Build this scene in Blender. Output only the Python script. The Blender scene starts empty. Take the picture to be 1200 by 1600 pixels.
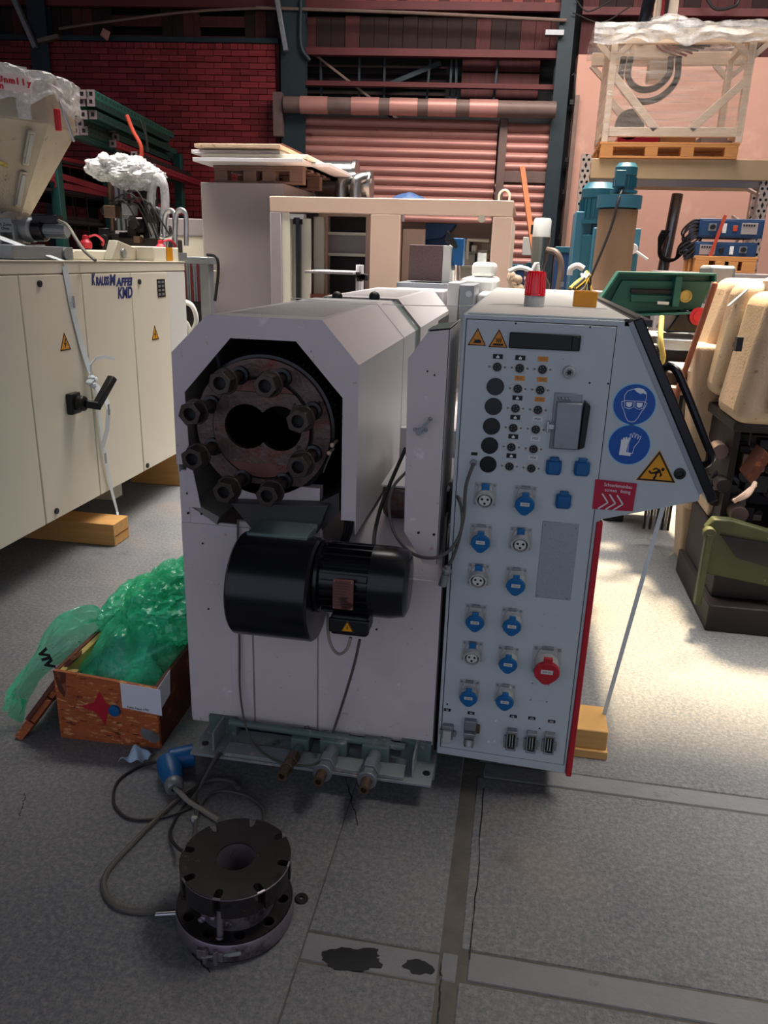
import bpy, math, random
import numpy as np
from mathutils import Vector, Matrix, noise as mn
random.seed(7)
SC=bpy.context.scene; COL=SC.collection
# ---------------- camera ----------------
FPX=1202.;PITCH=math.radians(18.2);YAW=math.radians(9.4);ROLL=math.radians(1.8);CH=1.6
Fv=Vector((-math.sin(YAW)*math.cos(PITCH),math.cos(YAW)*math.cos(PITCH),-math.sin(PITCH)))
R0=Fv.cross(Vector((0,0,1))).normalized();U0=R0.cross(Fv)
Rv=R0*math.cos(ROLL)+U0*math.sin(ROLL);Uv=Rv.cross(Fv)
cam=bpy.data.cameras.new('camera');co=bpy.data.objects.new('camera',cam);COL.objects.link(co)
m3=Matrix((Rv,Uv,-Fv)).transposed();co.matrix_world=Matrix.Translation((0,0,CH))@m3.to_4x4()
cam.sensor_fit='VERTICAL';cam.sensor_height=36;cam.lens=FPX/1600*36;cam.clip_start=.05;cam.clip_end=200
SC.camera=co
# ---------------- light ----------------
SC.view_settings.view_transform='Standard';SC.view_settings.look='None';SC.view_settings.gamma=1
SC.view_settings.use_curve_mapping=False;SC.view_settings.exposure=0.34
w=bpy.data.worlds.new('sky');SC.world=w;w.use_nodes=True
bg=w.node_tree.nodes['Background'];bg.inputs[0].default_value=(.72,.77,.95,1);bg.inputs[1].default_value=.56
sl=bpy.data.lights.new('sun','SUN');so=bpy.data.objects.new('sun',sl);COL.objects.link(so)
sl.energy=15;sl.angle=math.radians(5);sl.color=(1,.78,.48)
so.rotation_euler=Vector((-.08,-.34,-1)).to_track_quat('-Z','Y').to_euler();so.location=(3,5,9)
def area(n,loc,sx,sy,e,c,d=(0,0,-1),sp=80):
    l=bpy.data.lights.new(n,'AREA');l.shape='RECTANGLE';l.size=sx;l.size_y=sy;l.energy=e;l.color=c;l.spread=math.radians(sp)
    o=bpy.data.objects.new(n,l);COL.objects.link(o);o.location=loc
    o.rotation_euler=Vector(d).to_track_quat('-Z','Y').to_euler();return o
area('skylight_and_fill',(-2.2,6.6,6.5),7.5,3.4,450,(1,.93,.86),sp=75)
area('skylight_and_fill',(1.6,9.3,5.9),7,1.2,235,(1,.88,.80),d=(0,.5,-1),sp=140)  # added fill lamp, tilted at the back wall to brighten it
area('skylight_and_fill',(3.0,3.8,6.5),2.2,4.6,170,(1,.92,.82),sp=75)
# ---------------- helpers ----------------
def ray(x,y): return Fv+Rv*((x-600)/FPX)-Uv*((y-800)/FPX)
CC=Vector((0,0,CH))
def Yp(x,y,v): d=ray(x,y);return CC+d*(v/d.y)
def Xp(x,y,v): d=ray(x,y);return CC+d*(v/d.x)
def Zp(x,y,v=0.): d=ray(x,y);return CC+d*((v-CH)/d.z)
def lin(c): return tuple(((u/12.92) if u<=.04045 else ((u+.055)/1.055)**2.4) for u in c)
def H(s): s=s.lstrip('#');return lin([int(s[i:i+2],16)/255 for i in (0,2,4)])
MATS={}
def mat(name,col,rough=.5,metal=0.,var=.1,vs=5.,bump=0.,bs=80.,spots=(),emit=0.,alpha=1.,trans=0.,coat=0.,stretch=(1,1,1),ior=1.45):
    """spots: list of (colour, scale, threshold, softness)"""
    if name in MATS: return MATS[name]
    m=bpy.data.materials.new(name);m.use_nodes=True;nt=m.node_tree;N=nt.nodes;L=nt.links
    b=N['Principled BSDF'];c=H(col) if isinstance(col,str) else col
    tc=N.new('ShaderNodeTexCoord');mp=N.new('ShaderNodeMapping');L.new(tc.outputs['Object'],mp.inputs[0]);mp.inputs['Scale'].default_value=stretch
    def noi(s,d=5,r=.6):
        n=N.new('ShaderNodeTexNoise');n.inputs['Scale'].default_value=s;n.inputs['Detail'].default_value=d;n.inputs['Roughness'].default_value=r
        L.new(mp.outputs[0],n.inputs['Vector']);return n.outputs[0]
    def mix(f,a,bb):
        x=N.new('ShaderNodeMix');x.data_type='RGBA'
        L.new(f,x.inputs[0])
        for i,v in ((6,a),(7,bb)):
            if isinstance(v,tuple): x.inputs[i].default_value=(*v[:3],1)
            else: L.new(v,x.inputs[i])
        return x.outputs[2]
    cur=mix(noi(vs),tuple(max(0,u*(1-2*var)) for u in c),tuple(min(1,u*(1+2*var)) for u in c))
    for (sc,ss,th,so_) in spots:
        r=N.new('ShaderNodeMapRange');r.inputs[1].default_value=th;r.inputs[2].default_value=th+so_
        L.new(noi(ss,6,.65),r.inputs[0]);cur=mix(r.outputs[0],cur,H(sc) if isinstance(sc,str) else sc)
    L.new(cur,b.inputs['Base Color'])
    b.inputs['Roughness'].default_value=rough;b.inputs['Metallic'].default_value=metal
    b.inputs['Alpha'].default_value=alpha;b.inputs['Transmission Weight'].default_value=trans;b.inputs['Coat Weight'].default_value=coat;b.inputs['IOR'].default_value=ior
    if emit: L.new(cur,b.inputs['Emission Color']);b.inputs['Emission Strength'].default_value=emit
    if bump:
        bn=N.new('ShaderNodeBump');bn.inputs['Strength'].default_value=bump;bn.inputs['Distance'].default_value=.01
        L.new(noi(bs,4),bn.inputs['Height']);L.new(bn.outputs[0],b.inputs['Normal'])
    MATS[name]=m;return m
LOC={}
def thing(name,label,cat,loc=(0,0,0),group=None,kind=None):
    o=bpy.data.objects.new(name,None);COL.objects.link(o);o.location=loc;o.empty_display_size=.1
    LOC[o.name]=Vector(loc)
    if label: o['label']=label
    if cat: o['category']=cat
    if group:o['group']=group
    if kind:o['kind']=kind
    return o
def copy_tree(o,parent=None):
    c=o.copy();COL.objects.link(c);c.parent=parent;LOC[c.name]=LOC[o.name]
    for ch in list(o.children): copy_tree(ch,c)
    return c
def cat_rom(p,k=6):
    p=[Vector(q) for q in p]
    if len(p)<3: return p
    q=[p[0]*2-p[1]]+p+[p[-1]*2-p[-2]];out=[]
    for i in range(1,len(q)-2):
        for j in range(k):
            t=j/k;a,b,c,d=q[i-1:i+3]
            out.append(.5*((2*b)+(-a+c)*t+(2*a-5*b+4*c-d)*t*t+(-a+3*b-3*c+d)*t**3))
    return out+[p[-1]]
class B:
    def __init__(s,M=None): s.v=[];s.f=[];s.M=M
    def add(s,v,f):
        n=len(s.v);s.v+=[Vector(p) for p in v];s.f+=[tuple(i+n for i in q) for q in f];return s
    def box(s,x0,x1,y0,y1,z0,z1):
        return s.add([(x0,y0,z0),(x1,y0,z0),(x1,y1,z0),(x0,y1,z0),(x0,y0,z1),(x1,y0,z1),(x1,y1,z1),(x0,y1,z1)],
          [(0,3,2,1),(4,5,6,7),(0,1,5,4),(1,2,6,5),(2,3,7,6),(3,0,4,7)])
    def frame(s,d,up=None):
        d=Vector(d).normalized();u=Vector(up) if up else (Vector((0,0,1)) if abs(d.z)<.9 else Vector((1,0,0)))
        a=d.cross(u).normalized();return d,a,a.cross(d).normalized()
    def bar(s,p0,p1,w,h,up=None):
        p0=Vector(p0);p1=Vector(p1);d,a,b=s.frame(p1-p0,up);a=a*w/2;b=b*h/2
        return s.add([p0-a-b,p0+a-b,p0+a+b,p0-a+b,p1-a-b,p1+a-b,p1+a+b,p1-a+b],[(0,1,2,3),(7,6,5,4),(0,4,5,1),(1,5,6,2),(2,6,7,3),(3,7,4,0)])
    def cyl(s,p0,p1,r0,r1=None,n=20,caps=True,rot=0):
        p0=Vector(p0);p1=Vector(p1);r1=r0 if r1 is None else r1;d,a,b=s.frame(p1-p0);v=[]
        for p,r in ((p0,r0),(p1,r1)):
            for i in range(n):
                t=2*math.pi*i/n+rot;v.append(p+a*math.cos(t)*r+b*math.sin(t)*r)
        f=[(i,i+n,(i+1)%n+n,(i+1)%n) for i in range(n)]
        if caps: f+=[tuple(range(n)),tuple(range(2*n-1,n-1,-1))]
        return s.add(v,f)
    def lathe(s,c,ax,prof,n=32,up=None,cap=(False,False)):
        """prof list of (r,h) along axis"""
        c=Vector(c);d,a,b=s.frame(ax,up);v=[];f=[]
        for r,h in prof:
            for i in range(n):
                t=2*math.pi*i/n;v.append(c+d*h+a*math.cos(t)*r+b*math.sin(t)*r)
        for k in range(len(prof)-1):
            for i in range(n):
                j=(i+1)%n;f.append((k*n+i,k*n+n+i,k*n+n+j,k*n+j))
        if cap[0]: f.append(tuple(range(n)))
        if cap[1]: f.append(tuple(range(len(prof)*n-1,(len(prof)-1)*n-1,-1)))
        return s.add(v,f)
    def tube(s,pts,r,n=8,k=6,caps=True):
        p=cat_rom(pts,k);v=[];f=[];u=None
        for i,q in enumerate(p):
            t=(p[min(i+1,len(p)-1)]-p[max(i-1,0)]).normalized()
            if u is None: u=t.cross(Vector((0,0,1)) if abs(t.z)<.9 else Vector((1,0,0))).normalized()
            else: u=(u-t*u.dot(t)).normalized()
            w=t.cross(u);rr=r(i/(len(p)-1)) if callable(r) else r
            for j in range(n):
                a=2*math.pi*j/n;v.append(q+u*math.cos(a)*rr+w*math.sin(a)*rr)
        for i in range(len(p)-1):
            for j in range(n): f.append((i*n+j,i*n+(j+1)%n,i*n+n+(j+1)%n,i*n+n+j))
        if caps: f+=[tuple(range(n-1,-1,-1)),tuple(range((len(p)-1)*n,len(p)*n))]
        return s.add(v,f)
    def prism(s,poly,ax,a,b):
        """poly in the other two axes order: x->(y,z) y->(x,z) z->(x,y)"""
        def P(q,h): return {'x':(h,q[0],q[1]),'y':(q[0],h,q[1]),'z':(q[0],q[1],h)}[ax]
        n=len(poly);ar=sum(poly[i][0]*poly[(i+1)%n][1]-poly[(i+1)%n][0]*poly[i][1] for i in range(n))
        pl=list(poly) if (ar>0)!=(ax=='y') else list(poly)[::-1]
        v=[P(q,a) for q in pl]+[P(q,b) for q in pl]
        f=[tuple(range(n-1,-1,-1)),tuple(range(n,2*n))]+[(i,(i+1)%n,(i+1)%n+n,i+n) for i in range(n)]
        return s.add(v,f)
    def annulus(s,outer,inner,ax,a,b):
        """two polys of the same length; ring solid"""
        def P(q,h): return {'x':(h,q[0],q[1]),'y':(q[0],h,q[1]),'z':(q[0],q[1],h)}[ax]
        n=len(outer);v=[P(q,a) for q in outer]+[P(q,a) for q in inner]+[P(q,b) for q in outer]+[P(q,b) for q in inner];f=[]
        for i in range(n):
            j=(i+1)%n
            f+=[(i,j,n+j,n+i),(2*n+j,2*n+i,3*n+i,3*n+j),(j,i,2*n+i,2*n+j),(n+i,n+j,3*n+j,3*n+i)]
        return s.add(v,f)
    def sph(s,c,r,nu=12,nv=8,sc=(1,1,1)):
        c=Vector(c);v=[];f=[]
        for i in range(1,nv):
            for j in range(nu):
                p=math.pi*i/nv;t=2*math.pi*j/nu
                v.append(c+Vector((math.sin(p)*math.cos(t)*sc[0],math.sin(p)*math.sin(t)*sc[1],math.cos(p)*sc[2]))*r)
        v+=[c+Vector((0,0,r*sc[2])),c-Vector((0,0,r*sc[2]))];T=len(v)-2
        for i in range(nv-2):
            for j in range(nu): f.append((i*nu+j,i*nu+nu+j,i*nu+nu+(j+1)%nu,i*nu+(j+1)%nu))
        for j in range(nu): f+=[(T,j,(j+1)%nu),(T+1,(nv-2)*nu+(j+1)%nu,(nv-2)*nu+j)]
        return s.add(v,f)
    def grid(s,fn,nu,nv):
        v=[fn(i/nu,j/nv) for j in range(nv+1) for i in range(nu+1)];w=nu+1
        return s.add(v,[(j*w+i,j*w+i+1,j*w+w+i+1,j*w+w+i) for j in range(nv) for i in range(nu)])
    def build(s,name,m,parent=None,bevel=0,ang=35,label=None,cat=None,group=None,kind=None,flat=False,seg=2,solid=0,fix=True):
        vs=[s.M@p for p in s.v] if s.M else s.v
        if parent is not None: off=LOC[parent.name]
        elif kind=='structure': off=Vector((0,0,0))
        else:
            xs=[p.x for p in vs];ys=[p.y for p in vs];off=Vector(((min(xs)+max(xs))/2,(min(ys)+max(ys))/2,min(p.z for p in vs)))
        me=bpy.data.meshes.new(name);me.from_pydata([p-off for p in vs],[],s.f)
        if fix:
            import bmesh
            bm=bmesh.new();bm.from_mesh(me);bmesh.ops.recalc_face_normals(bm,faces=bm.faces);bm.to_mesh(me);bm.free()
        if not flat:
            me.shade_smooth();me.set_sharp_from_angle(angle=math.radians(ang))
        if m: me.materials.append(m)
        o=bpy.data.objects.new(name,me);COL.objects.link(o);LOC[o.name]=off
        if parent is not None: o.parent=parent
        else: o.location=off
        if bevel:
            d=o.modifiers.new('bevel','BEVEL');d.width=bevel;d.segments=seg;d.limit_method='ANGLE';d.angle_limit=math.radians(40);d.harden_normals=False
        if solid:
            d=o.modifiers.new('solid','SOLIDIFY');d.thickness=solid
        if label:o['label']=label
        if cat:o['category']=cat
        if group:o['group']=group
        if kind:o['kind']=kind
        return o
FT={}
def text(s,name,m,parent,origin,right,up,size,align='CENTER',ext=.0006,shear=0,bold=0,sx=1.,label=None,space=1.):
    """flat raised lettering: origin = centre-bottom, right / up world vectors"""
    cu=bpy.data.curves.new('t','FONT');cu.body=s;cu.size=size;cu.align_x=align;cu.align_y='CENTER';cu.extrude=ext;cu.shear=shear;cu.offset=bold;cu.space_character=space;cu.resolution_u=3
    t=bpy.data.objects.new('t',cu);COL.objects.link(t);bpy.context.view_layer.update()
    me=bpy.data.meshes.new_from_object(t.evaluated_get(bpy.context.evaluated_depsgraph_get()))
    bpy.data.objects.remove(t);bpy.data.curves.remove(cu)
    r=Vector(right).normalized();u=Vector(up).normalized();n=r.cross(u);o0=Vector(origin)
    b=B();b.add([o0+r*v.co.x*sx+u*v.co.y+n*v.co.z for v in me.vertices],[tuple(p.vertices) for p in me.polygons])
    bpy.data.meshes.remove(me)
    return b.build(name,m,parent,label=label,flat=True)
def circ(c,r,n=24,a0=0): return [(c[0]+r*math.cos(a0+2*math.pi*i/n),c[1]+r*math.sin(a0+2*math.pi*i/n)) for i in range(n)]
WA=math.atan(.1)
WM=Matrix.Translation((0,12,0))@Matrix.Rotation(WA,4,'Z')
WI=WM.inverted()
def Wp(x,y,off=0.):
    """pixel -> wall-local (u, v, z) on the plane 'off' metres in front of the back wall"""
    o=WI@CC;d=WI.to_3x3()@ray(x,y);t=(-off-o.y)/d.y;return o+d*t
# ---------------- materials ----------------
m_front=mat('grey_paint_pink_bounce','#cfc5c8',.45,var=.04,vs=3,bump=.05,bs=200,spots=[('#c79c8c',26,.66,.03),('#e2dadd',11,.66,.05),('#8b8488',38,.69,.03),('#b5aeb2',2.2,.56,.3)])  # pink of bounced red light is mixed into the grey paint
m_hood=mat('hood_paint','#c9c6c8',.38,var=.04,vs=4,spots=[('#6e6668',45,.70,.02),('#a8a39f',5,.6,.2)],stretch=(1,1,.35))
m_cab=mat('cabinet_paint','#b8c3c6',.42,var=.03,vs=3,spots=[('#82888c',42,.71,.02)])
m_dark=mat('black_painted_steel','#111318',.24,var=.2,spots=[('#3a3c40',30,.68,.05)])
m_blk=mat('black_plastic','#101113',.45,var=.1)
m_lin=mat('hood_lining_grey','#807b73',.45,var=.12,vs=4)
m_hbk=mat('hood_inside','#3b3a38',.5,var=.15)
m_steel=mat('oily_steel','#66544f',.38,metal=.6,var=.25,vs=9,bump=.2,bs=60,spots=[('#6b3a30',12,.55,.12),('#1b1a1c',16,.62,.06)])
m_steelr=mat('rust_red_steel','#7d524c',.42,metal=.5,var=.2,vs=10,spots=[('#4c2a28',20,.55,.08),('#94736b',30,.63,.05)])
m_nut=mat('dark_nut_steel','#4b423e',.38,metal=.7,var=.3,vs=20)
m_bore=mat('bore_black','#040405',.5)
m_chr=mat('bright_steel','#b9bbbd',.3,metal=.9,var=.1)
m_zinc=mat('zinc_steel','#8e9398',.45,metal=.6,var=.1,vs=12)
m_brass=mat('brass_fitting','#6e5a48',.45,metal=.7,var=.25,vs=25)
m_bluep=mat('blue_socket_plastic','#0a64a0',.4,var=.06)
m_blued=mat('dark_blue_plastic','#0b5a93',.4,var=.06)
m_sock=mat('socket_grey_plastic','#b4b6b4',.45,var=.04)
m_sface=mat('socket_face','#d4d4cf',.45,var=.03)
m_red=mat('red_paint','#b3182b',.45,var=.06)
m_redp=mat('red_socket_plastic','#b81f30',.4,var=.05)
m_beac=mat('red_lamp_plastic','#ee1524',.15,var=.04,coat=.6)
m_amb=mat('amber_plastic','#d08a12',.3,var=.08)
m_org=mat('orange_plate','#d58a2c',.5,var=.08,spots=[('#a4641c',90,.6,.05)])
m_whl=mat('white_plate','#d8d8d8',.5,var=.03)
m_wht=mat('white_print','#e6eaee',.5,var=.02)
m_blt=mat('black_print','#0d0e10',.5,var=.02)
m_bls=mat('sign_blue','#0452a8',.4,var=.03)
m_lbl=mat('pale_blue_edge','#7ec4ea',.4,var=.02)
m_yel=mat('sign_yellow','#e39b0a',.4,var=.05)
m_rdl=mat('label_red','#b31538',.45,var=.05)
m_base=mat('base_green_grey','#5b6f6e',.5,var=.12,spots=[('#a8a4a4',14,.6,.08),('#2a3133',9,.62,.08)])
m_baseg=mat('base_grey_worn','#8b9193',.5,var=.1,spots=[('#b9a6a8',20,.6,.05),('#333c40',8,.6,.1)])
m_wood=mat('pale_timber','#c79a5c',.65,var=.14,vs=3,stretch=(2,2,18),bump=.1,bs=30,spots=[('#8a5f33',4,.68,.1)])
m_woodx=mat('pale_timber_long','#cf9d5c',.65,var=.14,vs=3,stretch=(1,14,14),spots=[('#9a6a38',3,.66,.1)])
m_pal=mat('pallet_wood','#c98a50',.65,var=.14,vs=4,stretch=(1,10,10))
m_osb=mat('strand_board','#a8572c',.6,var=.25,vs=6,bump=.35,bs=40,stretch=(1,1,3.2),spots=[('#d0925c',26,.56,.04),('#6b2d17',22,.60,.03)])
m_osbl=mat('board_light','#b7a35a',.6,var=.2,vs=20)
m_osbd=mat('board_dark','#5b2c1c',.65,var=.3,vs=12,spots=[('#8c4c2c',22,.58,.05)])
m_plat=mat('aluminium_plate','#9aa2aa',.42,metal=.3,var=.05,vs=60,bump=.25,bs=160)
m_cable=mat('grey_cable','#55524e',.55,var=.15)
m_cabled=mat('dark_cable','#211f20',.5,var=.15)
m_cablel=mat('pale_cable','#8a867c',.55,var=.1)
m_cream=mat('cream_paint','#e0dac6',.45,var=.025,vs=2,spots=[('#a7a288',3,.72,.12)])
m_creamd=mat('cream_edge','#aca594',.5,var=.05)
m_beige=mat('beige_paint','#c9ac98',.45,var=.04,vs=2)
m_beigew=mat('beige_worn_paint','#bfa58c',.5,var=.12,vs=5,bump=.3,bs=90,spots=[('#8e6f55',18,.62,.06),('#d3bd96',4,.52,.25),('#7b6350',3,.66,.1)])
m_hop=mat('hopper_metal','#a79f90',.5,metal=.35,var=.1,vs=12,bump=.25,bs=90,spots=[('#7c7162',14,.62,.08)])
m_gcab=mat('grey_cabinet_paint','#9a9192',.5,var=.06,vs=1.5)
m_conc=None
m_brick=mat('red_painted_brick','#721d22',.6,var=.16,vs=6,bump=.3,bs=50,spots=[('#5f1218',5,.62,.1)])
m_brickb=mat('red_brick_bright','#85282c',.6,var=.15,vs=6,bump=.3,bs=50)
m_mort=mat('red_mortar','#4d1114',.8,var=.2)
m_plank=mat('stained_plank','#441b1b',.75,var=.3,vs=3,stretch=(6,6,.8),spots=[('#6e2f2a',4,.6,.12),('#2a1216',3,.6,.15)])
m_plankd=mat('dark_plank','#22100f',.8,var=.3,vs=3,stretch=(6,6,.8))
m_plankl=mat('pink_plank','#7d3a34',.7,var=.25,vs=3,stretch=(6,6,.8),spots=[('#a8655a',5,.62,.1)])
m_col=mat('teal_steel_column','#1a2b33',.6,var=.2,vs=3)
m_beamr=mat('red_steel_beam','#551f22',.6,var=.2,vs=3)
m_shut=mat('shutter_slat','#b5837a',.42,metal=.25,var=.12,vs=1.2,spots=[('#7e5048',3,.62,.12)])
m_shutf=mat('shutter_frame','#6a5752',.5,var=.2)
m_pink=mat('pinkish_plaster','#b98f80',.8,var=.07,vs=.9,spots=[('#cfa896',1.6,.55,.25),('#9b7468',3,.68,.1)],bump=.1,bs=30)
m_void=mat('black_void','#0a0d12',.8)
m_pipe=mat('dull_pipe','#75635a',.5,metal=.3,var=.2)
m_duct=mat('duct_steel','#8d8f8e',.25,metal=.9,var=.15,vs=6)
m_rackg=mat('green_rack_paint','#0e3d38',.5,var=.2,vs=8)
m_rackb=mat('rack_grey_end','#77696a',.6,var=.15)
m_rackr=mat('dark_red_beam','#7d1c28',.5,var=.15)
m_upr=mat('galvanised_upright','#b9aaa0',.45,metal=.2,var=.08)
m_rbeam=mat('beige_rack_beam','#b89c78',.5,var=.08,vs=3)
m_teal=mat('teal_machine_paint','#1a594f',.45,var=.12,vs=4,spots=[('#8aa79a',28,.7,.03),('#14483f',4,.6,.2)])
m_blue=mat('steel_blue_paint','#2d5f74',.45,var=.08,vs=3)
m_bluem=mat('motor_blue_paint','#1e5364',.4,var=.1)
m_navy=mat('navy_paint','#1c3c66',.45,var=.08)
m_rusty=mat('weathered_cylinder','#8a6f58',.55,metal=.2,var=.2,vs=4,stretch=(1,1,.4),spots=[('#59453a',5,.6,.15)])
m_broom=mat('worn_broom_wood','#8a4e38',.6,var=.25,vs=8,stretch=(8,8,1))
m_oldg=mat('olive_green_paint','#474b2c',.55,var=.15,vs=6,spots=[('#9a9460',15,.64,.06)])
m_grim=mat('grimy_dark_metal','#241a1a',.6,var=.4,vs=6)
m_strap=mat('white_strap','#cfd8dc',.4,var=.05)
m_paper=mat('paper','#dcdfe8',.6,var=.02)
m_grn2=mat('grey_radiator_core','#6a5654',.7,var=.3,vs=90)
m_white=mat('white_enamel','#d9d9d4',.4,var=.03)
m_trayw=mat('orange_strap','#b8442e',.5)
def film(name,col,fac,rough=.12,extra=(1,1,1),ns=6,st=(1,1,1)):
    m=bpy.data.materials.new(name);m.use_nodes=True;nt=m.node_tree;N=nt.nodes;L=nt.links
    for n in list(N):
        if n.type!='OUTPUT_MATERIAL': N.remove(n)
    out=[n for n in N if n.type=='OUTPUT_MATERIAL'][0]
    t=N.new('ShaderNodeBsdfTransparent');t.inputs[0].default_value=(*extra,1)
    p=N.new('ShaderNodeBsdfPrincipled');p.inputs['Base Color'].default_value=(*H(col),1);p.inputs['Roughness'].default_value=rough
    p.inputs['Specular IOR Level'].default_value=.8
    tc=N.new('ShaderNodeTexCoord');no=N.new('ShaderNodeTexNoise');no.inputs['Scale'].default_value=ns;no.inputs['Detail'].default_value=6
    mp=N.new('ShaderNodeMapping');mp.inputs['Scale'].default_value=st;L.new(tc.outputs['Object'],mp.inputs[0]);L.new(mp.outputs[0],no.inputs[0]);r=N.new('ShaderNodeMapRange');r.inputs[1].default_value=.35;r.inputs[2].default_value=.7
    r.inputs[3].default_value=fac[0];r.inputs[4].default_value=fac[1];L.new(no.outputs[0],r.inputs[0])
    bn=N.new('ShaderNodeBump');bn.inputs['Strength'].default_value=.5;bn.inputs['Distance'].default_value=.02
    n2=N.new('ShaderNodeTexNoise');n2.inputs['Scale'].default_value=ns*5;n2.inputs['Distortion'].default_value=1.2;L.new(mp.outputs[0],n2.inputs[0])
    L.new(n2.outputs[0],bn.inputs['Height']);L.new(bn.outputs[0],p.inputs['Normal'])
    mx=N.new('ShaderNodeMixShader');L.new(r.outputs[0],mx.inputs[0]);L.new(t.outputs[0],mx.inputs[1]);L.new(p.outputs[0],mx.inputs[2]);L.new(mx.outputs[0],out.inputs[0])
    MATS[name]=m;return m
m_green=film('green_film','#48dcaa',(.35,.75),.15,(.55,1,.82),5)
m_clear=film('clear_wrap','#d8d8d8',(.25,.7),.15,(.95,.95,.95),9)
m_frost=film('clear_bag','#e2e2e2',(.45,.9),.15,(.95,.95,.95),20)
m_wrap=film('stretch_wrap','#d6c8bb',(.04,.42),.2,(.96,.94,.92),3,(.6,.6,9))
def concrete():
    m=bpy.data.materials.new('rough_concrete');m.use_nodes=True;nt=m.node_tree;N=nt.nodes;L=nt.links;b=N['Principled BSDF']
    tc=N.new('ShaderNodeTexCoord')
    def noi(s,d=6,r=.65,dist=0):
        n=N.new('ShaderNodeTexNoise');n.inputs['Scale'].default_value=s;n.inputs['Detail'].default_value=d;n.inputs['Roughness'].default_value=r;n.inputs['Distortion'].default_value=dist
        L.new(tc.outputs['Object'],n.inputs[0]);return n.outputs[0]
    def mr(f,a,bb,c,d):
        r=N.new('ShaderNodeMapRange');L.new(f,r.inputs[0])
        for i,v in enumerate((a,bb,c,d)): r.inputs[i+1].default_value=v
        return r.outputs[0]
    def mix(f,a,bb,bt='MIX'):
        x=N.new('ShaderNodeMix');x.data_type='RGBA';x.blend_type=bt;L.new(f,x.inputs[0])
        for i,v in ((6,a),(7,bb)):
            if isinstance(v,tuple): x.inputs[i].default_value=(*v,1)
            else: L.new(v,x.inputs[i])
        return x.outputs[2]
    c=mix(mr(noi(1.1),.3,.7,0,1),H('#595e66'),H('#76777a'))
    c=mix(mr(noi(70,5,.75),.42,.75,0,.8),c,H('#9b9995'))
    c=mix(mr(noi(150,2,.5),.58,.70,0,.5),c,H('#3f4044'))
    c=mix(mr(noi(2.3,6,.7,1.5),.60,.72,0,.5),c,H('#4c4a4a'))
    c=mix(mr(noi(.8,4,.6),.55,.75,0,.35),c,H('#b59a7c'))
    L.new(c,b.inputs['Base Color']);b.inputs['Roughness'].default_value=.82
    bn=N.new('ShaderNodeBump');bn.inputs['Strength'].default_value=.8;bn.inputs['Distance'].default_value=.006
    a=N.new('ShaderNodeMath');a.operation='ADD';L.new(noi(60,8,.8),a.inputs[0]);L.new(noi(9,5,.6),a.inputs[1]);L.new(a.outputs[0],bn.inputs['Height']);L.new(bn.outputs[0],b.inputs['Normal'])
    MATS['concrete']=m;return m
m_conc=concrete()
m_concs=mat('smooth_concrete_strip','#737477',.8,var=.1,vs=6,bump=.4,bs=60,spots=[('#5c5a58',6,.6,.1)])
m_joint=mat('joint_filler','#59554f',.9,var=.25,vs=10,bump=.5,bs=40)
m_oil=mat('oil_stain','#1d1d20',.35,var=.2)
# ---------------- floor ----------------
fl=thing('floor','',None,kind='structure')
del fl['kind'];fl['kind']='structure'
B().box(-13,9,-4,14,-.12,-.003).build('joint_bed',m_joint,fl)
def slab(x0,x1,y0,y1,m,n='slab',z=0.):
    b=B();b.box(x0,x1,y0,y1,-.05,z);b.build(n,m,fl,bevel=.004,seg=1)
slab(-13,-.4008,-4,14,m_conc);slab(-.4,-.068,-4,1.365,m_conc);slab(-.4,-.068,1.455,14,m_conc);slab(-.4,-.068,1.369,1.451,m_concs,'strip')
slab(-.02,9,-4,1.385,m_conc);slab(-.02,9,1.475,2.15,m_conc);slab(-.02,9,2.235,14,m_conc)
slab(.0,9,1.389,1.471,m_concs,'strip',.001);slab(.0,9,2.154,2.231,m_concs,'strip',.001)
slab(-.064,-.024,1.38,1.46,m_concs,'strip')
def blob(c,rx,ry,n,jit,seed,rot=0):
    r=random.Random(seed);o=[]
    n=n*2
    for i in range(n):
        t=2*math.pi*i/n;k=1+jit*1.6*mn.noise(Vector((math.cos(t)*1.6+seed,math.sin(t)*1.6,seed*3.1)))+jit*.7*mn.noise(Vector((math.cos(t)*5,math.sin(t)*5+seed,1)));x=math.cos(t)*rx*k;y=math.sin(t)*ry*k
        o.append((c[0]+x*math.cos(rot)-y*math.sin(rot),c[1]+x*math.sin(rot)+y*math.cos(rot)))
    return o
p=Zp(555,1498);B().prism(blob((p.x,p.y),.07,.035,22,.28,3,.1),'z',0.0002,.0012).build('stain',m_oil,fl)
p=Zp(655,1512);B().prism(blob((p.x,p.y),.035,.02,16,.3,5,.1),'z',0.0002,.0012).build('stain',m_oil,fl)
rc=random.Random(4)
for (x0,y0,x1,y1) in ((757,1232,735,1500),(690,1505,684,1600),(540,1215,560,1290),(300,1490,330,1520),(1010,840,1040,870),(40,1240,30,1275)):
    p=[Zp(x0+(x1-x0)*t/14+rc.uniform(-2,2),y0+(y1-y0)*t/14) for t in range(15)];b=B()
    for k in range(14): b.bar(p[k]+Vector((0,0,.0006)),p[k+1]+Vector((0,0,.0006)),rc.uniform(.0015,.004),.0008,up=(0,0,1))
    b.build('crack',m_oil,fl,flat=True)
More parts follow.
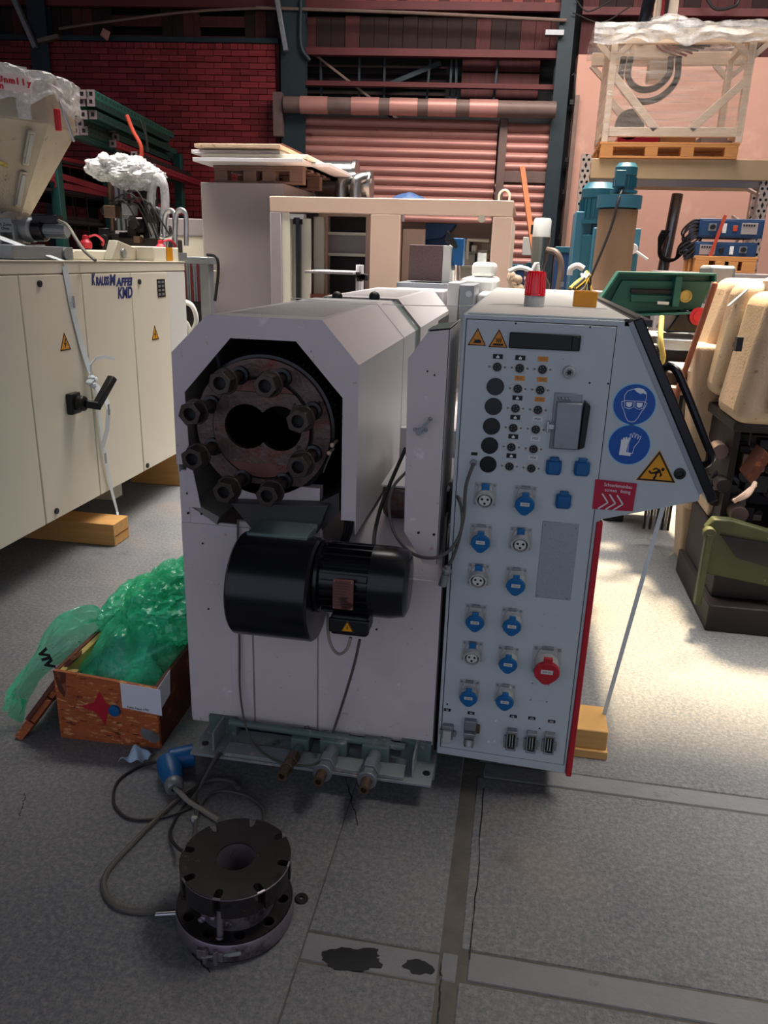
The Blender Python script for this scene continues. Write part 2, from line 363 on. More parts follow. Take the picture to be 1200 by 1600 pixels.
# ---------------- back wall (local frame u,v,z ; v<0 towards camera) ----------------
wb=thing('wall_back','',None,kind='structure')
def WB(): return B(WM)
WB().box(-9.5,-3.62,.02,.3,-.1,4.38).build('mortar_bed',m_mort,wb)
a=Wp(75,80);b_=Wp(445,82);UL=-3.66
bm_cache={}
cnt=0;stf=WB()
rows=int(4.36/.078)
for r in range(rows):
    z1=4.36-r*.078
    u=UL-(.13 if r%2 else 0)
    first=True
    if r%2:
        ww=.122;
    k=0;u=UL
    while u>-9.3:
        L=.25 if not (first and r%2) else .122
        if r==0: L=.105
        first=False
        x0=u-L;pr=random.uniform(-.012,.006)
        vis=(z1>2.4 and u>-6.2)
        if r>0 or u>-7.4:
            if vis and cnt<300:
                m=m_brickb if random.random()<.45 else m_brick
                WB().box(x0,u-.008,-.02+pr,.05,z1-.069,z1).build('brick',m,wb,flat=True,fix=False);cnt+=1
            else: stf.box(x0,u-.008,-.02+pr,.05,z1-.069,z1)
        u=x0
stf.build('brickwork',m_brick,wb,flat=True,kind='stuff')
WB().box(-9.5,-3.62,-.04,.3,4.37,4.43).build('wall_cap_beam',m_col,wb)
# planked gable zone above: rows of boards
def boards(u0,u1,z0,z1,wd,mats,v=.1,gap=.006,name='board'):
    u=u0
    while u<u1-.02:
        WB().box(u,min(u+wd,u1)-gap,v+random.uniform(-.012,.012),v+.04,z0,z1+random.uniform(-.01,.01)).build(name,random.choice(mats),wb,flat=True,fix=False);u+=wd
ztop=Wp(300,8).z
boards(-9,.2,ztop+.07,ztop+.5,.14,[m_plankl,m_plank,m_plankl],v=-.02)
WB().box(-9,.3,-.03,.06,ztop-.03,ztop+.07).build('timber_rail',m_beamr,wb)
def seg(px0,px1): return Wp(px0,50).x,Wp(px1,50).x
zl=4.43;zh=ztop-.03
WB().box(-12.5,8.2,.35,.4,0,6.6).build('dark_backing',m_void,wb)
for (p0,p1) in ((60,172),(250,310),(380,440),(0,40)):
    u0,u1=seg(p0,p1);boards(u0,u1,zl,zh,.15,[m_plankd,m_plank])
for (p0,p1) in ((172,250),(310,380)):
    u0,u1=seg(p0,p1)
    for k,(t0,t1) in enumerate(((.04,.12),(.42,.78))):
        WB().box(u0,u1,.08,.12,zl+(zh-zl)*t0,zl+(zh-zl)*t1).build('louvre_board',m_plank,wb)
# zone above the shutter
u0,u1=Wp(470,60).x,Wp(885,60).x
zb=Wp(640,80).z;zt=Wp(640,20).z
boards(u0,u1,zb,zt-.02,.2,[m_plankd,m_plank,m_plankd],v=.12)
boards(u0,u1,zt+.05,zt+.6,.12,[m_plankl,m_plank],v=0)
WB().box(u0-.2,u1,-.06,.05,zb-.07,zb+.02).build('steel_beam',m_beamr,wb)
WB().box(u0-.2,u1,.0,.08,Wp(640,132).z-.03,Wp(640,132).z+.03).build('steel_beam',m_beamr,wb)
# louvre slats behind opening
for zi in np.arange(Wp(640,142).z,zb-.08,.085):
    WB().box(u0,Wp(700,60).x,.3,.33,zi,zi+.03).build('louvre_slat',m_plankd,wb,flat=True,fix=False)
for zi in np.arange(Wp(800,150).z,zb-.1,.17):
    WB().box(Wp(725,60).x,Wp(850,60).x,.22,.25,zi,zi+.15).build('louvre_board',m_plank,wb,flat=True,fix=False)
for px in (500,560,600,668,705,715,775):
    q=Wp(px,110);WB().bar((q.x,.15,3.75),(q.x+random.uniform(-.03,.03),.15,zb),.03,.03).build('hanger_rod',m_col,wb)
WB().bar((u0+.2,.1,zb-.05),(u0+1.4,.1,zb-.85),.03,.03).build('brace_rod',m_pipe,wb)
WB().bar((Wp(600,60).x,.2,3.9),(Wp(690,60).x,.2,zb-.1),.1,.06).build('brace_rod',m_col,wb)
# columns and braces
def col(px,w_,z0,v=-.12,m=m_col,name='steel_column'):
    q=Wp(px,60,.1);b=WB();x=q.x;t=.02
    b.box(x-w_/2,x+w_/2,v,v+t,z0,6);b.box(x-w_/2,x+w_/2,v+.16,v+.16+t,z0,6);b.box(x-t/2,x+t/2,v+t,v+.16,z0,6)
    return b.build(name,m,wb)
col(61,.26,0);col(458,.34,0);col(884,.2,0,v=-.1)
for pa,pb in (((14,-20),(56,75)),((430,-20),(447,80))):
    qa=Wp(*pa,.2);qb=Wp(*pb,.2);WB().bar(qa,qb,.09,.06).build('galvanised_brace',m_zinc,wb,bevel=.005)
qa=Wp(92,45,.12);qb=Wp(430,12,.12);WB().tube([qa,Wp(160,35,.12),Wp(300,18,.12),qb],.018,k=5).build('conduit_pipe',m_pipe,wb)
qa=Wp(400,12,.15);qb=Wp(885,32,.15);WB().tube([qa,Wp(640,20,.15),qb],.022,k=4).build('conduit_pipe',m_pipe,wb)
WB().tube([Wp(470,0,.15),Wp(470,70,.15),Wp(484,95,.15)],.03,k=4).build('drain_pipe',m_col,wb)
q=Wp(164,55,.15);WB().prism([(q.x-.07,q.z),(q.x-.02,q.z+.09),(q.x+.08,q.z+.04),(q.x+.03,q.z-.07)],'y',-.16,-.13).build('lamp_plate',m_shut,wb,bevel=.01)
qa=Wp(60,65,.15);qb=Wp(92,57,.15);WB().bar(qa,qb,.08,.05).build('bracket',m_pipe,wb)
q=Wp(866,52,.15);WB().box(q.x-.12,q.x+.12,-.2,-.1,q.z-.03,q.z+.03).build('junction_box',m_zinc,wb)
for k,(px,py) in enumerate(((170,120),)):pass
# plaster wall to the right
zz=Wp(900,85).z;u0p=Wp(893,200).x
WB().box(u0p,7.5,.0,.25,-.1,zz).build('plaster_panel',m_pink,wb)
boards(u0p+.02,7.5,zz,6.,.22,[m_plankd,m_plank],v=.15)
WB().box(u0p,7.5,.0,.1,Wp(1000,18).z-.04,Wp(1000,18).z+.05).build('steel_beam',m_beamr,wb)
WB().tube([Wp(893,118,.03),Wp(898,130,.03),Wp(890,270,.03),Wp(870,440,.03)],.014,k=4).build('black_conduit',m_blk,wb)
for py in (160,250,300,370):
    q=Wp(896-(py-130)*.085,py,.03);WB().box(q.x-.03,q.x+.03,-.06,0,q.z-.03,q.z+.03).build('conduit_clip',m_blk,wb)
WB().box(u0p,u0p+.06,-.08,.02,-.1,Wp(893,150).z).build('wall_edge_strip',m_pipe,wb)
WB().tube([Wp(900,0,.15),Wp(920,18,.15),Wp(965,-5,.15)],.01,k=5).build('hanging_cable',m_cabled,wb)
WB().tube([Wp(1100,-10,.15),Wp(1118,14,.15),Wp(1150,8,.15),Wp(1155,-12,.15)],.02,k=5).build('hanging_cable',m_cabled,wb)
WB().tube([Wp(895,20,.15),Wp(940,35,.15),Wp(985,10,.15)],.008,k=5).build('hanging_cable',m_cabled,wb)
# roller shutter
dr=thing('door_1','',None,kind='structure')
q=Wp(445,152,.15);q2=Wp(868,160,.15)
WB().cyl((q.x,-.2,q.z-.1),(q2.x,-.2,q2.z-.1),.105,n=20).build('shutter_drum',m_shutf,dr)
for px in (490,570,630,690,755):
    u=Wp(px,155,.2).x;WB().lathe((u-.18,-.2,q.z-.1),(1,0,0),[(.1,0),(.112,0),(.112,.38),(.1,.38)],20).build('drum_band',m_shut,dr)
WB().box(q.x-.15,q.x-.02,-.24,-.1,q.z-.5,q.z+.05).build('shutter_bracket',m_shutf,dr)
def slats(u0,u1,z0,z1,pitch,v=.02,tilt=0):
    z=z1
    while z>z0:
        b=WB();n=6;vv=[];ff=[]
        for k in range(n+1):
            t=k/n;h=z-pitch*.97*t;d=v-.045*math.sin(math.pi*t)
            vv+=[(u0+random.uniform(-.012,.0),d,h),(u1,d,h-tilt)]
        for k in range(n): ff.append((2*k,2*k+1,2*k+3,2*k+2))
        b.add(vv,ff);b.build('slat',m_shut,dr,ang=60,fix=False);z-=pitch
slats(Wp(455,200).x,Wp(778,200).x,.1,q.z-.2,.125,tilt=.012)
slats(Wp(788,200).x,Wp(862,200).x,2.83,q.z-.24,.125,v=-.01)
slats(Wp(780,200).x,Wp(862,200).x,.1,2.68,.125,v=-.01)
WB().box(Wp(455,200).x-.1,2,.12,.16,0,q.z).build('shutter_backing',m_void,dr)
u=Wp(779,250).x
WB().box(u-.02,u+.09,-.1,.03,0,q.z-.2).build('centre_post',m_shutf,dr,bevel=.006)
WB().box(u-.0,Wp(866,260).x,-.07,.02,2.68,2.83).build('wicket_rail',m_shutf,dr,bevel=.006)
WB().box(Wp(862,200).x,Wp(869,200).x,-.07,.02,0,q.z-.2).build('shutter_guide',m_shutf,dr)
WB().box(Wp(448,200).x,Wp(455,200).x,-.07,.02,0,q.z-.2).build('shutter_guide',m_shutf,dr)
# side walls, roof with an opening, not seen
wl=thing('wall_left','',None,kind='structure');B().box(-9.6,-9.3,-6,12,0,6.5).build('brick_face',m_brick,wl)
wr=thing('wall_right','',None,kind='structure');B().box(8,8.3,-6,13.5,0,6.5).build('plaster_face',m_pink,wr)
ce=thing('ceiling','',None,kind='structure')
OX0,OX1,OY0,OY1=.8,3.4,4.9,9.5
b=B();z0,z1=6.6,6.7
b.box(-12,OX0,-5,14,z0,z1);b.box(OX1,8.3,-5,14,z0,z1);b.box(OX0,OX1,-5,OY0,z0,z1);b.box(OX0,OX1,OY1,14,z0,z1);b.build('roof_sheet',m_plankd,ce)
B().box(-9,3.0,11.3,11.4,6.2,6.6).build('roof_rafter',m_col,ce)
# ---------------- extruder ----------------
YF=2.1
ex=thing('extruder','light grey twin-screw extruder with open octagonal hood and bolted barrel flange','machine',(-.57,2.6,0))
XL,XR=-.978,-.165
# body
def yp(x,y,v=YF): q=Yp(x,y,v);return (q.x,q.z)
b=B();b.box(XL,-.948,YF,5.1,.11,.98).prism([(-.948,.11),(-.8,.11),(-.8,.82),(-.855,.82),(-.862,.815),(-.948,.868)],'y',YF,YF+.012).box(-.948,-.8,YF+.012,5.1,.11,.6).box(-.80,-.535,YF+.002,YF+.02,.13,.832).box(-.8,-.475,YF+.02,5.1,.13,.6).prism([(YF+.002,.13),(5.1,.13),(5.1,.802),(2.28,.802),(YF+.03,.735),(YF+.002,.70)],'x',-.475,XR);b.build('body_panel',m_front,ex,bevel=.003)
# front door panels
for (x0,x1,z0,z1,r) in ((XL+.002,-.757,.125,.815,0),(-.757+.004,-.545,.145,.81,0),(-.541,XR-.002,.135,.70,0),(-.541,-.478,.69,.71,0)):
    B().box(x0,x1,YF-.006,YF+.002,z0,z1).build('front_panel',m_front,ex,bevel=.0015,seg=1)
B().box(-.83,-.757,YF-.009,YF-.006,.19,.58).build('cover_strip',m_front,ex,bevel=.001,seg=1)
B().box(XR-.004,XR+.002,YF-.004,YF+.05,.12,.9).build('edge_trim',m_hbk,ex)
for px,py in ((364,955),(366,1120),(481,1135)):
    x,z=yp(px,py);B().cyl((x,YF-.012,z),(x,YF-.006,z),.009,n=6).cyl((x,YF-.016,z),(x,YF-.011,z),.005,n=12).build('bolt',m_zinc,ex)
for px,py in ((327,950),(589,982),(598,1150),(294,770),(295,801),(316,802),(318,848)):
    x,z=yp(px,py);B().cyl((x,YF-.0075,z),(x,YF-.002,z),.0035,n=10).build('screw_hole',m_blk,ex)
# small label plates along the lower edge
for px,py in ((457,1143),(509,1150),(580,1160)):
    x,z=yp(px,py);B().box(x-.012,x+.012,YF-.009,YF-.006,z-.005,z+.005).build('tag_plate',m_blt,ex)
    text('S',"tag_mark",m_wht,ex,(x,YF-.0095,z),(1,0,0),(0,0,1),.007)
# hood: octagonal shell, open below
zt=1.437
outer=[(-.975,.975),(-.975,1.329),(-.864,zt),(-.533,zt),(-.429,1.321),(-.429,.825)]
inner=[(-.944,.89),(-.944,1.217),(-.797,1.377),(-.607,1.377),(-.473,1.228),(-.473,.865)]
HY=3.24;YH=2.089
# left leg of ring narrows
outer_f=[(-.978,1.0),(-.975,1.329),(-.864,zt),(-.533,zt),(-.429,1.321),(-.429,.868)]
inner_f=[(-.935,1.0),(-.941,1.217),(-.797,1.377),(-.607,1.377),(-.473,1.228),(-.473,.868)]
b=B()
for i in range(5):
    o0,o1=outer_f[i],outer_f[i+1];i0,i1=inner_f[i],inner_f[i+1]
    b.prism([o0,o1,i1,i0],'y',YH,YH+.004)
b.prism([(-.947,.868),(-.908,.868),(-.930,1.0),(-.947,1.0)],'y',YH,YH+.004)
b.build('hood_front_flange',m_front,ex,fix=True)
def shell(ys,ye,name,m,t=.003,dz=0,extra=0,seg=(0,1,2,3,4)):
    for i in seg:
        o0=outer[i];o1=outer[i+1]
        n=Vector((o1[1]-o0[1],-(o1[0]-o0[0]))).normalized()*-t  # inwards
        yield i,o0,o1,n
cen=Vector((-.7,1.1))
def hoodpanel(i,y0,y1,m,name,t=.003,skip=None):
    o0=Vector(outer[i]);o1=Vector(outer[i+1]);e=(o1-o0).normalized();n=Vector((e.y,-e.x))
    if n.dot(cen-o0)<0:n=-n
    return B().prism([tuple(o0),tuple(o1),tuple(o1+n*t),tuple(o0+n*t)],'y',y0,y1).build(name,m,ex)
for i in (0,1,3,4): hoodpanel(i,YH+.003,HY,m_hood,'hood_panel')
# black inner lining seen through the opening
for i in (0,1,2,3):
    o0=Vector(outer[i]);o1=Vector(outer[i+1]);e=(o1-o0).normalized();n=Vector((e.y,-e.x))
    if n.dot(cen-o0)<0:n=-n
    if i==0:o0=Vector((-.947,.87));o1=Vector((-.947,1.329))
    B().prism([tuple(o0+n*.004),tuple(o1+n*.004),tuple(o1+n*.007),tuple(o0+n*.007)],'y',YH+.006,HY).build('hood_lining',m_lin,ex)
o0=Vector(outer[4]);B().box(-.436,-.433,YH+.006,HY,.83,1.32).build('hood_lining',m_lin,ex)
# inward lower lips
B().prism([(-.944,.875),(-.94,.885),(-.852,.842),(-.862,.818)],'y',YH+.006,HY).build('hood_lip',m_lin,ex)
B().box(-.94,-.44,2.36,HY,.845,.85).box(-.94,-.44,3.2,3.21,.85,.9).build('hood_light_block',m_hbk,ex)  # added dark sheet that stops light leaking in under the hood
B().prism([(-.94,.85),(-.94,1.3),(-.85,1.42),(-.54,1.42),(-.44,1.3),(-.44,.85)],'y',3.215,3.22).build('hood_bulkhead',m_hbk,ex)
# perforated top panel (real holes drawn as a lattice of ribs)
def perf(x0,x1,y0,y1,z,nx,ny,r,name='perforated_panel'):
    b=B();dx=(x1-x0)/nx;dy=(y1-y0)/ny;v=[];f=[];K=8
    for j in range(ny):
        for i in range(nx):
            cx=x0+(i+.5)*dx;cy=y0+(j+.5)*dy;n0=len(v)
            for k in range(K):
                t=2*math.pi*(k+.5)/K;c,s_=math.cos(t),math.sin(t);q=max(abs(c),abs(s_))
                v.append((cx+c/q*dx/2,cy+s_/q*dy/2,z));
            for k in range(K):
                t=2*math.pi*(k+.5)/K;v.append((cx+math.cos(t)*r,cy+math.sin(t)*r,z))
            for k in range(K): f.append((n0+k,n0+(k+1)%K,n0+K+(k+1)%K,n0+K+k))
    b.add(v,f);return b
def toppanel(y0,y1,px0,px1,py0,py1,nx,ny,r):
    x0,x1=outer[2][0],outer[3][0];z=zt
    b=perf(px0,px1,py0,py1,z,nx,ny,r)
    for (a0,a1,c0,c1) in ((x0,px0,y0,y1),(px1,x1,y0,y1),(px0,px1,y0,py0),(px0,px1,py1,y1)):
        b.add([(a0,c0,z),(a1,c0,z),(a1,c1,z),(a0,c1,z)],[(0,1,2,3)])
    return b.build('perforated_top_panel',m_hood,ex,flat=True,fix=False)
toppanel(YH+.003,HY,-.84,-.555,2.2,3.1,13,40,.0058)
hoodb=B();hoodb.box(-.86,-.54,2.2,HY,zt-.05,zt-.045);hoodb.build('hood_lining',m_lin,ex)
# overlap strip and gap band, second hood
def band(y0,y1,off,m,name):
    pts=[Vector(p) for p in outer[0:]];b=B()
    for i in range(5):
        o0,o1=pts[i],pts[i+1]
        p0=cen+(o0-cen)*(1+off);p1=cen+(o1-cen)*(1+off);q0=cen+(o0-cen)*(1+off-.012);q1=cen+(o1-cen)*(1+off-.012)
        b.prism([tuple(p0),tuple(p1),tuple(q1),tuple(q0)],'y',y0,y1)
    return b.build(name,m,ex)
band(2.92,2.95,.006,m_hood,'hood_seam')
band(HY,3.42,-.03,m_base,'hood_gap_band')
band(3.24,3.27,.0,m_zinc,'hood_end_rail')
for i in (0,1,3): hoodpanel(i,3.42,4.75,m_hood,'rear_hood_panel')
B().prism([(-.429,1.321),(-.429,1.0),(-.432,1.0),(-.432,1.321)],'y',3.42,4.75).build('rear_hood_panel',m_hood,ex)
B().box(-.4285,-.426,3.7,3.95,1.2,1.29).build('vent_grille',m_blk,ex);B().box(-.4285,-.426,4.15,4.7,1.24,1.3).build('vent_grille',m_hbk,ex)
toppanel(3.42,4.75,-.84,-.555,3.55,4.55,13,40,.0062)
B().prism([p for p in outer],'y',4.74,4.75).build('rear_hood_end',m_hood,ex)
for px in (527,585):
    q=Yp(px,466,3.35);B().cyl((q.x,3.35,1.42),(q.x,3.35,q.z+.0),.004,n=8).sph((q.x,3.35,q.z+.005),.024,16,10).build('ball_knob',m_blk,ex)
# barrel
bc=Vector((-.718,YF+.02,1.118));BR=.205
B().lathe(bc,(0,1,0),[(.1535,-.0006),(.1485,-.0006),(.1485,-.0045)],64).build('liner_groove',m_bore,ex)
ang=[22.5+45*k for k in range(8)]
b=B();b.lathe(bc,(0,1,0),[(.205,.012),(.203,.0),(.150,.0),(.147,-.004),(.144,.004)],64);b.build('barrel_flange',m_steel,ex,bevel=0)
b=B();b.lathe(bc,(0,1,0),[(.205,.012),(.213,.014),(.216,.020),(.216,.036),(.211,.04),(.211,.2),(.209,.205),(.209,1.1)],72);b.build('heater_jacket',m_dark,ex)
b=B()
for k in range(72):
    t=2*math.pi*k/72;c,s_=math.cos(t),math.sin(t)
    if s_>-.2: b.bar((bc.x+c*.213,bc.y+.06,bc.z+s_*.213),(bc.x+c*.213,bc.y+.95,bc.z+s_*.213),.005,.008,up=(c,0,s_))
b.build('jacket_ribs',m_dark,ex,kind='stuff')
# barrel liner face with figure-eight bore
N=64
def fig8(t,R=.066,d=.05):
    c,s_=math.cos(t),math.sin(t);sg=1 if c>=0 else -1
    # ray from centre intersect circle centred (sg*d,0)
    bq=-2*sg*d*c;cq=d*d-R*R;return (-bq+math.sqrt(bq*bq-4*cq))/2
fc=(-.712,1.125)
inn=[(fc[0]+math.cos(2*math.pi*i/N)*fig8(2*math.pi*i/N),fc[1]+math.sin(2*math.pi*i/N)*fig8(2*math.pi*i/N)) for i in range(N)]
def plateout(t,W=.143,Hh=.105):
    c,s_=math.cos(t),math.sin(t);r=.145
    return min(r,Hh/abs(s_) if abs(s_)>1e-6 else 9)
out=[(bc.x+math.cos(2*math.pi*i/N)*.145,bc.z+math.sin(2*math.pi*i/N)*.145) for i in range(N)]
mid=[(bc.x+math.cos(2*math.pi*i/N)*plateout(2*math.pi*i/N),bc.z+.004+math.sin(2*math.pi*i/N)*plateout(2*math.pi*i/N)) for i in range(N)]
B().annulus(out,mid,'y',YF+.012,YF+.04).build('liner_rim',m_steelr,ex)
B().annulus(mid,inn,'y',YF+.004,YF+.02).build('barrel_liner',m_steel,ex,ang=50)
B().annulus(out,inn,'y',YF+.021,YF+.5).build('bore_shade_tube',m_bore,ex,ang=50)  # black tube: the darkness inside the bore is put into its colour
B().cyl((fc[0],YF+.45,fc[1]),(fc[0],YF+.46,fc[1]),.13,n=24).build('bore_back',m_bore,ex)
for a in ang:
    t=math.radians(a);x=bc.x+math.cos(t)*.165;z=bc.z+math.sin(t)*.165
    st=B();st.cyl((x,YF-.09,z),(x,YF+.05,z),.0165,n=20);so_=st.build('stud',m_nut,ex)
    B().lathe((x,YF+.012,z),(0,1,0),[(.018,-.006),(.026,-.004),(.028,.01)],20).build('stud_seat',m_dark,so_)
    nb=B();rr=random.uniform(0,1)
    ro,ri=.0335,.0165;K=24
    hexp=[]
    for i in range(K):
        tt=2*math.pi*i/K;hexp.append((x+math.cos(tt+rr)*ro*math.cos(math.pi/6)/math.cos((tt%(math.pi/3))-math.pi/6),z+math.sin(tt+rr)*ro*math.cos(math.pi/6)/math.cos((tt%(math.pi/3))-math.pi/6)))
    hole=[(x+math.cos(2*math.pi*i/K+rr)*ri,z+math.sin(2*math.pi*i/K+rr)*ri) for i in range(K)]
    nb.annulus(hexp,hole,'y',YF-.145,YF-.103)
    nb.build('nut',m_nut,ex,bevel=.002)
    B().cyl((x,YF-.122,z),(x,YF-.118,z),ri+.0005,n=20).build('stud_end',m_bore,ex)  # black disc paints the shade deep in the nut bore
    B().cyl((x,YF-.103,z),(x,YF-.094,z),.037,n=24).build('washer',m_nut,ex,bevel=.002)
# thermocouple screws
for px,py in ((524,691),(519,703)):
    x,z=yp(px,py,YF+.03);B().cyl((x,YF-.01,z),(x,YF+.05,z),.0045,n=10).sph((x,YF-.01,z),.007,10,6).build('sensor_screw',m_beige,ex)
B().tube([yp3 for yp3 in (Yp(521,700,YF),Yp(512,720,YF+.02),Yp(505,738,YF+.04))],.002,5).build('sensor_wire',m_cablel,ex)
# bracket bolts inside the hood
for px,py in ((345,562),(492,585)):
    x,z=yp(px,py,YF+.15);B().cyl((x,YF+.12,z+.02),(x,YF+.14,z-.03),.006,n=8).build('stay_bolt',m_zinc,ex)
# pinkish mounting plate and air box under the barrel
B().box(*[yp(368,780)[0],yp(497,780)[0]],YF+.02,YF+.06,yp(400,806)[1],.95).build('mounting_plate',m_front,ex)
p=[yp(366,782,YF),yp(516,786,YF),yp(500,828,YF),yp(398,822,YF)]
B().prism(p,'y',YF-.03,YF+.25).build('air_box',m_hbk,ex,bevel=.002)
B().prism([yp(497,786),yp(530,770),yp(530,800),yp(503,829)],'y',YF-.0,YF+.3).build('air_box_side',m_hbk,ex)
B().box(yp(412,830)[0],yp(500,830)[0],1.95,YF+.05,.835,.856).build('blower_neck',m_base,ex,bevel=.003)
# blower drum: axis X
by,bz=1.955,.70
bl=B();R=.148
bl.lathe((-.735,by,bz),(1,0,0),[(.02,.004),(R-.006,.0),(R,.006),(R,.225),(R-.006,.232),(.02,.232)],64,cap=(True,True))
bl.build('blower_housing',m_dark,ex,ang=30)
B().lathe((-.503,by,bz+.04),(1,0,0),[(.075,0),(.1,.004),(.1,.014),(.08,.02),(.075,.07)],40).build('motor_flange',m_dark,ex)
mz=.745;my=1.955
b=B();b.lathe((-.49,my,mz),(1,0,0),[(.084,0),(.084,.15)],40,cap=(True,True));mo=b.build('motor_body',m_dark,ex)
for k in range(24):
    t=2*math.pi*k/24
    if math.sin(t)<-.93: continue
    c,s_=math.cos(t),math.sin(t)
    B().bar((-.48,my+c*.091,mz+s_*.091),(-.345,my+c*.091,mz+s_*.091),.0055,.02,up=(0,c,s_)).build('fin',m_dark,mo,flat=True)
B().lathe((-.347,my,mz),(1,0,0),[(.099,-.003),(.101,.0),(.101,.055),(.094,.095),(.078,.102),(.02,.104)],48,cap=(False,True)).build('fan_cowl',m_dark,ex,ang=28)
for k in range(3):
    B().box(-.25,-.2445,my-.05+k*.035,my-.04+k*.035,mz-.06,mz+.06).build('cowl_slot',m_blk,ex)
# name plate
B().box(-.438,-.382,my-.112,my-.104,.70,.785).build('name_plate',m_steelr,mo,bevel=.001)
for k in range(9):
    B().box(-.431,-.431+random.uniform(.025,.043),my-.1126,my-.112,.775-k*.008,.777-k*.008).build('plate_line',m_hbk,mo)
for dx in (-.434,-.386):
    for z in (.704,.781): B().cyl((dx,my-.114,z),(dx,my-.112,z),.002,n=8).build('rivet',m_zinc,mo)
# terminal box
q=Yp(545,978,1.86)
tb=B().box(q.x-.052,q.x+.052,1.86,1.95,q.z-.032,q.z+.03).build('terminal_box',m_blk,ex,bevel=.008)
B().box(q.x-.056,q.x+.056,1.855,1.87,q.z-.022,q.z+.02).build('terminal_lid',m_blk,tb,bevel=.004)
def tri_sign(parent,c,wid,y,kind='bolt',m=None,hgt=None):
    h=hgt or wid*.9;x,z=c
    B().prism([(x-wid/2,z),(x+wid/2,z),(x,z+h)],'y',y-.0006,y).build('warning_sign',m or m_yel,parent)
    k=.86;cz=z+h*.33;T=[(x-wid/2,z),(x+wid/2,z),(x,z+h)]
    def sc(k): return [(x+(a-x)*k,cz+(b2-cz)*k) for a,b2 in T]
    B().annulus(sc(.97),sc(.82),'y',y-.0012,y-.0006).build('sign_border',m_blt,parent)
    u=wid
    if kind=='bolt':
        P=[(.03,.62),(-.08,.34),(.01,.36),(-.04,.12),(.09,.42),(.0,.40),(.07,.62)]
        B().prism([(x+a*u,z+b2*u*.9) for a,b2 in P],'y',y-.0014,y-.0006).build('sign_bolt',m_blt,parent)
    if kind=='hand':
        B().prism([(x-.22*u,z+.14*u),(x+.2*u,z+.14*u),(x+.24*u,z+.26*u),(x+.1*u,z+.33*u),(x-.1*u,z+.3*u),(x-.2*u,z+.42*u),(x-.12*u,z+.26*u)],'y',y-.0014,y-.0006).build('sign_figure',m_blt,parent)
    if kind=='heat':
        B().box(x-.25*u,x+.25*u,y-.0014,y-.0006,z+.1*u,z+.2*u).build('sign_figure',m_blt,parent)
        for k in (-.1,0,.1): B().tube([(x+k*u,y-.001,z+.26*u),(x+(k+.04)*u,y-.001,z+.36*u),(x+k*u,y-.001,z+.46*u)],.0012,5,k=3).build('sign_wave',m_blt,parent)
tri_sign(tb,(q.x-.003,q.z-.016),.036,1.855)
# hinged guard plate beside the hood
gx0,gx1=-.293,-.183
P=[(gx1,1.432),(-.238,1.425),(gx0,1.345),(-.285,.85),(-.225,.757),(gx1,.757)]
gp=B().prism(P,'y',2.086,2.09).build('guard_plate',m_front,ex,bevel=.001,seg=1)
B().prism([(gx1-.003,.757),(gx1,.757),(gx1,1.432),(gx1-.003,1.432)],'y',2.086,2.42).build('guard_plate_side',m_hood,ex)
B().prism([(gx1,1.432),(-.238,1.425),(-.238,1.42),(gx1,1.428)],'y',2.086,2.32).build('guard_plate_top',m_base,ex)
for px,py in ((654,832),(678,835),(668,580),(679,586)):
    x,z=yp(px,py,2.086);B().cyl((x,2.083,z),(x,2.087,z),.004 if py>800 else .0025,n=10).build('screw_hole',m_blk,ex)
x,z=yp(656,673,2.086);x2,z2=yp(674,652,2.086)
B().bar((x,2.066,z),(x2,2.063,z2),.008,.008).cyl((x,2.088,z),(x,2.06,z),.009,n=14).sph((x2,2.063,z2),.006,10,6).build('latch_lever',m_zinc,gp)
for dx in (-.014,.017):
    B().lathe((x+dx,2.086,z+.003),(0,-1,0),[(.0055,0),(.0055,.003),(.0025,.003),(.0025,.001)],14).build('latch_eye',m_zinc,gp)
# recessed area behind the blower: gearbox drum and inner panel
B().box(-.40,-.18,2.72,2.76,.7,1.02).build('inner_plate',m_hood,ex)
B().prism([(2.28,.85),(2.30,.825),(2.34,.803),(2.6,.803),(2.6,.925),(2.28,.925)],'x',-.385,-.175).build('feed_housing',m_steel,ex,bevel=.012,seg=3)
B().box(-.388,-.175,2.275,2.7,.925,.931).build('inner_shelf',m_hood,ex)
# base frame
bs=[]
B().box(-1.0,-.14,1.93,2.15,.012,.022).build('base_foot_plate',m_base,ex,bevel=.002) if 0 else None
z0=.085
b=B();b.box(-.93,-.155,1.965,2.12,.074,.084).box(-.93,-.155,2.10,2.12,.0,.074);b.build('base_channel',m_baseg,ex,bevel=.002)
B().box(-.82,-.24,1.968,2.03,.085,.098).build('base_strip',m_baseg,ex,bevel=.002)
B().box(-.93,-.155,2.16,2.7,.0,.074).build('base_beam',m_base,ex)
for x in (-.86,-.215):
    B().box(x-.003,x+.003,1.99,2.12,.084,.15).build('base_bracket',m_baseg,ex,bevel=.001)
    B().box(x-.05,x-.003,2.08,2.12,.084,.15).box(x+.003,x+.045,2.08,2.12,.084,.15).build('bracket_web',m_base,ex)
    B().cyl((x+.04 if x>-.5 else x-.04,2.02,.08),(x+.04 if x>-.5 else x-.04,2.02,.0855),.012,n=16).build('anchor_hole',m_blk,ex)
B().cyl((-.83,2.06,.15),(-.25,2.06,.14),.012,n=12).build('water_pipe',m_base,ex)
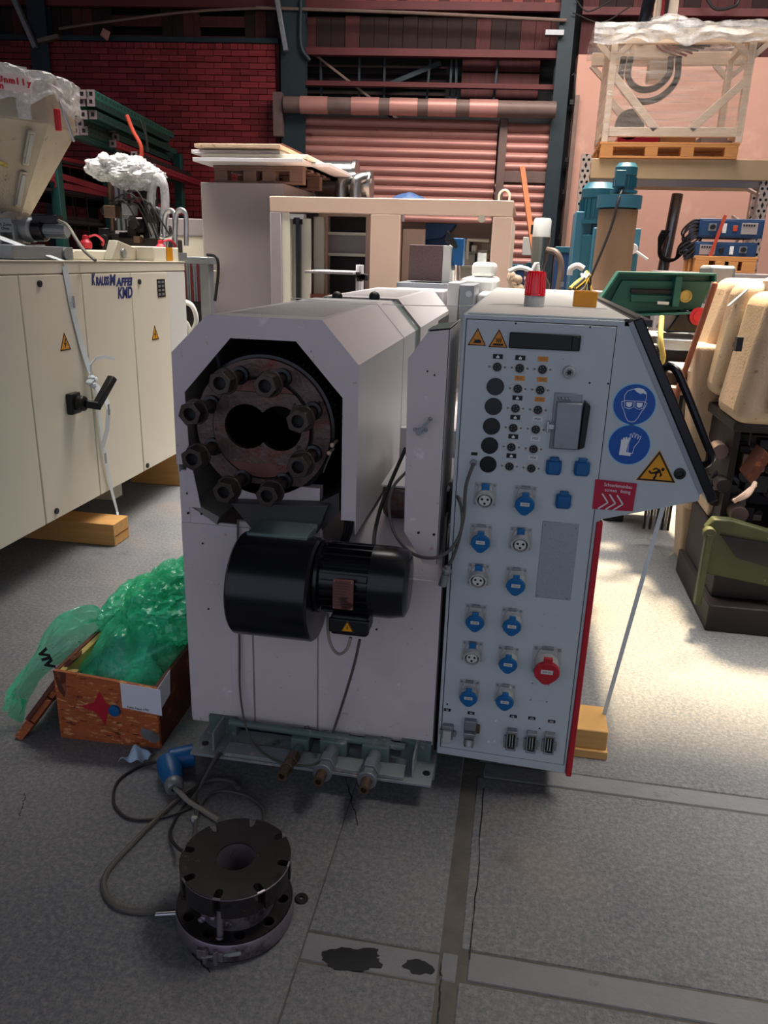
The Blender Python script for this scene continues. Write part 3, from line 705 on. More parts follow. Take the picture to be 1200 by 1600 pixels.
for i,(px,py,ax,ay,s_) in enumerate(((440,1213,468,1168,.85),(497,1222,520,1172,1.25),(568,1235,586,1180,1.25))):
    a=Yp(ax,ay,2.03);e=Yp(px,py,1.86);d=(e-a);L=d.length;d.normalize()
    blk=B().box(a.x-.035*s_,a.x+.035*s_,2.03,2.09,a.z-.03,a.z+.03).build('valve_block',m_base,ex,bevel=.004)
    b=B();b.cyl(a,a+d*L*.42,.018*s_,n=14);b.build('hose_stem',m_base if i==0 else m_zinc,ex)
    b=B();b.cyl(a+d*L*.28,a+d*L*.52,.025*s_,n=6).cyl(a+d*L*.53,a+d*L*.70,.021*s_,n=6).cyl(a+d*L*.70,a+d*L*.75,.024*s_,n=20);b.build('coupling_nut',m_zinc if i else m_brass,ex,bevel=.002)
    b=B();b.lathe(a,d,[(.0165,L*.6),(.0165,L*.8),(.0145,L*.84),(.0165,L*.88),(.0145,L*.92),(.0165,L*.98),(.0165,L),(.009,L),(.009,L*.9)],20,cap=(False,True));b.build('hose_nipple',m_brass,ex)
# cables on the front
def pts(l): return [Yp(x,y,v) for x,y,v in l]
B().tube(pts([(372,812,2.085),(371,900,2.075),(374,1000,2.08),(376,1090,2.07),(392,1155,2.03),(430,1188,1.96),(480,1196,1.93),(505,1186,1.95)]),.0035).build('front_cable',m_cable,ex)
B().tube(pts([(562,1000,1.9),(553,1040,1.95),(535,1100,2.04),(518,1150,2.07),(505,1180,2.0)]),.0045).build('front_cable',m_cable,ex)
B().tube(pts([(512,958,1.95),(513,990,1.93),(519,1012,1.92),(530,1022,1.91),(542,1014,1.9),(548,996,1.9)]),.0045).build('cable_loop',m_cablel,ex)
B().tube(pts([(634,700,2.3),(612,750,2.25),(596,790,2.2),(586,830,2.15),(584,858,2.05)]),.006).build('front_cable',m_cabled,ex)
for k in range(3):
    B().tube(pts([(541+k*6,805,2.16),(538+k*5,832,2.15),(530+k*4,856,2.1)]),.005).build('short_hose',m_cabled,ex)
# rear of the line: gearbox, cooling block, drive
B().box(-.80,-.47,4.75,5.6,.5,1.43).build('gearbox_housing',m_hood,ex,bevel=.01)
a=Yp(640,382,5.2);c_=Yp(690,440,5.2)
B().box(a.x,c_.x,5.2,5.55,c_.z,a.z).build('oil_cooler_core',m_grn2,ex,bevel=.004)
B().box(c_.x,c_.x+.05,5.2,5.58,c_.z-.01,a.z+.0).build('cooler_side_frame',m_white,ex,bevel=.003)
B().box(a.x-.06,c_.x+.14,5.1,5.7,c_.z-.05,c_.z-.01).build('cooler_tray',m_zinc,ex,bevel=.003)
q=Yp(708,395,5.3);B().cyl((c_.x+.02,5.35,q.z-.02),(q.x+.02,5.35,q.z-.02),.09,n=20).build('cooler_motor',m_zinc,ex)
B().box(q.x+.0,q.x+.07,5.25,5.4,q.z-.08,q.z+.09).build('cooler_terminal_box',m_blued,ex,bevel=.006)
for k in range(3):
    B().tube([(q.x-.02+.02*k,5.2,q.z+.05),(q.x-.03,5.16,q.z+.08+.02*k),(q.x+.03,5.18,q.z+.03)],.012,6).build('cooler_hose',m_blk,ex)
B().tube([(q.x+.05,5.22,q.z-.08),(q.x+.07,5.15,q.z-.2),(q.x+.12,4.95,q.z-.35)],.008,6).build('cooler_cable',m_pipe,ex)
B().tube([(q.x+.03,5.22,q.z-.08),(q.x+.05,5.1,q.z-.2),(q.x+.13,4.9,q.z-.37)],.008,6).build('cooler_cable',m_pipe,ex)
a=Yp(700,450,4.75)
B().box(a.x-.0,a.x+.07,4.72,5.3,1.0,1.48).build('drive_frame_plate',m_hood,ex,bevel=.004)
a2=Yp(728,448,4.7);B().box(a.x+.075,a2.x+.05,4.7,5.2,1.0,1.47).build('drive_frame_plate',m_zinc,ex,bevel=.004)
B().cyl((a2.x+.02,4.69,1.42),(a2.x+.02,4.7,1.42),.018,n=16).build('drive_bolt',m_chr,ex)
B().box(a2.x+.06,a2.x+.2,4.9,5.7,1.2,1.42).build('drive_housing',m_hood,ex,bevel=.02)
B().box(-.42,-.18,5.3,6.1,1.15,1.5).box(-.36,-.2,5.5,5.9,1.5,1.6).build('drive_housing',m_white,ex,bevel=.03)
B().cyl((-.3,5.6,1.6),(-.3,5.6,1.66),.03,n=12).build('breather_cap',m_white,ex)
B().box(-.9,-.2,5.6,6.35,.1,1.15).build('motor_base',m_hood,ex,bevel=.01)
# ---------------- control cabinet ----------------
cb=thing('control_cabinet','light grey socket cabinet with slanted black-framed side and blue sockets','cabinet',(.06,2.9,0))
X0,X1=-.153,.262
P=[(X0,.105),(.250,.092),(.262,.93),(.512,1.005),(.512,1.03),(.276,1.468),(X0,1.468)]
B().prism(P,'y',YF,4.3).build('cabinet_body',m_cab,cb,bevel=.003)
B().box(-.14,.275,2.108,4.28,1.4685,1.474).build('cabinet_roof',m_white,cb,bevel=.002)
# service panel outline (recessed joint) : thin proud plate
pp=[yp(738,500),yp(969,514),yp(878,1187),yp(690,1165)]
F=YF-.004
sp=B().prism([(X0+.012,.135),(X0+.395,.125),(X0+.395,1.452),(X0+.012,1.455)],'y',F,YF+.001).build('socket_panel',m_cab,cb,bevel=.0012,seg=1)
B().prism([(X0+.0095,.1325),(X0+.3975,.1225),(X0+.3975,1.4545),(X0+.0095,1.4575)],'y',YF-.0012,YF+.001).build('panel_joint',m_hbk,cb)
for px,py in ((806,505),(922,511),(921,598),(950,599),(699,1099),(843,1137)):
    x,z=yp(px,py);B().cyl((x,F-.0008,z),(x,F+.001,z),.0028,n=10).build('screw_hole',m_blk,cb)
# red corner strip
B().box(.252,.270,YF-.008,YF+.02,.087,.925).build('red_corner_strip',m_red,cb,bevel=.004)
# black framed slanted side
pa,pb=Vector((.281,1.468)),Vector((.520,1.03))
e=(pb-pa).normalized();n=Vector((-e.y,e.x));
if n.x<0:n=-n
q=[pa-e*.0,pb+e*.035,pb+e*.035+n*.026,pa+n*.026]
B().prism([tuple(v) for v in q],'y',YF-.004,YF+.05).build('door_frame',m_dark,cb,bevel=.004)
B().prism([tuple(v) for v in q],'y',3.9,3.95).build('door_frame',m_dark,cb,bevel=.004)
q2=[pa+n*.004,pb+n*.004,pb+n*.016,pa+n*.016]
B().prism([tuple(v) for v in q2],'y',YF+.05,3.9).build('side_door',m_blk,cb)
B().prism([tuple(pa-n*.012),tuple(pb-n*.012),tuple(pb),tuple(pa)],'y',YF-.0035,YF+.3).build('door_edge_profile',m_zinc,cb)
B().box(.262,.33,YF,3.9,1.455,1.472).build('roof_edge_gasket',m_hbk,cb)
# long handle
h0=Yp(1040,590,YF+.02);h1=Yp(1030,575,YF+.02)
hp=pts([(1030,592,2.16),(1040,574,2.13),(1056,578,2.11),(1072,612,2.10),(1103,690,2.10),(1112,713,2.11),(1106,724,2.13),(1092,728,2.16)])
B().tube(hp,.0105,10,k=5).build('door_handle',m_dark,cb)
# base of cabinet
B().box(X0+.005,.24,YF+.05,4.25,.07,.105).build('cabinet_plinth',m_base,cb)
def plate(px,py,w_,h_,m,name,parent=sp,y=None,t=.0015):
    x,z=yp(px,py,F);return B().box(x-w_/2,x+w_/2,F-t,F,z-h_/2,z+h_/2).build(name,m,parent)
# big black plug-in strip
x0,z1=yp(797,516,F);x1,z0=yp(905,551,F)
B().box(x0,x1,F-.012,F,z0+.004,z1-.004).build('black_recess_handle',m_blk,cb,bevel=.003)
B().box(x1-.022,x1-.004,F-.017,F-.01,z0+.006,z1-.008).build('black_latch_tab',m_blk,cb,bevel=.002)
x,z=yp(745,540,F);tri_sign(cb,(x,z),.050,F,'hand',m_org,.047)
x,z=yp(778,543,F);tri_sign(cb,(x,z),.052,F,'heat',m_org,.049)
# round connectors
RC=[(777,573,'k'),(812,575,'k'),(847.5,577,'o'),(809,607,'o'),(844,609,'o'),(805.5,637.6,'k'),(840.4,640,'o'),(802,668,'k'),(837,670.5,'M24'),(799,698,'k'),(833.5,701,'M25'),(796,728,'k'),(830,731,'M26')]
def connector(px,py):
    x,z=yp(px,py,F);r=.0125
    pl=[]
    for i in range(24):
        t=2*math.pi*i/24;c,s_=math.cos(t),math.sin(t)
        rr=.0165 if abs(s_)>.5 else .0165+(.008*(abs(c)-.866)/.134 if abs(c)>.866 else 0)
        pl.append((x+c*rr*1.05,z+s_*rr))
    o=B().prism(pl,'y',F-.002,F).build('round_connector',m_sface,cb,bevel=.0006,seg=1)
    B().lathe((x,F-.002,z),(0,-1,0),[(.0142,0),(.0142,.005),(.0118,.006),(.0112,.001)],20).build('connector_ring',m_sock,o)
    B().cyl((x,F-.0025,z),(x,F-.0035,z),.0115,n=18).build('connector_core',m_blk,o)
    b=B()
    for k in range(5):
        t=k*1.256;b.cyl((x+math.cos(t)*.006,F-.0035,z+math.sin(t)*.006),(x+math.cos(t)*.006,F-.006,z+math.sin(t)*.006),.0012,n=6)
    b.build('connector_pins',m_zinc,o)
    for s_ in (-1,1): B().sph((x+s_*.0205,F-.003,z),.0032,8,6).build('screw',m_zinc,o)
for px,py,k in RC:
    connector(px,py)
    ly=py-16
    lx=px+(1 if py<600 else 3)
    m={'k':m_blt,'o':m_org}.get(k,m_whl)
    pt=plate(lx,ly,.0265,.0125,m,'tag_plate')
    x,z=yp(lx,ly,F)
    if k=='k':
        B().box(x-.004,x+.004,F-.002,F-.0015,z-.004,z+.001).box(x-.0015,x+.0015,F-.002,F-.0015,z+.001,z+.0035).build('plate_symbol',m_wht,pt)
    elif k=='o': text('E-W',"plate_print",m_pipe,pt,(x,F-.0017,z),(1,0,0),(0,0,1),.008)
    else: text(k,"plate_print",m_blt,pt,(x,F-.0017,z),(1,0,0),(0,0,1),.009)
for px,py in ((774,604),(771,635),(768,666),(765,696),(762.6,725.5)):
    x,z=yp(px,py,F);B().cyl((x,F-.003,z),(x,F,z),.0235,n=36).build('blanking_disc',m_blk if 0 else m_dark,cb,bevel=.0008)
# key knob
x,z=yp(889,581,F)
kk=B().lathe((x,F,z),(0,-1,0),[(.017,0),(.017,.005),(.0145,.018),(.0115,.019),(.0115,.014)],24).build('fuse_knob',m_sock,cb)
st=[]
for i in range(12):
    t=2*math.pi*i/12;rr=.009 if i%2==0 else .0045;st.append((x+math.cos(t)*rr,z+math.sin(t)*rr))
B().cyl((x,F-.014,z),(x,F-.0145,z),.0118,n=20).build('knob_face',m_zinc,kk);B().prism(st,'y',F-.0155,F-.0145).build('star_socket',m_blk,kk)
# big rectangular connector
x0,z1=yp(869,613,F);x1,z0=yp(897,703,F)
bc_=B().box(x0-.004,x1+.006,F-.004,F,z0,z1).build('heavy_connector',m_zinc,cb,bevel=.003)
B().box(x0+.004,x1+.008,F-.028,F-.004,z0+.006,z1-.022).build('heavy_connector_cover',m_zinc,bc_,bevel=.003)
B().prism([(x1+.008,z0+.006),(x1+.024,z0+.014),(x1+.028,z1-.028),(x1+.012,z1-.014)],'y',F-.030,F).build('heavy_connector_hood',m_blk,bc_,bevel=.003)
B().box(x0-.017,x0+.004,F-.012,F,(z0+z1)/2-.022,(z0+z1)/2-.008).box(x0-.017,x0-.011,F-.016,F-.0,(z0+z1)/2-.03,(z0+z1)/2+.0).build('locking_lever',m_chr,bc_,bevel=.001)
b=B()
for k in range(4): b.cyl((x0+.006+k*.009,F-.012,z1-.012),(x0+.012+k*.009,F-.012,z1-.016),.0035,n=8)
b.build('spring_clip',m_zinc,bc_)
# schuko style blue sockets
for px,py in ((865,728),(909,730),(880,781)):
    x,z=yp(px,py,F);w_=.021
    pl=[(x-w_,z-.014),(x-w_*.8,z-.023),(x+w_*.8,z-.023),(x+w_,z-.014),(x+w_,z+.016),(x+w_*.6,z+.018),(x-w_*.6,z+.018),(x-w_,z+.016)]
    o=B().prism(pl,'y',F-.012,F).build('blue_socket',m_blued,cb,bevel=.003)
    B().box(x-.012,x+.012,F-.017,F-.006,z+.016,z+.028).build('socket_hinge',m_blued,o,bevel=.002)
    B().box(x-.016,x+.016,F-.017,F-.012,z-.019,z+.016).build('socket_lid',m_blued,o,bevel=.003)
    for sx in (-1,1):
        for sz in (-.014,.012): B().cyl((x+sx*.0215,F-.003,z+sz),(x+sx*.0215,F-.008,z+sz),.0035,n=8).build('screw',m_chr,o)
# CEE sockets
def cee(px,py,openn,s_=1.,red=False):
    x,z=yp(px,py,F);S=s_;w_=.0305*S;h_=.033*S;lid=m_redp if red else m_bluep
    o=B().box(x-w_,x+w_,F-.003,F,z-h_,z+h_).build('power_socket',m_sock,cb,bevel=.003)
    for sx in (-1,1):
        for sz in (-1,1): B().cyl((x+sx*w_*.8,F-.003,z+sz*h_*.82),(x+sx*w_*.8,F-.006,z+sz*h_*.82),.0038*S,n=10).build('screw',m_zinc,o)
    cx,cz=x+.001,z-.006*S;d=Vector((0,-1,-.22)).normalized();c0=Vector((cx,F-.002,cz))
    B().prism([(x-.017*S,z+.028*S),(x+.017*S,z+.028*S),(x+.026*S,z-.006*S),(x-.026*S,z-.006*S)],'y',F-.012,F-.003).build('socket_shroud',m_sock,o,bevel=.003)
    B().lathe(c0,d,[(.027*S,0),(.0255*S,.02*S),(.0255*S,.028*S),(.0215*S,.028*S),(.0205*S,.012*S)],32).build('socket_collar',m_sock if openn or not 0 else lid,o)
    if openn:
        f0=c0+d*.013*S;u=Vector((1,0,0));v=d.cross(u)
        B().cyl(f0,f0+d*.001,.0205*S,n=28).build('socket_well',m_hbk,o)
        B().cyl(f0+d*.001,f0+d*.013*S,.0165*S,n=28).build('socket_insert',m_sface,o,bevel=.0008)
        for k in range(3):
            t=k*2.094+.5;c=f0+d*.0125*S+u*math.cos(t)*.009*S+v*math.sin(t)*.009*S
            B().cyl(c,c+d*.0016,.0036*S,n=12).build('contact_hole',m_blk,o)
        # lid folded up: narrow tab seen edge on
        B().box(x-.0105*S,x+.0105*S,F-.018,F-.008,z+.012*S,z+.034*S).build('socket_lid',lid,o,bevel=.003)
    else:
        f0=c0+d*.026*S
        R_=.0275*S;pl=[]
        u=Vector((1,0,0));v=d.cross(u);
        if v.z<0:v=-v
        prof=[]
        for i in range(28):
            t=2*math.pi*i/28;c,s2=math.cos(t),math.sin(t);rr=R_*(1+(.22*(max(0,-s2)-.85)/.15 if s2<-.85 else 0))
            prof.append(u*c*rr+v*s2*rr)
        b=B();vv=[f0+q for q in prof]+[f0+d*.009*S+q*.97 for q in prof];n=28
        b.add(vv,[tuple(range(n)),tuple(range(n,2*n))]+[(i,(i+1)%n,(i+1)%n+n,i+n) for i in range(n)])
        b.build('socket_lid',lid,o,bevel=.002)
        b=B();b.bar(f0+v*.012*S+d*.006*S,f0+v*.037*S+d*.002,.019*S,.009*S,up=d);b.build('lid_arm',lid,o,bevel=.002)
        b=B();c=f0+d*.0092*S+v*.004*S;b.bar(c-u*.0125*S,c+u*.0125*S,.011*S,.0012,up=d);lb=b.build('rating_label',m_sface,o)
        text('16A-6h' if not red else '32A-6h','label_print',m_blt,o,c+d*.0008,u,v,.006*S,ext=.0002)
    B().box(x-.012*S,x+.012*S,F-.013,F-.003,z+.027*S,z+.034*S).build('socket_hinge',m_zinc,o,bevel=.001)
for px,py,op in ((758,772,1),(820,777,0),(751.5,836,0),(813,841,1),(747.5,897,1),(806,903,0),(743,960,0),(800,966,0),(738,1017,1),(794,1025,0),(733,1077,0),(789,1083,0)):
    cee(px,py,op)
cee(854,1031,0,1.38,True)
# aluminium blanking plate
pl=B().box(yp(848,815,F)[0],yp(905,820,F)[0],F-.0025,F,yp(870,936,F)[1],yp(875,816,F)[1]).build('blanking_plate',m_plat,cb,bevel=.001,seg=1)
for px,py in ((852,820),(900,825),(840,929),(886,935)):
    x,z=yp(px,py,F);x=min(max(x,yp(848,815,F)[0]+.005),yp(905,820,F)[0]-.005);B().cyl((x,F-.004,z),(x,F-.0025,z),.0032,n=10).build('screw',m_zinc,pl)
# blanked round cut-outs
for px,py,r in ((858,970,.021),(843,1082,.030)):
    x,z=yp(px,py,F);B().lathe((x,F-.0002,z),(0,-1,0),[(r,0),(r,.0007),(r-.0012,.0007),(r-.0012,0)],36).build('blank_ring',m_cab,cb)
    for sx in (-1,1):
        for sz in (-1,1): B().cyl((x+sx*r*.8,F-.0012,z+sz*r*.95),(x+sx*r*.8,F,z+sz*r*.95),.0028,n=8).build('plug_screw',m_sock if r<.025 else m_zinc,cb)
for px,py in ((775,1126),(763,1158),(772,1158)):
    x,z=yp(px,py,F);B().cyl((x,F-.0015,z),(x,F,z),.0032,n=10).build('white_plug',m_wht,cb)
# bottom connectors
def conn_tag(px,py,s):
    pt=plate(px,py,.0215,.0095,m_blt,'tag_plate');x,z=yp(px,py,F)
    text(s,'plate_print',m_wht,pt,(x,F-.0017,z),(1,0,0),(0,0,1),.007)
for px,py,s in ((699,1109,'X6'),(736,1114,'X4'),(802,1119,'X21'),(831,1122,'X22'),(862,1127,'X23')): conn_tag(px,py,s)
# closed one
x,z=yp(700,1140,F)
o=B().box(x-.017,x+.017,F-.018,F,z-.025,z+.024).build('rectangular_connector',m_zinc,cb,bevel=.003)
B().box(x-.014,x+.012,F-.03,F-.018,z-.033,z+.012).build('connector_cap',m_sock,o,bevel=.003)
B().box(x-.026,x-.017,F-.014,F-.004,z-.012,z+.004).box(x+.017,x+.026,F-.014,F-.004,z-.014,z+.002).build('latch',m_zinc,o,bevel=.001)
# angled gland connector
x,z=yp(735,1133,F)
o=B().box(x-.019,x+.019,F-.02,F,z-.01,z+.026).build('rectangular_connector',m_zinc,cb,bevel=.003)
B().prism([(x-.019,z-.01),(x+.019,z-.01),(x+.014,z-.04),(x-.014,z-.04)],'y',F-.034,F-.004).build('connector_elbow',m_zinc,o,bevel=.003)
c=Vector((x,F-.03,z-.036));d=Vector((0,-.6,-.8)).normalized()
B().lathe(c,d,[(.0165,0),(.0165,.012),(.014,.02),(.0085,.02),(.0085,.005)],20,cap=(False,True)).build('cable_gland',m_zinc,o)
B().box(x+.02,x+.03,F-.012,F-.002,z-.02,z+.008).build('latch',m_brass,o,bevel=.001)
# pin connectors
for px,py in ((799,1152),(830,1156),(858,1158)):
    x,z=yp(px,py,F)
    o=B().annulus([(x-.0155,z-.035),(x+.0155,z-.035),(x+.0155,z+.035),(x-.0155,z+.035)],[(x-.011,z-.029),(x+.011,z-.029),(x+.011,z+.025),(x-.011,z+.025)],'y',F-.022,F).build('pin_connector',m_zinc,cb,bevel=.002)
    B().box(x-.012,x+.012,F-.006,F,z-.03,z+.026).build('connector_well',m_blk,o)
    b=B()
    for j in range(8):
        for i in (-.004,.004): b.box(x+i-.0013,x+i+.0013,F-.016,F-.006,z-.024+j*.006,z-.0215+j*.006)
    b.build('contact_pins',m_sface,o,kind='stuff')
    B().box(x-.009,x+.009,F-.02,F-.006,z+.021,z+.026).build('guide_clip',m_brass,o)
    B().box(x-.022,x-.0155,F-.016,F-.004,z-.03,z+.01).box(x+.0155,x+.022,F-.016,F-.004,z-.022,z+.004).build('latch',m_zinc,o,bevel=.001)
# signs on the right
def disc_sign(px,py,rw,y=YF):
    x,z=yp(px,py,y);n=48
    o=B().cyl((x,y-.0008,z),(x,y,z),rw,n=n).build('round_sign',m_lbl,cb);B().cyl((x,y-.0014,z),(x,y-.0006,z),rw*.955,n=n).build('sign_face',m_bls,o);return o,x,z
def line(parent,pl,y,r,m=m_wht,name='sign_line',closed=False):
    p=[Vector((a,y,b2)) for a,b2 in pl]
    if closed:p=p+[p[0]]
    b=B()
    for i in range(len(p)-1): b.bar(p[i],p[i+1],r,.0006,up=(0,1,0))
    return b.build(name,m,parent)
o,x,z=disc_sign(991,632,.0555);k=.0555
hd=[(-.02,-.84),(-.2,-.8),(-.33,-.6),(-.45,-.3),(-.56,-.1),(-.6,.12),(-.48,.14),(-.5,.4),(-.38,.62),(-.2,.7),(.0,.78),(.25,.76),(.45,.62),(.52,.4),(.48,.14),(.56,.1),(.5,-.1),(.38,-.3),(.25,-.6),(.12,-.8)]
line(o,[(x+a*k,z+b2*k) for a,b2 in hd],YF-.0016,.0013,closed=True)
B().prism([(x+a*k,z+b2*k) for a,b2 in ((-.1,.72),(.1,.8),(.35,.74),(.5,.5),(.35,.56),(.2,.52),(.05,.6))],'y',YF-.002,YF-.0014).build('sign_hair',m_wht,o)
for s_ in (-1,1):
    B().prism([(x+(s_*.24+a)*k,z+b2*k) for a,b2 in ((-.14,.1),(.14,.1),(.12,-.08),(.0,-.14),(-.12,-.08))],'y',YF-.002,YF-.0014).build('sign_lens',m_wht,o)
    line(o,[(x+(s_*.24+a)*k,z+b2*k) for a,b2 in ((-.22,.17),(.22,.17),(.2,-.14),(.0,-.22),(-.2,-.14))],YF-.0016,.0012,closed=True)
line(o,[(x-.6*k,z+.1*k),(x-.46*k,z+.14*k)],YF-.0016,.0014);line(o,[(x+.46*k,z+.14*k),(x+.58*k,z+.08*k)],YF-.0016,.0014)
o,x,z=disc_sign(983,695,.0555)
B().prism([(x+a*k,z+b2*k) for a,b2 in ((-.42,-.52),(.12,-.54),(.12,-.38),(-.1,-.36),(-.06,.1),(-.0,.36),(-.06,.38),(-.1,.25),(-.14,.38),(-.2,.38),(-.22,.25),(-.26,.36),(-.32,.34),(-.32,.2),(-.4,.28),(-.4,0))],'y',YF-.002,YF-.0014).build('sign_glove',m_wht,o)
gl=[(.2,-.42),(.24,-.1),(.42,.2),(.5,.44),(.42,.46),(.34,.3),(.36,.52),(.28,.56),(.22,.34),(.2,.6),(.12,.6),(.1,.36),(.04,.56),(-.02,.52),(.02,.3),(-.04,.1),(-.02,-.38)]
line(o,[(x+a*k,z+b2*k) for a,b2 in gl],YF-.0016,.0013,closed=True)
# trip hazard triangle
A=[yp(1031,703),yp(993,750),yp(1056,755)];cx=sum(a[0] for a in A)/3;cz=sum(a[1] for a in A)/3
def tsc(k): return [(cx+(a-cx)*k,cz+(b2-cz)*k) for a,b2 in A]
o=B().prism(tsc(1),'y',YF-.0008,YF).build('trip_warning_sign',m_yel,cb);B().annulus(tsc(.95),tsc(.80),'y',YF-.0016,YF-.0008).build('sign_border',m_blt,o)
k=.05;z=cz-.004;x=cx
B().cyl((x+.22*k*1.3,YF-.0018,z+.2*k),(x+.22*k*1.3,YF-.0008,z+.2*k),.0045,n=14).build('figure_head',m_blt,o)
for l,r in (([(.18,.12),(-.05,.0)],.008),([(.14,.14),(-.08,.24),(-.22,.14)],.004),([(.14,.05),(.26,-.12),(.16,-.2)],.004),([(-.05,.02),(-.02,-.18),(-.14,-.34),(-.04,-.36)],.005),([(-.05,.0),(-.3,-.06),(-.42,.08)],.005)):
    line(o,[(x+a*k,z+b2*k) for a,b2 in l],YF-.0014,r,m_blt,'figure_limb')
line(o,[(x-.4*k,z-.42*k),(x+.2*k,z-.42*k)],YF-.0014,.0015,m_blt,'figure_ground')
x,z=yp(1062,740);B().lathe((x,YF,z),(0,-1,0),[(.0155,0),(.0155,.004),(.012,.006),(.009,.006),(.009,.001)],24,cap=(False,True)).build('rubber_grommet',m_blk,cb)
# red screws-fitting label
A=[yp(930,748),yp(995,755),yp(988,798),yp(925,794)]
o=B().prism(A,'y',YF-.0062,YF-.004).build('red_label',m_rdl,cb)
ux=Vector((A[1][0]-A[0][0],0,A[1][1]-A[0][1]));uy=Vector((A[0][0]-A[3][0],0,A[0][1]-A[3][1]))
def LP(u,v): return Vector((A[3][0],YF-.0064,A[3][1]))+ux*u+uy*v
text('Schneckeneinbau','label_print',m_wht,o,LP(.56,.86),ux,uy,.0135,ext=.0002,sx=.8)
text('screws   fitting','label_print',m_wht,o,LP(.56,.69),ux,uy,.0135,ext=.0002,sx=.85)
for k in range(3):
    a=.2+k*.18
    b=B();b.bar(LP(a,.55),LP(a+.16,.27),.004,.0005,up=(0,1,0)).bar(LP(a+.16,.27),LP(a-.06,.0+.03),.004,.0005,up=(0,1,0));b.build('label_chevron',m_lbl if 0 else m_whl,o)
# beacon and amber cover
a=Zp(834,479,1.474)
bt=B().lathe((a.x,a.y,1.474),(0,0,1),[(.031,0),(.031,.030),(.029,.033)],32).build('beacon_base',m_sock,cb)
B().lathe((a.x,a.y,1.507),(0,0,1),[(.032,0),(.032,.004),(.0305,.005),(.027,.068),(.024,.072),(.0,.073)],32).build('beacon_lens',m_beac,cb)
b=B()
for k in range(20):
    t=2*math.pi*k/20;b.bar((a.x+math.cos(t)*.0305,a.y+math.sin(t)*.0305,1.513),(a.x+math.cos(t)*.0275,a.y+math.sin(t)*.0275,1.574),.003,.003)
b.build('lens_rib',m_beac,cb)
a=Zp(895,481,1.474);c_=Zp(931,482,1.474)
B().box(a.x,c_.x,a.y,a.y+.05,1.474,1.474+.052).build('amber_cover',m_amb,cb,bevel=.006)
for px,py in ((878,448),):
    a=Zp(px,py,1.474);B().cyl((a.x,a.y,1.474),(a.x,a.y,1.5),.01,n=8).build('eye_bolt',m_zinc,cb)
# armoured cable loops from the gland
x,z=yp(740,722,F);B().cyl((x,F-.012,z),(x,F,z),.009,n=14).build('cable_gland',m_zinc,cb,bevel=.002)
plate(741,709,.0175,.0085,m_blt,'tag_plate')
B().tube(pts([(740,724,2.08),(728,760,2.06),(724,810,2.06),(712,860,2.06),(698,890,2.06),(692,905,2.06)]),.0048,8).build('armoured_cable',m_cable,cb)
B().tube(pts([(703,755,2.15),(720,790,2.07),(720,830,2.05),(700,862,2.04),(672,872,2.04),(640,862,2.06),(615,830,2.09),(608,790,2.11),(615,760,2.12),(634,738,2.16)]),.0048,8).build('armoured_cable',m_cable,cb)
a=Yp(700,885,2.05);c_=Yp(691,915,2.05)
B().cyl(a,a.lerp(c_,.4),.009,n=12).cyl(a.lerp(c_,.4),c_,.0125,n=12).cyl(a.lerp(c_,.15),a.lerp(c_,.25),.016,n=12).build('cable_plug',m_zinc,cb,bevel=.001)
B().tube(pts([(660,478,3.0),(724,478,2.6)]),.0012,5).build('steel_wire',m_white,cb) if 0 else None
# ---------------- long cream machine on the left ----------------
KX=-2.3;KY1=5.18;KZ0=.27;KZ1=1.535
km=thing('blow_moulding_machine' if 0 else 'cream_machine','long cream cabinet machine with four tall doors, blue lettering and a rotary switch','machine',(KX-.6,3.4,0))
B().box(KX-1.25,KX-.004,1.2,KY1,KZ0,KZ1-.0).build('cabinet_body',m_cream,km,bevel=.004)
def kx(px,py): q=Xp(px,py,KX);return q.y,q.z
ys=[1.6,kx(43,600)[0],kx(138,600)[0],kx(212,600)[0],kx(268,600)[0]]
ztop_=kx(43,430)[1]
for i in range(4):
    B().box(KX-.004,KX+.016,ys[i]+.004,ys[i+1]-.004,KZ0+.0,ztop_).build('door',m_cream,km,bevel=.004)
    B().box(KX-.006,KX+.002,ys[i]-.004,ys[i]+.004,KZ0,ztop_).build('door_gap',m_creamd,km)
B().box(KX-.004,KX+.012,ys[4]+.004,KY1,KZ0+.02,ztop_).build('end_panel',m_white,km,bevel=.003)
B().box(KX-.6,KX+.014,1.2,KY1,ztop_+.006,KZ1).build('top_rail',m_cream,km,bevel=.004)
B().box(KX-1.3,KX+.018,1.2,KY1,KZ1,KZ1+.008).build('top_edge',m_creamd,km,bevel=.002)
for px,py in ((56,443),(83,798),(213,440),(226,727)):
    y,z=kx(px,py);B().cyl((KX+.016,y,z),(KX+.026,y,z),.016,n=16).build('door_lock',m_blk,km,bevel=.002)
# lettering (both lines as printed)
def ktext(s,p0,p1,py,size,sh=.22,bold=.004):
    ya,_=kx(p0,py);yb,z=kx(p1,py);o=text(s,'lettering',mat('navy_print','#1d2f6f',.5),km,(0,0,0),(0,1,0),(0,0,1),size,shear=sh,bold=bold,ext=.0008)
    vs=[v.co for v in o.data.vertices];w0=min(v.y for v in vs);w1=max(v.y for v in vs);z0=min(v.z for v in vs);ox=LOC[km.name]
    for v in o.data.vertices:
        v.co.y=ya-ox.y+(v.co.y-w0)/(w1-w0)*(yb-ya);v.co.x=v.co.x+ox.x+KX+.017-ox.x;v.co.z=v.co.z-z0+z-ox.z
ktext('K',139,145.5,445.5,.078);ktext('RAUSS',145.6,166.8,445.5,.060,.22,.003);ktext('M',166.8,177.5,445.7,.078);ktext('AFFEI',176.8,203.5,446,.060,.22,.003);ktext('KMD',180,203.5,465,.086,.2,.003)
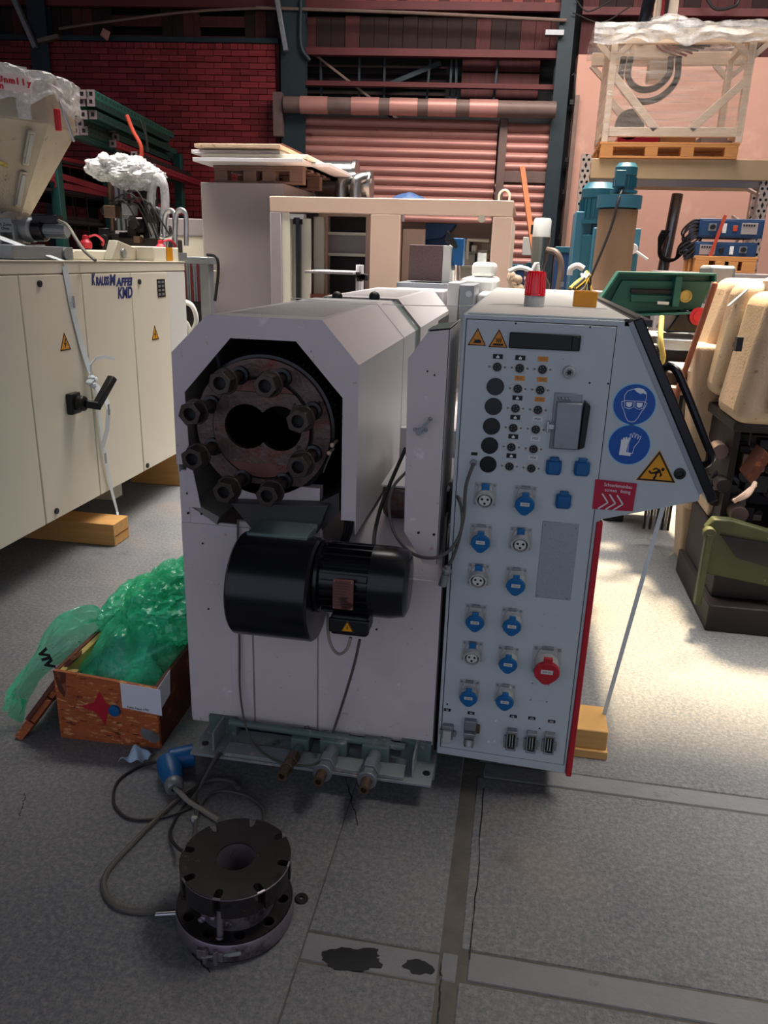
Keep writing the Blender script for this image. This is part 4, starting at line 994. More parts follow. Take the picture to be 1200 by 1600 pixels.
def ksign(px,py):
    y,z=kx(px,py);x=KX+.0165;w_=.1
    def T(k): return [(y-w_/2*k,z-.03*k),(y+w_/2*k,z-.03*k),(y,z+.062*k)]
    o=B().prism(T(1),'x',x,x+.001).build('warning_sign',m_yel,km)
    B().annulus(T(.97),T(.78),'x',x+.001,x+.0018).build('sign_border',m_blt,o)
    B().prism([(y+a*.05,z+b2*.05) for a,b2 in ((.1,.6),(-.25,.0),(.0,.05),(-.1,-.42),(.28,.14),(.02,.1),(.25,.6))],'x',x+.001,x+.002).build('sign_bolt',m_blt,o)
ksign(97,538);ksign(238.5,523)
y,z=kx(248,450);pl=B().box(KX+.016,KX+.019,y-.055,y+.055,z-.055,z+.055).build('info_plate',m_dark,km)
for k in range(4):
    for j in range(2): B().box(KX+.019,KX+.0196,y-.045+j*.05,y-.01+j*.05,z-.045+k*.025,z-.03+k*.025).build('plate_print',m_zinc,pl)
# rotary main switch
y,z=kx(108,629);sw=B().box(KX+.016,KX+.05,y-.055,y+.035,z-.055,z+.055).build('rotary_switch',m_blk,km,bevel=.006)
B().cyl((KX+.05,y,z),(KX+.09,y,z),.04,n=20).bar((KX+.09,y-.0,z),(KX+.14,y+.06,z-.02),.05,.04).bar((KX+.13,y+.04,z-.02),(KX+.17,y+.16,z+.12),.045,.035).build('switch_handle',m_blk,sw,bevel=.006)
# roof details
B().prism([(1.3,1.54),(4.85,1.54),(4.75,1.60),(4.2,1.60),(4.1,1.565),(1.3,1.565)],'x',KX-.95,KX-.2).build('roof_hump',m_cream,km,bevel=.01)
a=Xp(180,398,KX-.12)
B().prism([(a.y-.0,1.545),(a.y+.65,1.545),(a.y+.25,1.63),(a.y+.08,1.66)],'x',KX-.2,KX-.14).build('cover_bracket',m_creamd,km,bevel=.006)
for py_ in (a.y+.13,a.y+.42): B().cyl((KX-.14,py_,1.585),(KX-.125,py_,1.585),.028,n=20).build('bracket_bolt',m_zinc,km,bevel=.002)
a=Xp(60,400,KX-.1);B().prism([(a.y-.2,1.545),(a.y+.32,1.545),(a.y+.32,1.61),(a.y-.2,1.61)],'x',KX-.35,KX-.1).build('slide_rail',m_zinc,km,bevel=.004)
B().cyl((KX-.1,a.y+.24,1.575),(KX-.085,a.y+.24,1.575),.03,n=20).build('bracket_bolt',m_zinc,km)
B().box(KX-.3,KX-.02,4.8,5.17,1.54,1.63).build('end_block',m_cream,km,bevel=.006)
a=Xp(263,403,KX-.02);B().box(KX-.022,KX-.015,a.y-.03,a.y+.06,1.545,1.63).build('orange_marker',m_amb,km)
B().box(KX-.022,KX-.012,a.y+.16,a.y+.28,1.56,1.6).build('info_plate',m_zinc,km)
# feet
for y0 in (2.2,4.2): B().box(KX-1.0,KX-.1,y0,y0+.12,.13,.27).build('foot_beam',m_creamd,km)
# red caps with chains on the roof
def redcap(px,py,d,name='red_cap',lb=''):
    a=Xp(px,py,d);o=thing('red_plug_cap',lb,'plug cap',(a.x,a.y,a.z-.05),group=None)
    B().lathe((a.x,a.y,a.z-.05),(0,0,1),[(.032,0),(.036,.01),(.036,.035),(.028,.045),(.018,.055),(.018,.075),(.0,.08)],20,cap=(True,False)).build('cap_body',m_red,o)
    B().tube([(a.x+.02,a.y,a.z+.02),(a.x+.05,a.y+.04,a.z+.03),(a.x+.05,a.y+.12,a.z),(a.x+.04,a.y+.12,a.z-.03)],.007,6).build('cap_ring',m_red,o)
    return o
redcap(134,375,KX-.4,lb='red plug cap on the cream roof just right of the hopper motor')
redcap(251,382,KX-.14,lb='red plug cap at the far end of the cream machine above the orange marker')
# strap
ks=thing('lashing_strap','white lashing strap knotted around the cream machine near its rotary switch','strap',(KX+.03,3.9,0))
def strap(pl_,wd,name='strap_band',m=m_strap):
    v=[];p=[Vector(q) for q in pl_]
    for i,q in enumerate(p):
        t=(p[min(i+1,len(p)-1)]-p[max(i-1,0)]).normalized();s_=t.cross(Vector((1,0,0))).normalized()*wd/2
        v+=[q-s_,q+s_]
    return B().add(v,[(2*i,2*i+1,2*i+3,2*i+2) for i in range(len(p)-1)]).build(name,m,ks,solid=.002,flat=True)
def kp(px,py,off=.02): return Xp(px,py,KX+off)
strap([kp(101,416,.02),kp(113,480,.022),kp(128,540,.024),kp(141,580,.035)],.045)
strap([kp(101,416,.02),kp(100,408,-.02)+Vector((0,0,.0)),Vector((KX-.5,kp(100,408).y,1.70))],.045)
strap([kp(141,580,.04),kp(150,610,.03),kp(160,690,.03),kp(175,770,.03),kp(183,800,.03),Xp(187,832,KX+.12)],.028)
strap([kp(148,602,.05),kp(164,618,.08),kp(170,640,.1),kp(168,670,.08),kp(160,700,.05)],.045)
strap([kp(143,585,.05),kp(142,570,.07),kp(150,560,.08),kp(165,557,.08),kp(180,561,.08)],.016)
b=B();
for k in range(6):
    q=kp(143+random.uniform(-4,6),590+k*2.5,.05);b.sph(q,.022,8,6,(.8,1.1,.6))
b.build('strap_knot',m_strap,ks)
for (px,py) in ((115,472),(170,640),(165,716)):
    a=kp(px,py,.032 if px!=170 else .112);B().box(a.x,a.x+.001,a.y-.01,a.y+.01,a.z-.03,a.z+.03).build('strap_print',m_zinc,ks)
# timbers under the machine
a=Zp(195,845);
def timber(x0,x1,y0,y1,z0,z1,lb,m=m_woodx):
    o=thing('timber_block',lb,'wood block',((x0+x1)/2,(y0+y1)/2,z0))
    zm=(z0+z1)/2
    B().box(x0,x1,y0,y1,z0,z1).build('beam',m,o,bevel=.004);return o
tb1=timber(-2.75,-2.17,3.78,3.95,0,.13,'pale squared timber under the cream machine, strap tied to it')
B().box(-2.1705,-2.168,3.79,3.94,.055,.06).build('end_grain_joint',m_osbd,tb1)
timber(-2.7,-2.32,5.0,5.15,0,.27,'pale timber block under the far end of the cream machine')
B().prism([(3.95,.13),(4.2,.27),(4.5,.27),(4.45,.2),(4.1,.13)],'x',KX-.5,KX-.35).build('support_wedge',m_creamd,km)
# ---------------- hopper with dosing screw ----------------
HYc=4.4
def hq(px,py,v=HYc): return Yp(px,py,v)
hp_=thing('material_hopper','large grey conical hopper wrapped in clear film on the cream machine roof','hopper',(hq(5,300).x,HYc,1.66))
HX=hq(3,300).x
rT=(hq(103,170).x-HX)*.96;rN=(hq(40,335).x-HX)*.97;zM=hq(98,187).z-.04;zT=hq(100,150).z+.0;zN=hq(30,333).z
NS=8
def pw(t): return (HX+math.cos(t)*rT,HYc+math.sin(t)*rT)
B().lathe((HX,HYc,0),(0,0,1),[(rT-.004,zM),(rT,zM+.01),(rT,zT+.04),(rT-.02,zT+.04)],NS,up=(.3,1,0)).build('hopper_rim',m_hop,hp_,ang=15)
B().lathe((HX,HYc,0),(0,0,1),[(rN,zN-.02),(rT,zM)],NS,up=(.3,1,0)).build('hopper_cone',m_hop,hp_,ang=15)
B().lathe((HX,HYc,0),(0,0,1),[(rN+.04,zN-.05),(rN+.04,zN-.025),(rN+.005,zN-.025),(rN+.005,zN+.02)],32).build('hopper_neck',m_hop,hp_)
da=-.5
for t0,t1 in ((.10,.47),(.53,.93)):
    def cp(t): 
        r_=rT+(rN-rT)*t;z=zM+(zN-zM)*t;return Vector((HX+math.cos(da)*(r_+.001),HYc+math.sin(da)*(r_+.001),z))
    b=B();b.bar(cp(t0),cp(t1),.04,.016,up=(math.cos(da),math.sin(da),.3));b.build('sight_glass_frame',m_hop,hp_,bevel=.006)
    o_=Vector((math.cos(da),math.sin(da),-.4))*.006
    b=B();b.bar(cp(t0+.03)+o_,cp(t1-.03)+o_,.024,.012,up=(math.cos(da),math.sin(da),.3));b.build('sight_glass',m_zinc,hp_,bevel=.003)
def rimpt(t,dr,z): return Vector((HX+math.cos(t)*(rT+dr),HYc+math.sin(t)*(rT+dr),z))
q=rimpt(-.62,.012,zM+.0)
B().bar(q,q+Vector((0,0,.25)),.07,.012,up=(.8,-.6,0)).build('tape_strip',m_clear,hp_)
q=rimpt(-.15,.02,zM+.02)
B().bar(q+Vector((.01,0,.10)),q+Vector((.075,-.0,-.1)),.012,.012).build('lid_clamp_lever',m_chr,hp_,bevel=.003)
B().bar(q+Vector((.0,-.02,.06)),q+Vector((.0,-.02,-.05)),.028,.028).build('red_tag',m_red,hp_,bevel=.005)
def filmtop(u,v):
    t=2*math.pi*u;r_=(rT+.03)*(v/.55) if v<.55 else rT+.022+.010*math.sin(17*t)
    z=zT+.13-.05*(v/.55)**2 if v<.55 else zT+.08-(v-.55)/.45*(.15+.03*math.sin(5*t)+.025*math.sin(11*t+1))
    nz=mn.noise(Vector((math.cos(t)*5,math.sin(t)*5,v*9)))*.016+abs(mn.noise(Vector((math.cos(t)*14,math.sin(t)*14,v*12))))*.012
    return (HX+math.cos(t)*(r_+nz),HYc+math.sin(t)*(r_+nz),z+nz*.6)
B().grid(filmtop,160,30).build('film_wrap',m_frost,hp_,ang=18,fix=False)
v=[];K=30
for k in range(K+1):
    t=-2.3+1.75*k/K
    for zz_ in (zT-.035,zT+.045): v.append(rimpt(t,.042,zz_))
o=B().add(v,[(2*k,2*k+2,2*k+3,2*k+1) for k in range(K)]).build('printed_tape',mat('pale_tape','#d6c6c2',.4),hp_,ang=60,fix=False)
def arctext(s,t0,zc,size,m,dt):
    for i,ch in enumerate(s):
        if ch==' ': continue
        t=t0+i*dt;text(ch,'tape_print',m,o,rimpt(t,.0445,zc),(-math.sin(t),math.cos(t),0),(0,0,1),size,ext=.0004,bold=.002)
arctext('ily',-1.6,zT+.012,.07,m_blt,.075);arctext('umiom',-1.18,zT-.018,.04,m_red,.08);arctext('amiinng',-1.2,zT+.022,.026,m_zinc,.06);arctext('Unmlly',-.86,zT+.012,.04,m_red,.06)
t=-1.0;tt_=.45;rr_=rT+(rN-rT)*tt_;zc=zM+(zN-zM)*tt_;pl=blob((0,0),.055,.018,14,.35,8,-.4)
rv=Vector((-math.sin(t),math.cos(t),0));uv_=Vector((math.cos(t)*(rT-rN),math.sin(t)*(rT-rN),zM-zN)).normalized();cc_=Vector((HX+math.cos(t)*(rr_+.004),HYc+math.sin(t)*(rr_+.004),zc))
B().add([cc_+rv*p_[0]+uv_*p_[1] for p_ in pl],[tuple(range(28))]).build('torn_sticker',m_osbl,hp_,solid=.001)
DY=4.25
def dq(px,py): return Yp(px,py,DY)
zc=dq(50,359).z
B().cyl((dq(-60,359).x,DY,zc),(dq(42,359).x,DY,zc),.052,n=28).build('dosing_tube',m_zinc,hp_)
B().lathe((dq(40,359).x,DY,zc),(1,0,0),[(.052,0),(.068,.008),(.07,.045),(.06,.06),(.05,.064)],32,cap=(False,True)).build('tube_flange',m_zinc,hp_)
for px in (14,35): x=dq(px,360).x;B().box(x-.006,x+.006,DY-.09,DY+.06,dq(px,388).z,dq(px,350).z).build('support_web',m_zinc,hp_,bevel=.003)
B().box(dq(13,360).x,dq(35,360).x,DY-.095,DY-.088,dq(20,364).z,dq(20,342).z).build('housing_plate',m_zinc,hp_,bevel=.003)
q=dq(25,352);text('A Zone',"plate_print",m_blt,hp_,(q.x,DY-.096,q.z),(1,0,0),(0,0,1),.024);q=dq(25,358);text('Oben',"plate_print",m_blt,hp_,(q.x,DY-.096,q.z),(1,0,0),(0,0,1),.022)
B().box(dq(-40,390).x,dq(54,390).x,DY-.1,DY+.15,dq(30,391).z,dq(30,385).z).build('mounting_base',m_zinc,hp_,bevel=.004)
B().box(dq(-40,390).x,dq(48,390).x,DY-.08,DY+.15,1.62,dq(30,391).z).build('mounting_base',m_zinc,hp_,bevel=.004)
B().cyl((dq(55,359).x,DY,zc),(dq(71,359).x,DY,zc),.062,n=28).build('gear_flange',m_dark,hp_,bevel=.008)
mo=B().cyl((dq(70,359).x,DY,zc),(dq(105,360).x,DY,zc),.034,n=24).build('motor_body',m_zinc,hp_)
for k in range(16):
    t=2*math.pi*k/16;c,s_=math.cos(t),math.sin(t)
    B().bar((dq(73,359).x,DY+c*.038,zc+s_*.038),(dq(104,359).x,DY+c*.038,zc+s_*.038),.004,.01,up=(0,c,s_)).build('fin',m_zinc,mo,flat=True)
B().box(dq(56,340).x,dq(93,340).x,DY-.04,DY+.04,dq(70,349).z,dq(70,336).z).build('terminal_box',m_dark,hp_,bevel=.005)
B().tube([Yp(92,345,4.2),Yp(105,352,4.1),Yp(118,372,3.95),Yp(130,390,3.9),Yp(149,407,3.85)],.009,8).build('motor_cable',m_cablel,hp_)
# ---------------- pipework under a bag beyond the cream machine ----------------
pm=thing('hydraulic_unit','open hydraulic unit with copper rods, black hoses and a white plastic bag on top','machine',(-2.6,6.1,0))
PY=6.1
B().box(-3.6,Yp(255,400,5.7).x-.1,5.7,6.7,.0,1.35).build('unit_base',m_grim,pm,bevel=.01)
B().box(-3.7,Yp(258,400,5.7).x,5.6,6.8,1.35,1.46).build('unit_table',m_creamd,pm,bevel=.006)
for px in (171,181,189,195,204):
    a=Yp(px,280,PY);c_=Yp(px+1,360,PY);B().cyl((a.x,PY,c_.z),(a.x,PY,a.z),.02 if px<195 else .012,n=12).build('copper_rod',m_brass if px<180 else m_zinc,pm)
random.seed(21)
for k in range(46):
    px=random.uniform(165,262);py=random.uniform(325,392);a=Yp(px,py,PY+random.uniform(-.15,.25));s_=random.uniform(.02,.055)
    b=B()
    m=random.choice([m_blk,m_grim,m_grim,m_zinc,m_dark,m_creamd,m_brass])
    if k%2: b.box(a.x-s_,a.x+s_,a.y-s_,a.y+s_,a.z-s_,a.z+s_*.8)
    else: b.cyl((a.x,a.y-s_,a.z),(a.x,a.y+s_,a.z),s_*.8,n=12)
    b.build('valve_body',m,pm,bevel=.004)
a=Yp(170,395,PY);c_=Yp(262,395,PY);B().box(a.x,c_.x,PY-.1,PY+.3,a.z-.15,a.z+.12).build('valve_manifold',m_grim,pm,bevel=.01)
B().box(Yp(225,300,PY+.1).x,Yp(243,300,PY+.1).x,PY+.02,PY+.15,Yp(230,380,PY).z,Yp(230,296,PY).z).build('black_accumulator',m_blk,pm,bevel=.02)
a=Yp(236,305,PY);B().box(a.x-.03,a.x+.03,PY+.0,PY+.02,a.z-.03,a.z+.03).build('paper_label',m_org if 0 else m_paper,pm)
for k in range(14):
    x0,y0=random.uniform(165,225),random.uniform(310,335);x1,y1=random.uniform(215,275),random.uniform(335,395)
    if k%2==0: B().tube([Yp(x0,y0,PY-.1),Yp((x0+x1)/2,min(y0,y1)-random.uniform(2,22),PY-.2),Yp(x1,y1,PY-.15)],.006,6,k=8).build('black_hose',m_cabled,pm)
for (p0,p1,p2,p3) in (((258,395),(258,338),(272,335),(274,392)),((272,372),(277,332),(290,336),(291,384)),((251,370),(262,372),(272,366),(275,345))):
    B().tube([Yp(*p0,PY-.15),Yp(*p1,PY-.15),Yp(*p2,PY-.15),Yp(*p3,PY-.15)],.02,8,k=8).build('bent_steel_pipe',m_chr,pm)
B().tube([Yp(245,400,PY-.05),Yp(236,330,PY-.05),Yp(240,285,PY-.05),Yp(252,280,PY-.05),Yp(258,310,PY-.05),Yp(256,390,PY-.05)],.035,8,k=8).build('clear_bag_sleeve',m_clear,pm)
B().box(Yp(265,395,PY).x,Yp(300,395,PY).x,PY-.1,PY+.3,1.45,1.5).build('side_bracket',m_zinc,pm)
for px in (322,):
    a=Yp(px,402,5.9);B().box(a.x-.04,a.x+.04,5.85,5.95,0,a.z).build('frame_leg',m_zinc,pm,bevel=.006)
a=Yp(262,400,5.85);c_=Yp(330,400,5.85);B().box(a.x,c_.x,5.8,5.95,a.z-.05,a.z).build('frame_rail',m_zinc,pm,bevel=.004)
for k in range(9):
    a=Yp(290+k*3.4,440,6.0);B().cyl((a.x,6.0,a.z-.15),(a.x,6.0,a.z+.15),.012,n=8).build('vertical_pipe',m_zinc if k%3 else m_rackr,pm)
B().tube([Yp(324,398,5.8),Yp(338,402,5.75),Yp(341,425,5.75),Yp(336,470,5.8)],.012,6).build('black_hose',m_blk,pm)
B().tube([Yp(284,470,5.3),Yp(300,478,5.3),Yp(307,500,5.3),Yp(300,520,5.3)],.018,8).build('white_hose',m_white,pm)
B().tube([Yp(284,498,5.3),Yp(294,508,5.3),Yp(298,530,5.3)],.014,8).build('white_hose',m_white,pm)
# crumpled bag (many folds)
def bag(c,sx,sy,sz,seed,amp=.35,nu=70,nv=40,fr=3.):
    def f(u,v):
        t=2*math.pi*u;p=math.pi*v;d=Vector((math.sin(p)*math.cos(t),math.sin(p)*math.sin(t),math.cos(p)))
        n1=mn.noise(d*fr+Vector((seed,0,0)));n2=abs(mn.noise(d*fr*2.5+Vector((0,seed,0))));n3=abs(mn.noise(d*fr*6+Vector((0,0,seed))))
        k=1+amp*n1-amp*.8*n2-amp*.4*n3
        return (c.x+d.x*k*sx,c.y+d.y*k*sy,c.z+d.z*k*sz)
    return B().grid(f,nu,nv)
bags=[(170,262,.2),(195,268,.26),(218,276,.22)]
b=B()
for i,(px,py,s_) in enumerate(bags):
    g=bag(Yp(px,py,PY),s_*.85,.18,s_*.5,i*7.3,.35,fr=2.);b.add(g.v,g.f)
b.build('plastic_bag',m_frost,pm,ang=15,fix=False)
# ---------------- crate with green film ----------------
cr=thing('osb_crate','open strand-board crate with a red painted star, white labels and green film spilling out','crate',(-1.26,2.5,0))
CX0,CX1,CY0,CY1,CZ=-1.445,-1.085,2.07,2.95,.262
# crate is turned slightly: use rotation about front right corner
CM=Matrix.Translation((CX1,CY0,0))@Matrix.Rotation(math.radians(2),4,'Z')@Matrix.Translation((-CX1,-CY0,0))
def CB(): return B(CM)
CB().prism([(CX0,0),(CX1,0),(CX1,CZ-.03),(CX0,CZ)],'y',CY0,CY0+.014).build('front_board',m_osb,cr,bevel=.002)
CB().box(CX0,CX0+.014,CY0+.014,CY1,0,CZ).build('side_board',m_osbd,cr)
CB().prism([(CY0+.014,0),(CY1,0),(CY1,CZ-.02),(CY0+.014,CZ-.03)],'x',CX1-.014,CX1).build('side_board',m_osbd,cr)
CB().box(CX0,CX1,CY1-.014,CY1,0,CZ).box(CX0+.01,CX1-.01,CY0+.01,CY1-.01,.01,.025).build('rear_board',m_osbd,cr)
CB().box(CX0+.014,CX0+.035,CY0+.014,CY1-.02,CZ-.06,CZ-.005).build('inner_batten',m_osbl,cr)
CB().box(CX0+.036,CX0+.07,CY0+.016,CY0+.04,CZ-.07,CZ-.012).build('inner_batten',m_osbl,cr)
CB().prism([(CX0+.0,CZ-.0),(CX0+.045,CZ-.004),(CX0+.04,CZ-.07),(CX0+.03,CZ-.10),(CX0+.012,CZ-.07)],'y',CY0-.001,CY0).build('dark_patch',m_osbd,cr)
x,z=yp(160,1105,CY0);st=[(x-.075,z),(x-.025,z+.02),(x+.0,z+.065),(x+.018,z+.022),(x+.06,z+.0),(x+.02,z-.018),(x+.01,z-.065),(x-.018,z-.02)]
CB().prism(st,'y',CY0-.0012,CY0).build('painted_star',m_red,cr)
# labels; the square code itself is left out
x0,z1=yp(189,1066,CY0);x1,z0=yp(248,1116,CY0)
lab=CB().prism([(x0,z1),(x1+.012,z1-.01),(x1+.012,z0-.004),(x0,z0+.012)],'y',CY0-.0018,CY0-.0002).build('paper_label',m_paper,cr)
b=text('Robin Neuy x790','label_print',m_blt,cr,CM@Vector(((x0+x1)/2-.008,CY0-.0022,z0+.014)),(1,0.03,-.06),(.06,0,1),.012,ext=.0003,sx=.9)
CB().prism([(CY0+.002,z1-.012),(CY0+.11,z1+.0),(CY0+.1,z0+.018),(CY0+.002,z0-.0)],'x',CX1+.0005,CX1+.002).build('paper_label',m_paper,cr)
x,z=yp(181,1108,CY0);B().lathe((x,CY0-.002,z),(0,-1,0),[(.02,0),(.02,.012),(.015,.013),(.0,.013)],24).build('blue_cap',m_blued,cr)
x,z=yp(234,1148,CY0);CB().prism(blob((x,z),.04,.02,14,.3,4,-.7),'y',CY0-.001,CY0).build('worn_tape',m_concs,cr)
# steel part inside the crate
for k,(px,py,L) in enumerate(((225,1025,.25),)):
    a=Yp(px,py,2.35);B().cyl(a-Vector((.1,.05,.06)),a+Vector((.12,.1,.05)),.035,n=20).build('wrapped_shaft',m_chr,cr)
a=Yp(265,930,2.85);B().bar((-1.14,2.75,.30),(-1.1,2.93,.40),.06,.05).build('wrapped_box',m_osbl,cr,bevel=.005)
def gf(u,v):
    # folds heaped in the crate
    x=CX0+.02+(CX1-CX0-.03)*u;y=CY0+.03+.95*v
    e=min(1,min(u,1-u)*5)*min(1,v*5+.0)
    z=.20+e*(.10+.16*math.exp(-((u-.62)/.38)**2-((v-.42)/.28)**2)+.22*math.exp(-((u-.85)/.3)**2-((v-.95)/.3)**2))
    n=mn.noise(Vector((x*5,y*5,1)))*.06+abs(mn.noise(Vector((x*9,y*8,4))))*.08+abs(mn.noise(Vector((x*22,y*18,9))))*.014
    return (x+mn.noise(Vector((y*9,z*9,2)))*.02,y+mn.noise(Vector((x*9,z*9,7)))*.02,z+n*(.4+e))
fg=thing('green_film_heap','crumpled translucent green plastic film heaped in the strand-board crate','plastic film',(-1.26,2.5,.2))
b=CB();b.grid(gf,90,130);b.build('film_heap',m_green,fg,ang=22,fix=False)
# balloon-like upper fold and the drape over the left edge
for c,sx,sy,sz,sd in ((Vector((-1.20,2.42,.36)),.16,.2,.13,3.1),(Vector((-1.36,2.5,.32)),.10,.22,.08,9.4),(Vector((-1.13,2.75,.40)),.12,.25,.15,5.5)):
    bag(c,sx,sy,sz,sd,.3,80,50,1.3).build('film_fold',m_green,fg,ang=22,fix=False)
dr_p=[Yp(165,975,2.4),Yp(120,985,2.3),Yp(85,1010,2.25),Yp(60,1040,2.2),Yp(35,1075,2.15),Yp(22,1105,2.1)]
dc=cat_rom(dr_p,8)
def drape(u,v):
    i=u*(len(dc)-1);a=int(min(i,len(dc)-2));p=dc[a].lerp(dc[a+1],i-a)
    w_=.12+.03*math.sin(u*7)-.03*u
    s_=(v-.5)
    n=mn.noise(Vector((u*6,v*5,3)))*.03+abs(mn.noise(Vector((u*5,v*14,8))))*.03
    return (p.x+s_*w_*.5+n*.5,p.y-.05*math.sin(math.pi*v)+n,max(.012,p.z-s_*w_*1.0+n*.6+.0))
B().grid(drape,60,24).build('film_drape',m_green,fg,ang=25,fix=False)
for k,(s_,dz) in enumerate((('VIV',0),)):
    a=Yp(77,1025,2.1);text(s_,'film_print',m_blt,fg,(a.x+.0,2.08,a.z),(.35,0,-.9),(.9,0,.35),.05,ext=.0004,bold=.003)
# crate lid leaning
ld=thing('crate_lid','battened brown board lid leaning against the left side of the crate','lid',(-1.5,2.15,0))
La=Zp(14,1168);Lb=Zp(38,1166);
p0=Vector((-1.60,2.02,.0));p1=Vector((-1.462,2.10,.205))
B().bar(p0+Vector((0,.3,0)),p1+Vector((.0,.3,0)),.62,.014,up=(-.8,0,.6)).build('lid_board',m_osbd,ld)
e=(p1-p0)
for k,(t0,t1) in enumerate(((.0,.28),(.30,.68),(.70,1.0))):
    B().bar(p0+e*t0+Vector((.016,.02,-.004)),p0+e*t1+Vector((.016,.02,-.004)),.05,.03,up=(-.8,0,.6)).build('batten',m_osb,ld,bevel=.002)
# paper scrap
pp_=thing('paper_scrap','small crumpled white paper scrap on the concrete in front of the crate','paper',tuple(Zp(212,1190)))
a=Zp(212,1188)
def psf(u,v):
    x=(u-.5)*.075;y=(v-.5)*.045;return (a.x+x+y*.4,a.y+y+.2*x,.004+.03*max(0,math.sin(u*3.2+.2))*(.4+v)+.01*math.sin(v*6+u*9))
B().grid(psf,14,10).build('paper_sheet',mat('pale_blue_paper','#b9d3ea',.6),pp_,ang=30,solid=.0005,fix=False)
# ---------------- flange discs ----------------
fd=thing('lower_flange_ring','round steel flange ring with eight bolt holes and a hose clamp, lying on the floor','flange',(-.562,1.40,0))
def holes_disc(c,R,r,z0,z1,holes,m,name,par,slots=False):
    """disc with real holes : built by sectors"""
    N=144;pass
LC=Vector((-.591,1.459,0));LR=.1425;LZ0,LZ1=.006,.064
def disc_holes(par,c,R,ri,z0,z1,nh,rh,hr,a0,m,name,slot=False):
    import bmesh
    bm=bmesh.new();K=16
    def loop(cx,cy,r,n,a=0): return [bm.verts.new((c.x+cx+r*math.cos(a+2*math.pi*i/n),c.y+cy+r*math.sin(a+2*math.pi*i/n),z1)) for i in range(n)]
    loops=[]
    if slot:
        L=[]
        for k in range(nh):
            ta=a0+2*math.pi*k/nh;w=hr
            n=6
            da=math.asin(w/R)
            t_next=a0+2*math.pi*(k+1)/nh
            # slot: in along one side, arc, out
            ux,uy=math.cos(ta),math.sin(ta);px,py=-uy,ux
            dd=math.sqrt(R*R-w*w)
            pts_=[(ux*dd-px*w,uy*dd-py*w)]+[(ux*rh+px*(-math.cos(q))*w-ux*math.sin(q)*w,uy*rh+py*(-math.cos(q))*w-uy*math.sin(q)*w) for q in [math.pi*i/6 for i in range(7)]]+[(ux*dd+px*w,uy*dd+py*w)]
            L+=pts_
            for i in range(1,12):
                t=ta+da+(t_next-ta-2*da)*i/12;L.append((R*math.cos(t),R*math.sin(t)))
        loops.append([bm.verts.new((c.x+x,c.y+y,z1)) for x,y in L])
    else: loops.append(loop(0,0,R,96))
    loops.append(loop(0,0,ri,48))
    if not slot:
        for k in range(nh):
            t=a0+2*math.pi*k/nh;loops.append(loop(rh*math.cos(t),rh*math.sin(t),hr,16))
    es=[]
    for l in loops:
        for i in range(len(l)): es.append(bm.edges.new((l[i],l[(i+1)%len(l)])))
    r=bmesh.ops.triangle_fill(bm,use_beauty=True,use_dissolve=False,edges=es)
    top=[g for g in r['geom'] if isinstance(g,bmesh.types.BMFace)]
    ex_=bmesh.ops.extrude_face_region(bm,geom=top)
    for v in [g for g in ex_['geom'] if isinstance(g,bmesh.types.BMVert)]: v.co.z=z0
    bmesh.ops.recalc_face_normals(bm,faces=bm.faces)
    b=B();idx={v:i for i,v in enumerate(bm.verts)};b.v=[v.co.copy() for v in bm.verts];b.f=[tuple(idx[v] for v in f.verts) for f in bm.faces];bm.free()
    return b.build(name,m,par,ang=40)
m_disc=mat('dark_worn_steel','#3a3637',.42,metal=.7,var=.2,vs=14,spots=[('#6d6258',18,.64,.05),('#151417',7,.58,.1)],bump=.1,bs=80)
m_discs=mat('bright_worn_rim','#8b8290',.42,metal=.7,var=.15,vs=10,spots=[('#4a4446',9,.55,.1)])
disc_holes(fd,LC,LR,.05,LZ0,LZ1,10,.121,.0135,.14,m_disc,'flange_ring')
B().lathe(LC,(0,0,1),[(LR+.0015,LZ0+.004),(LR+.004,LZ0+.008),(LR+.004,LZ1-.008),(LR+.0015,LZ1-.004)],80).build('clamp_band',m_discs,fd)
for k in range(10):
    t=.14+2*math.pi*k/10;B().lathe((LC.x+.121*math.cos(t),LC.y+.121*math.sin(t),LZ1),(0,0,1),[(.0195,0),(.0195,.0008),(.0142,.0008)],20).build('hole_rim',m_grim,fd)
    
for x,y in ((-.03,-.06),): pass
B().box(LC.x-.1,LC.x+.1,LC.y-.03,LC.y+.03,0,.006).build('support_block',m_grim,fd)
a=Vector((LC.x-.005,LC.y-LR-.006,.05))
B().box(a.x-.035,a.x-.006,a.y-.004,a.y+.006,.02,.045).box(a.x+.006,a.x+.03,a.y-.004,a.y+.006,.02,.045).cyl((a.x-.014,a.y-.004,.012),(a.x-.014,a.y-.004,.052),.006,n=10).cyl((a.x+.012,a.y-.004,.012),(a.x+.012,a.y-.004,.052),.006,n=10).build('clamp_lug',m_discs,fd,bevel=.001)
B().cyl((a.x-.02,a.y-.008,.03),(a.x+.07,a.y+.012,.040),.0035,n=10).cyl((a.x+.04,a.y+.004,.037),(a.x+.068,a.y+.012,.040),.0055,n=10).build('clamp_screw',m_zinc,fd)
ud=thing('slotted_flange_disc','thick dark steel disc with eight edge slots resting on the flange ring','flange',(-.58,1.446,.065))
UC=Vector((-.580,1.446,0));UR=.1345
disc_holes(ud,UC,UR,.046,.145,.202,8,.114,.0095,-math.pi/2+.02,m_disc,'slotted_disc',slot=True)
B().lathe(UC,(0,0,1),[(.104,.118),(.110,.122),(.110,.146)],48).build('disc_step',m_disc,ud)
B().lathe(UC,(0,0,1),[(.092,.0645),(.092,.12),(.104,.12)],48).lathe(UC,(0,0,1),[(.0455,.199),(.043,.15),(.041,.07)],40).build('disc_hub',m_discs,ud)
B().cyl((UC.x,UC.y,.068),(UC.x,UC.y,.072),.043,n=24).build('bore_floor',m_bore,ud)
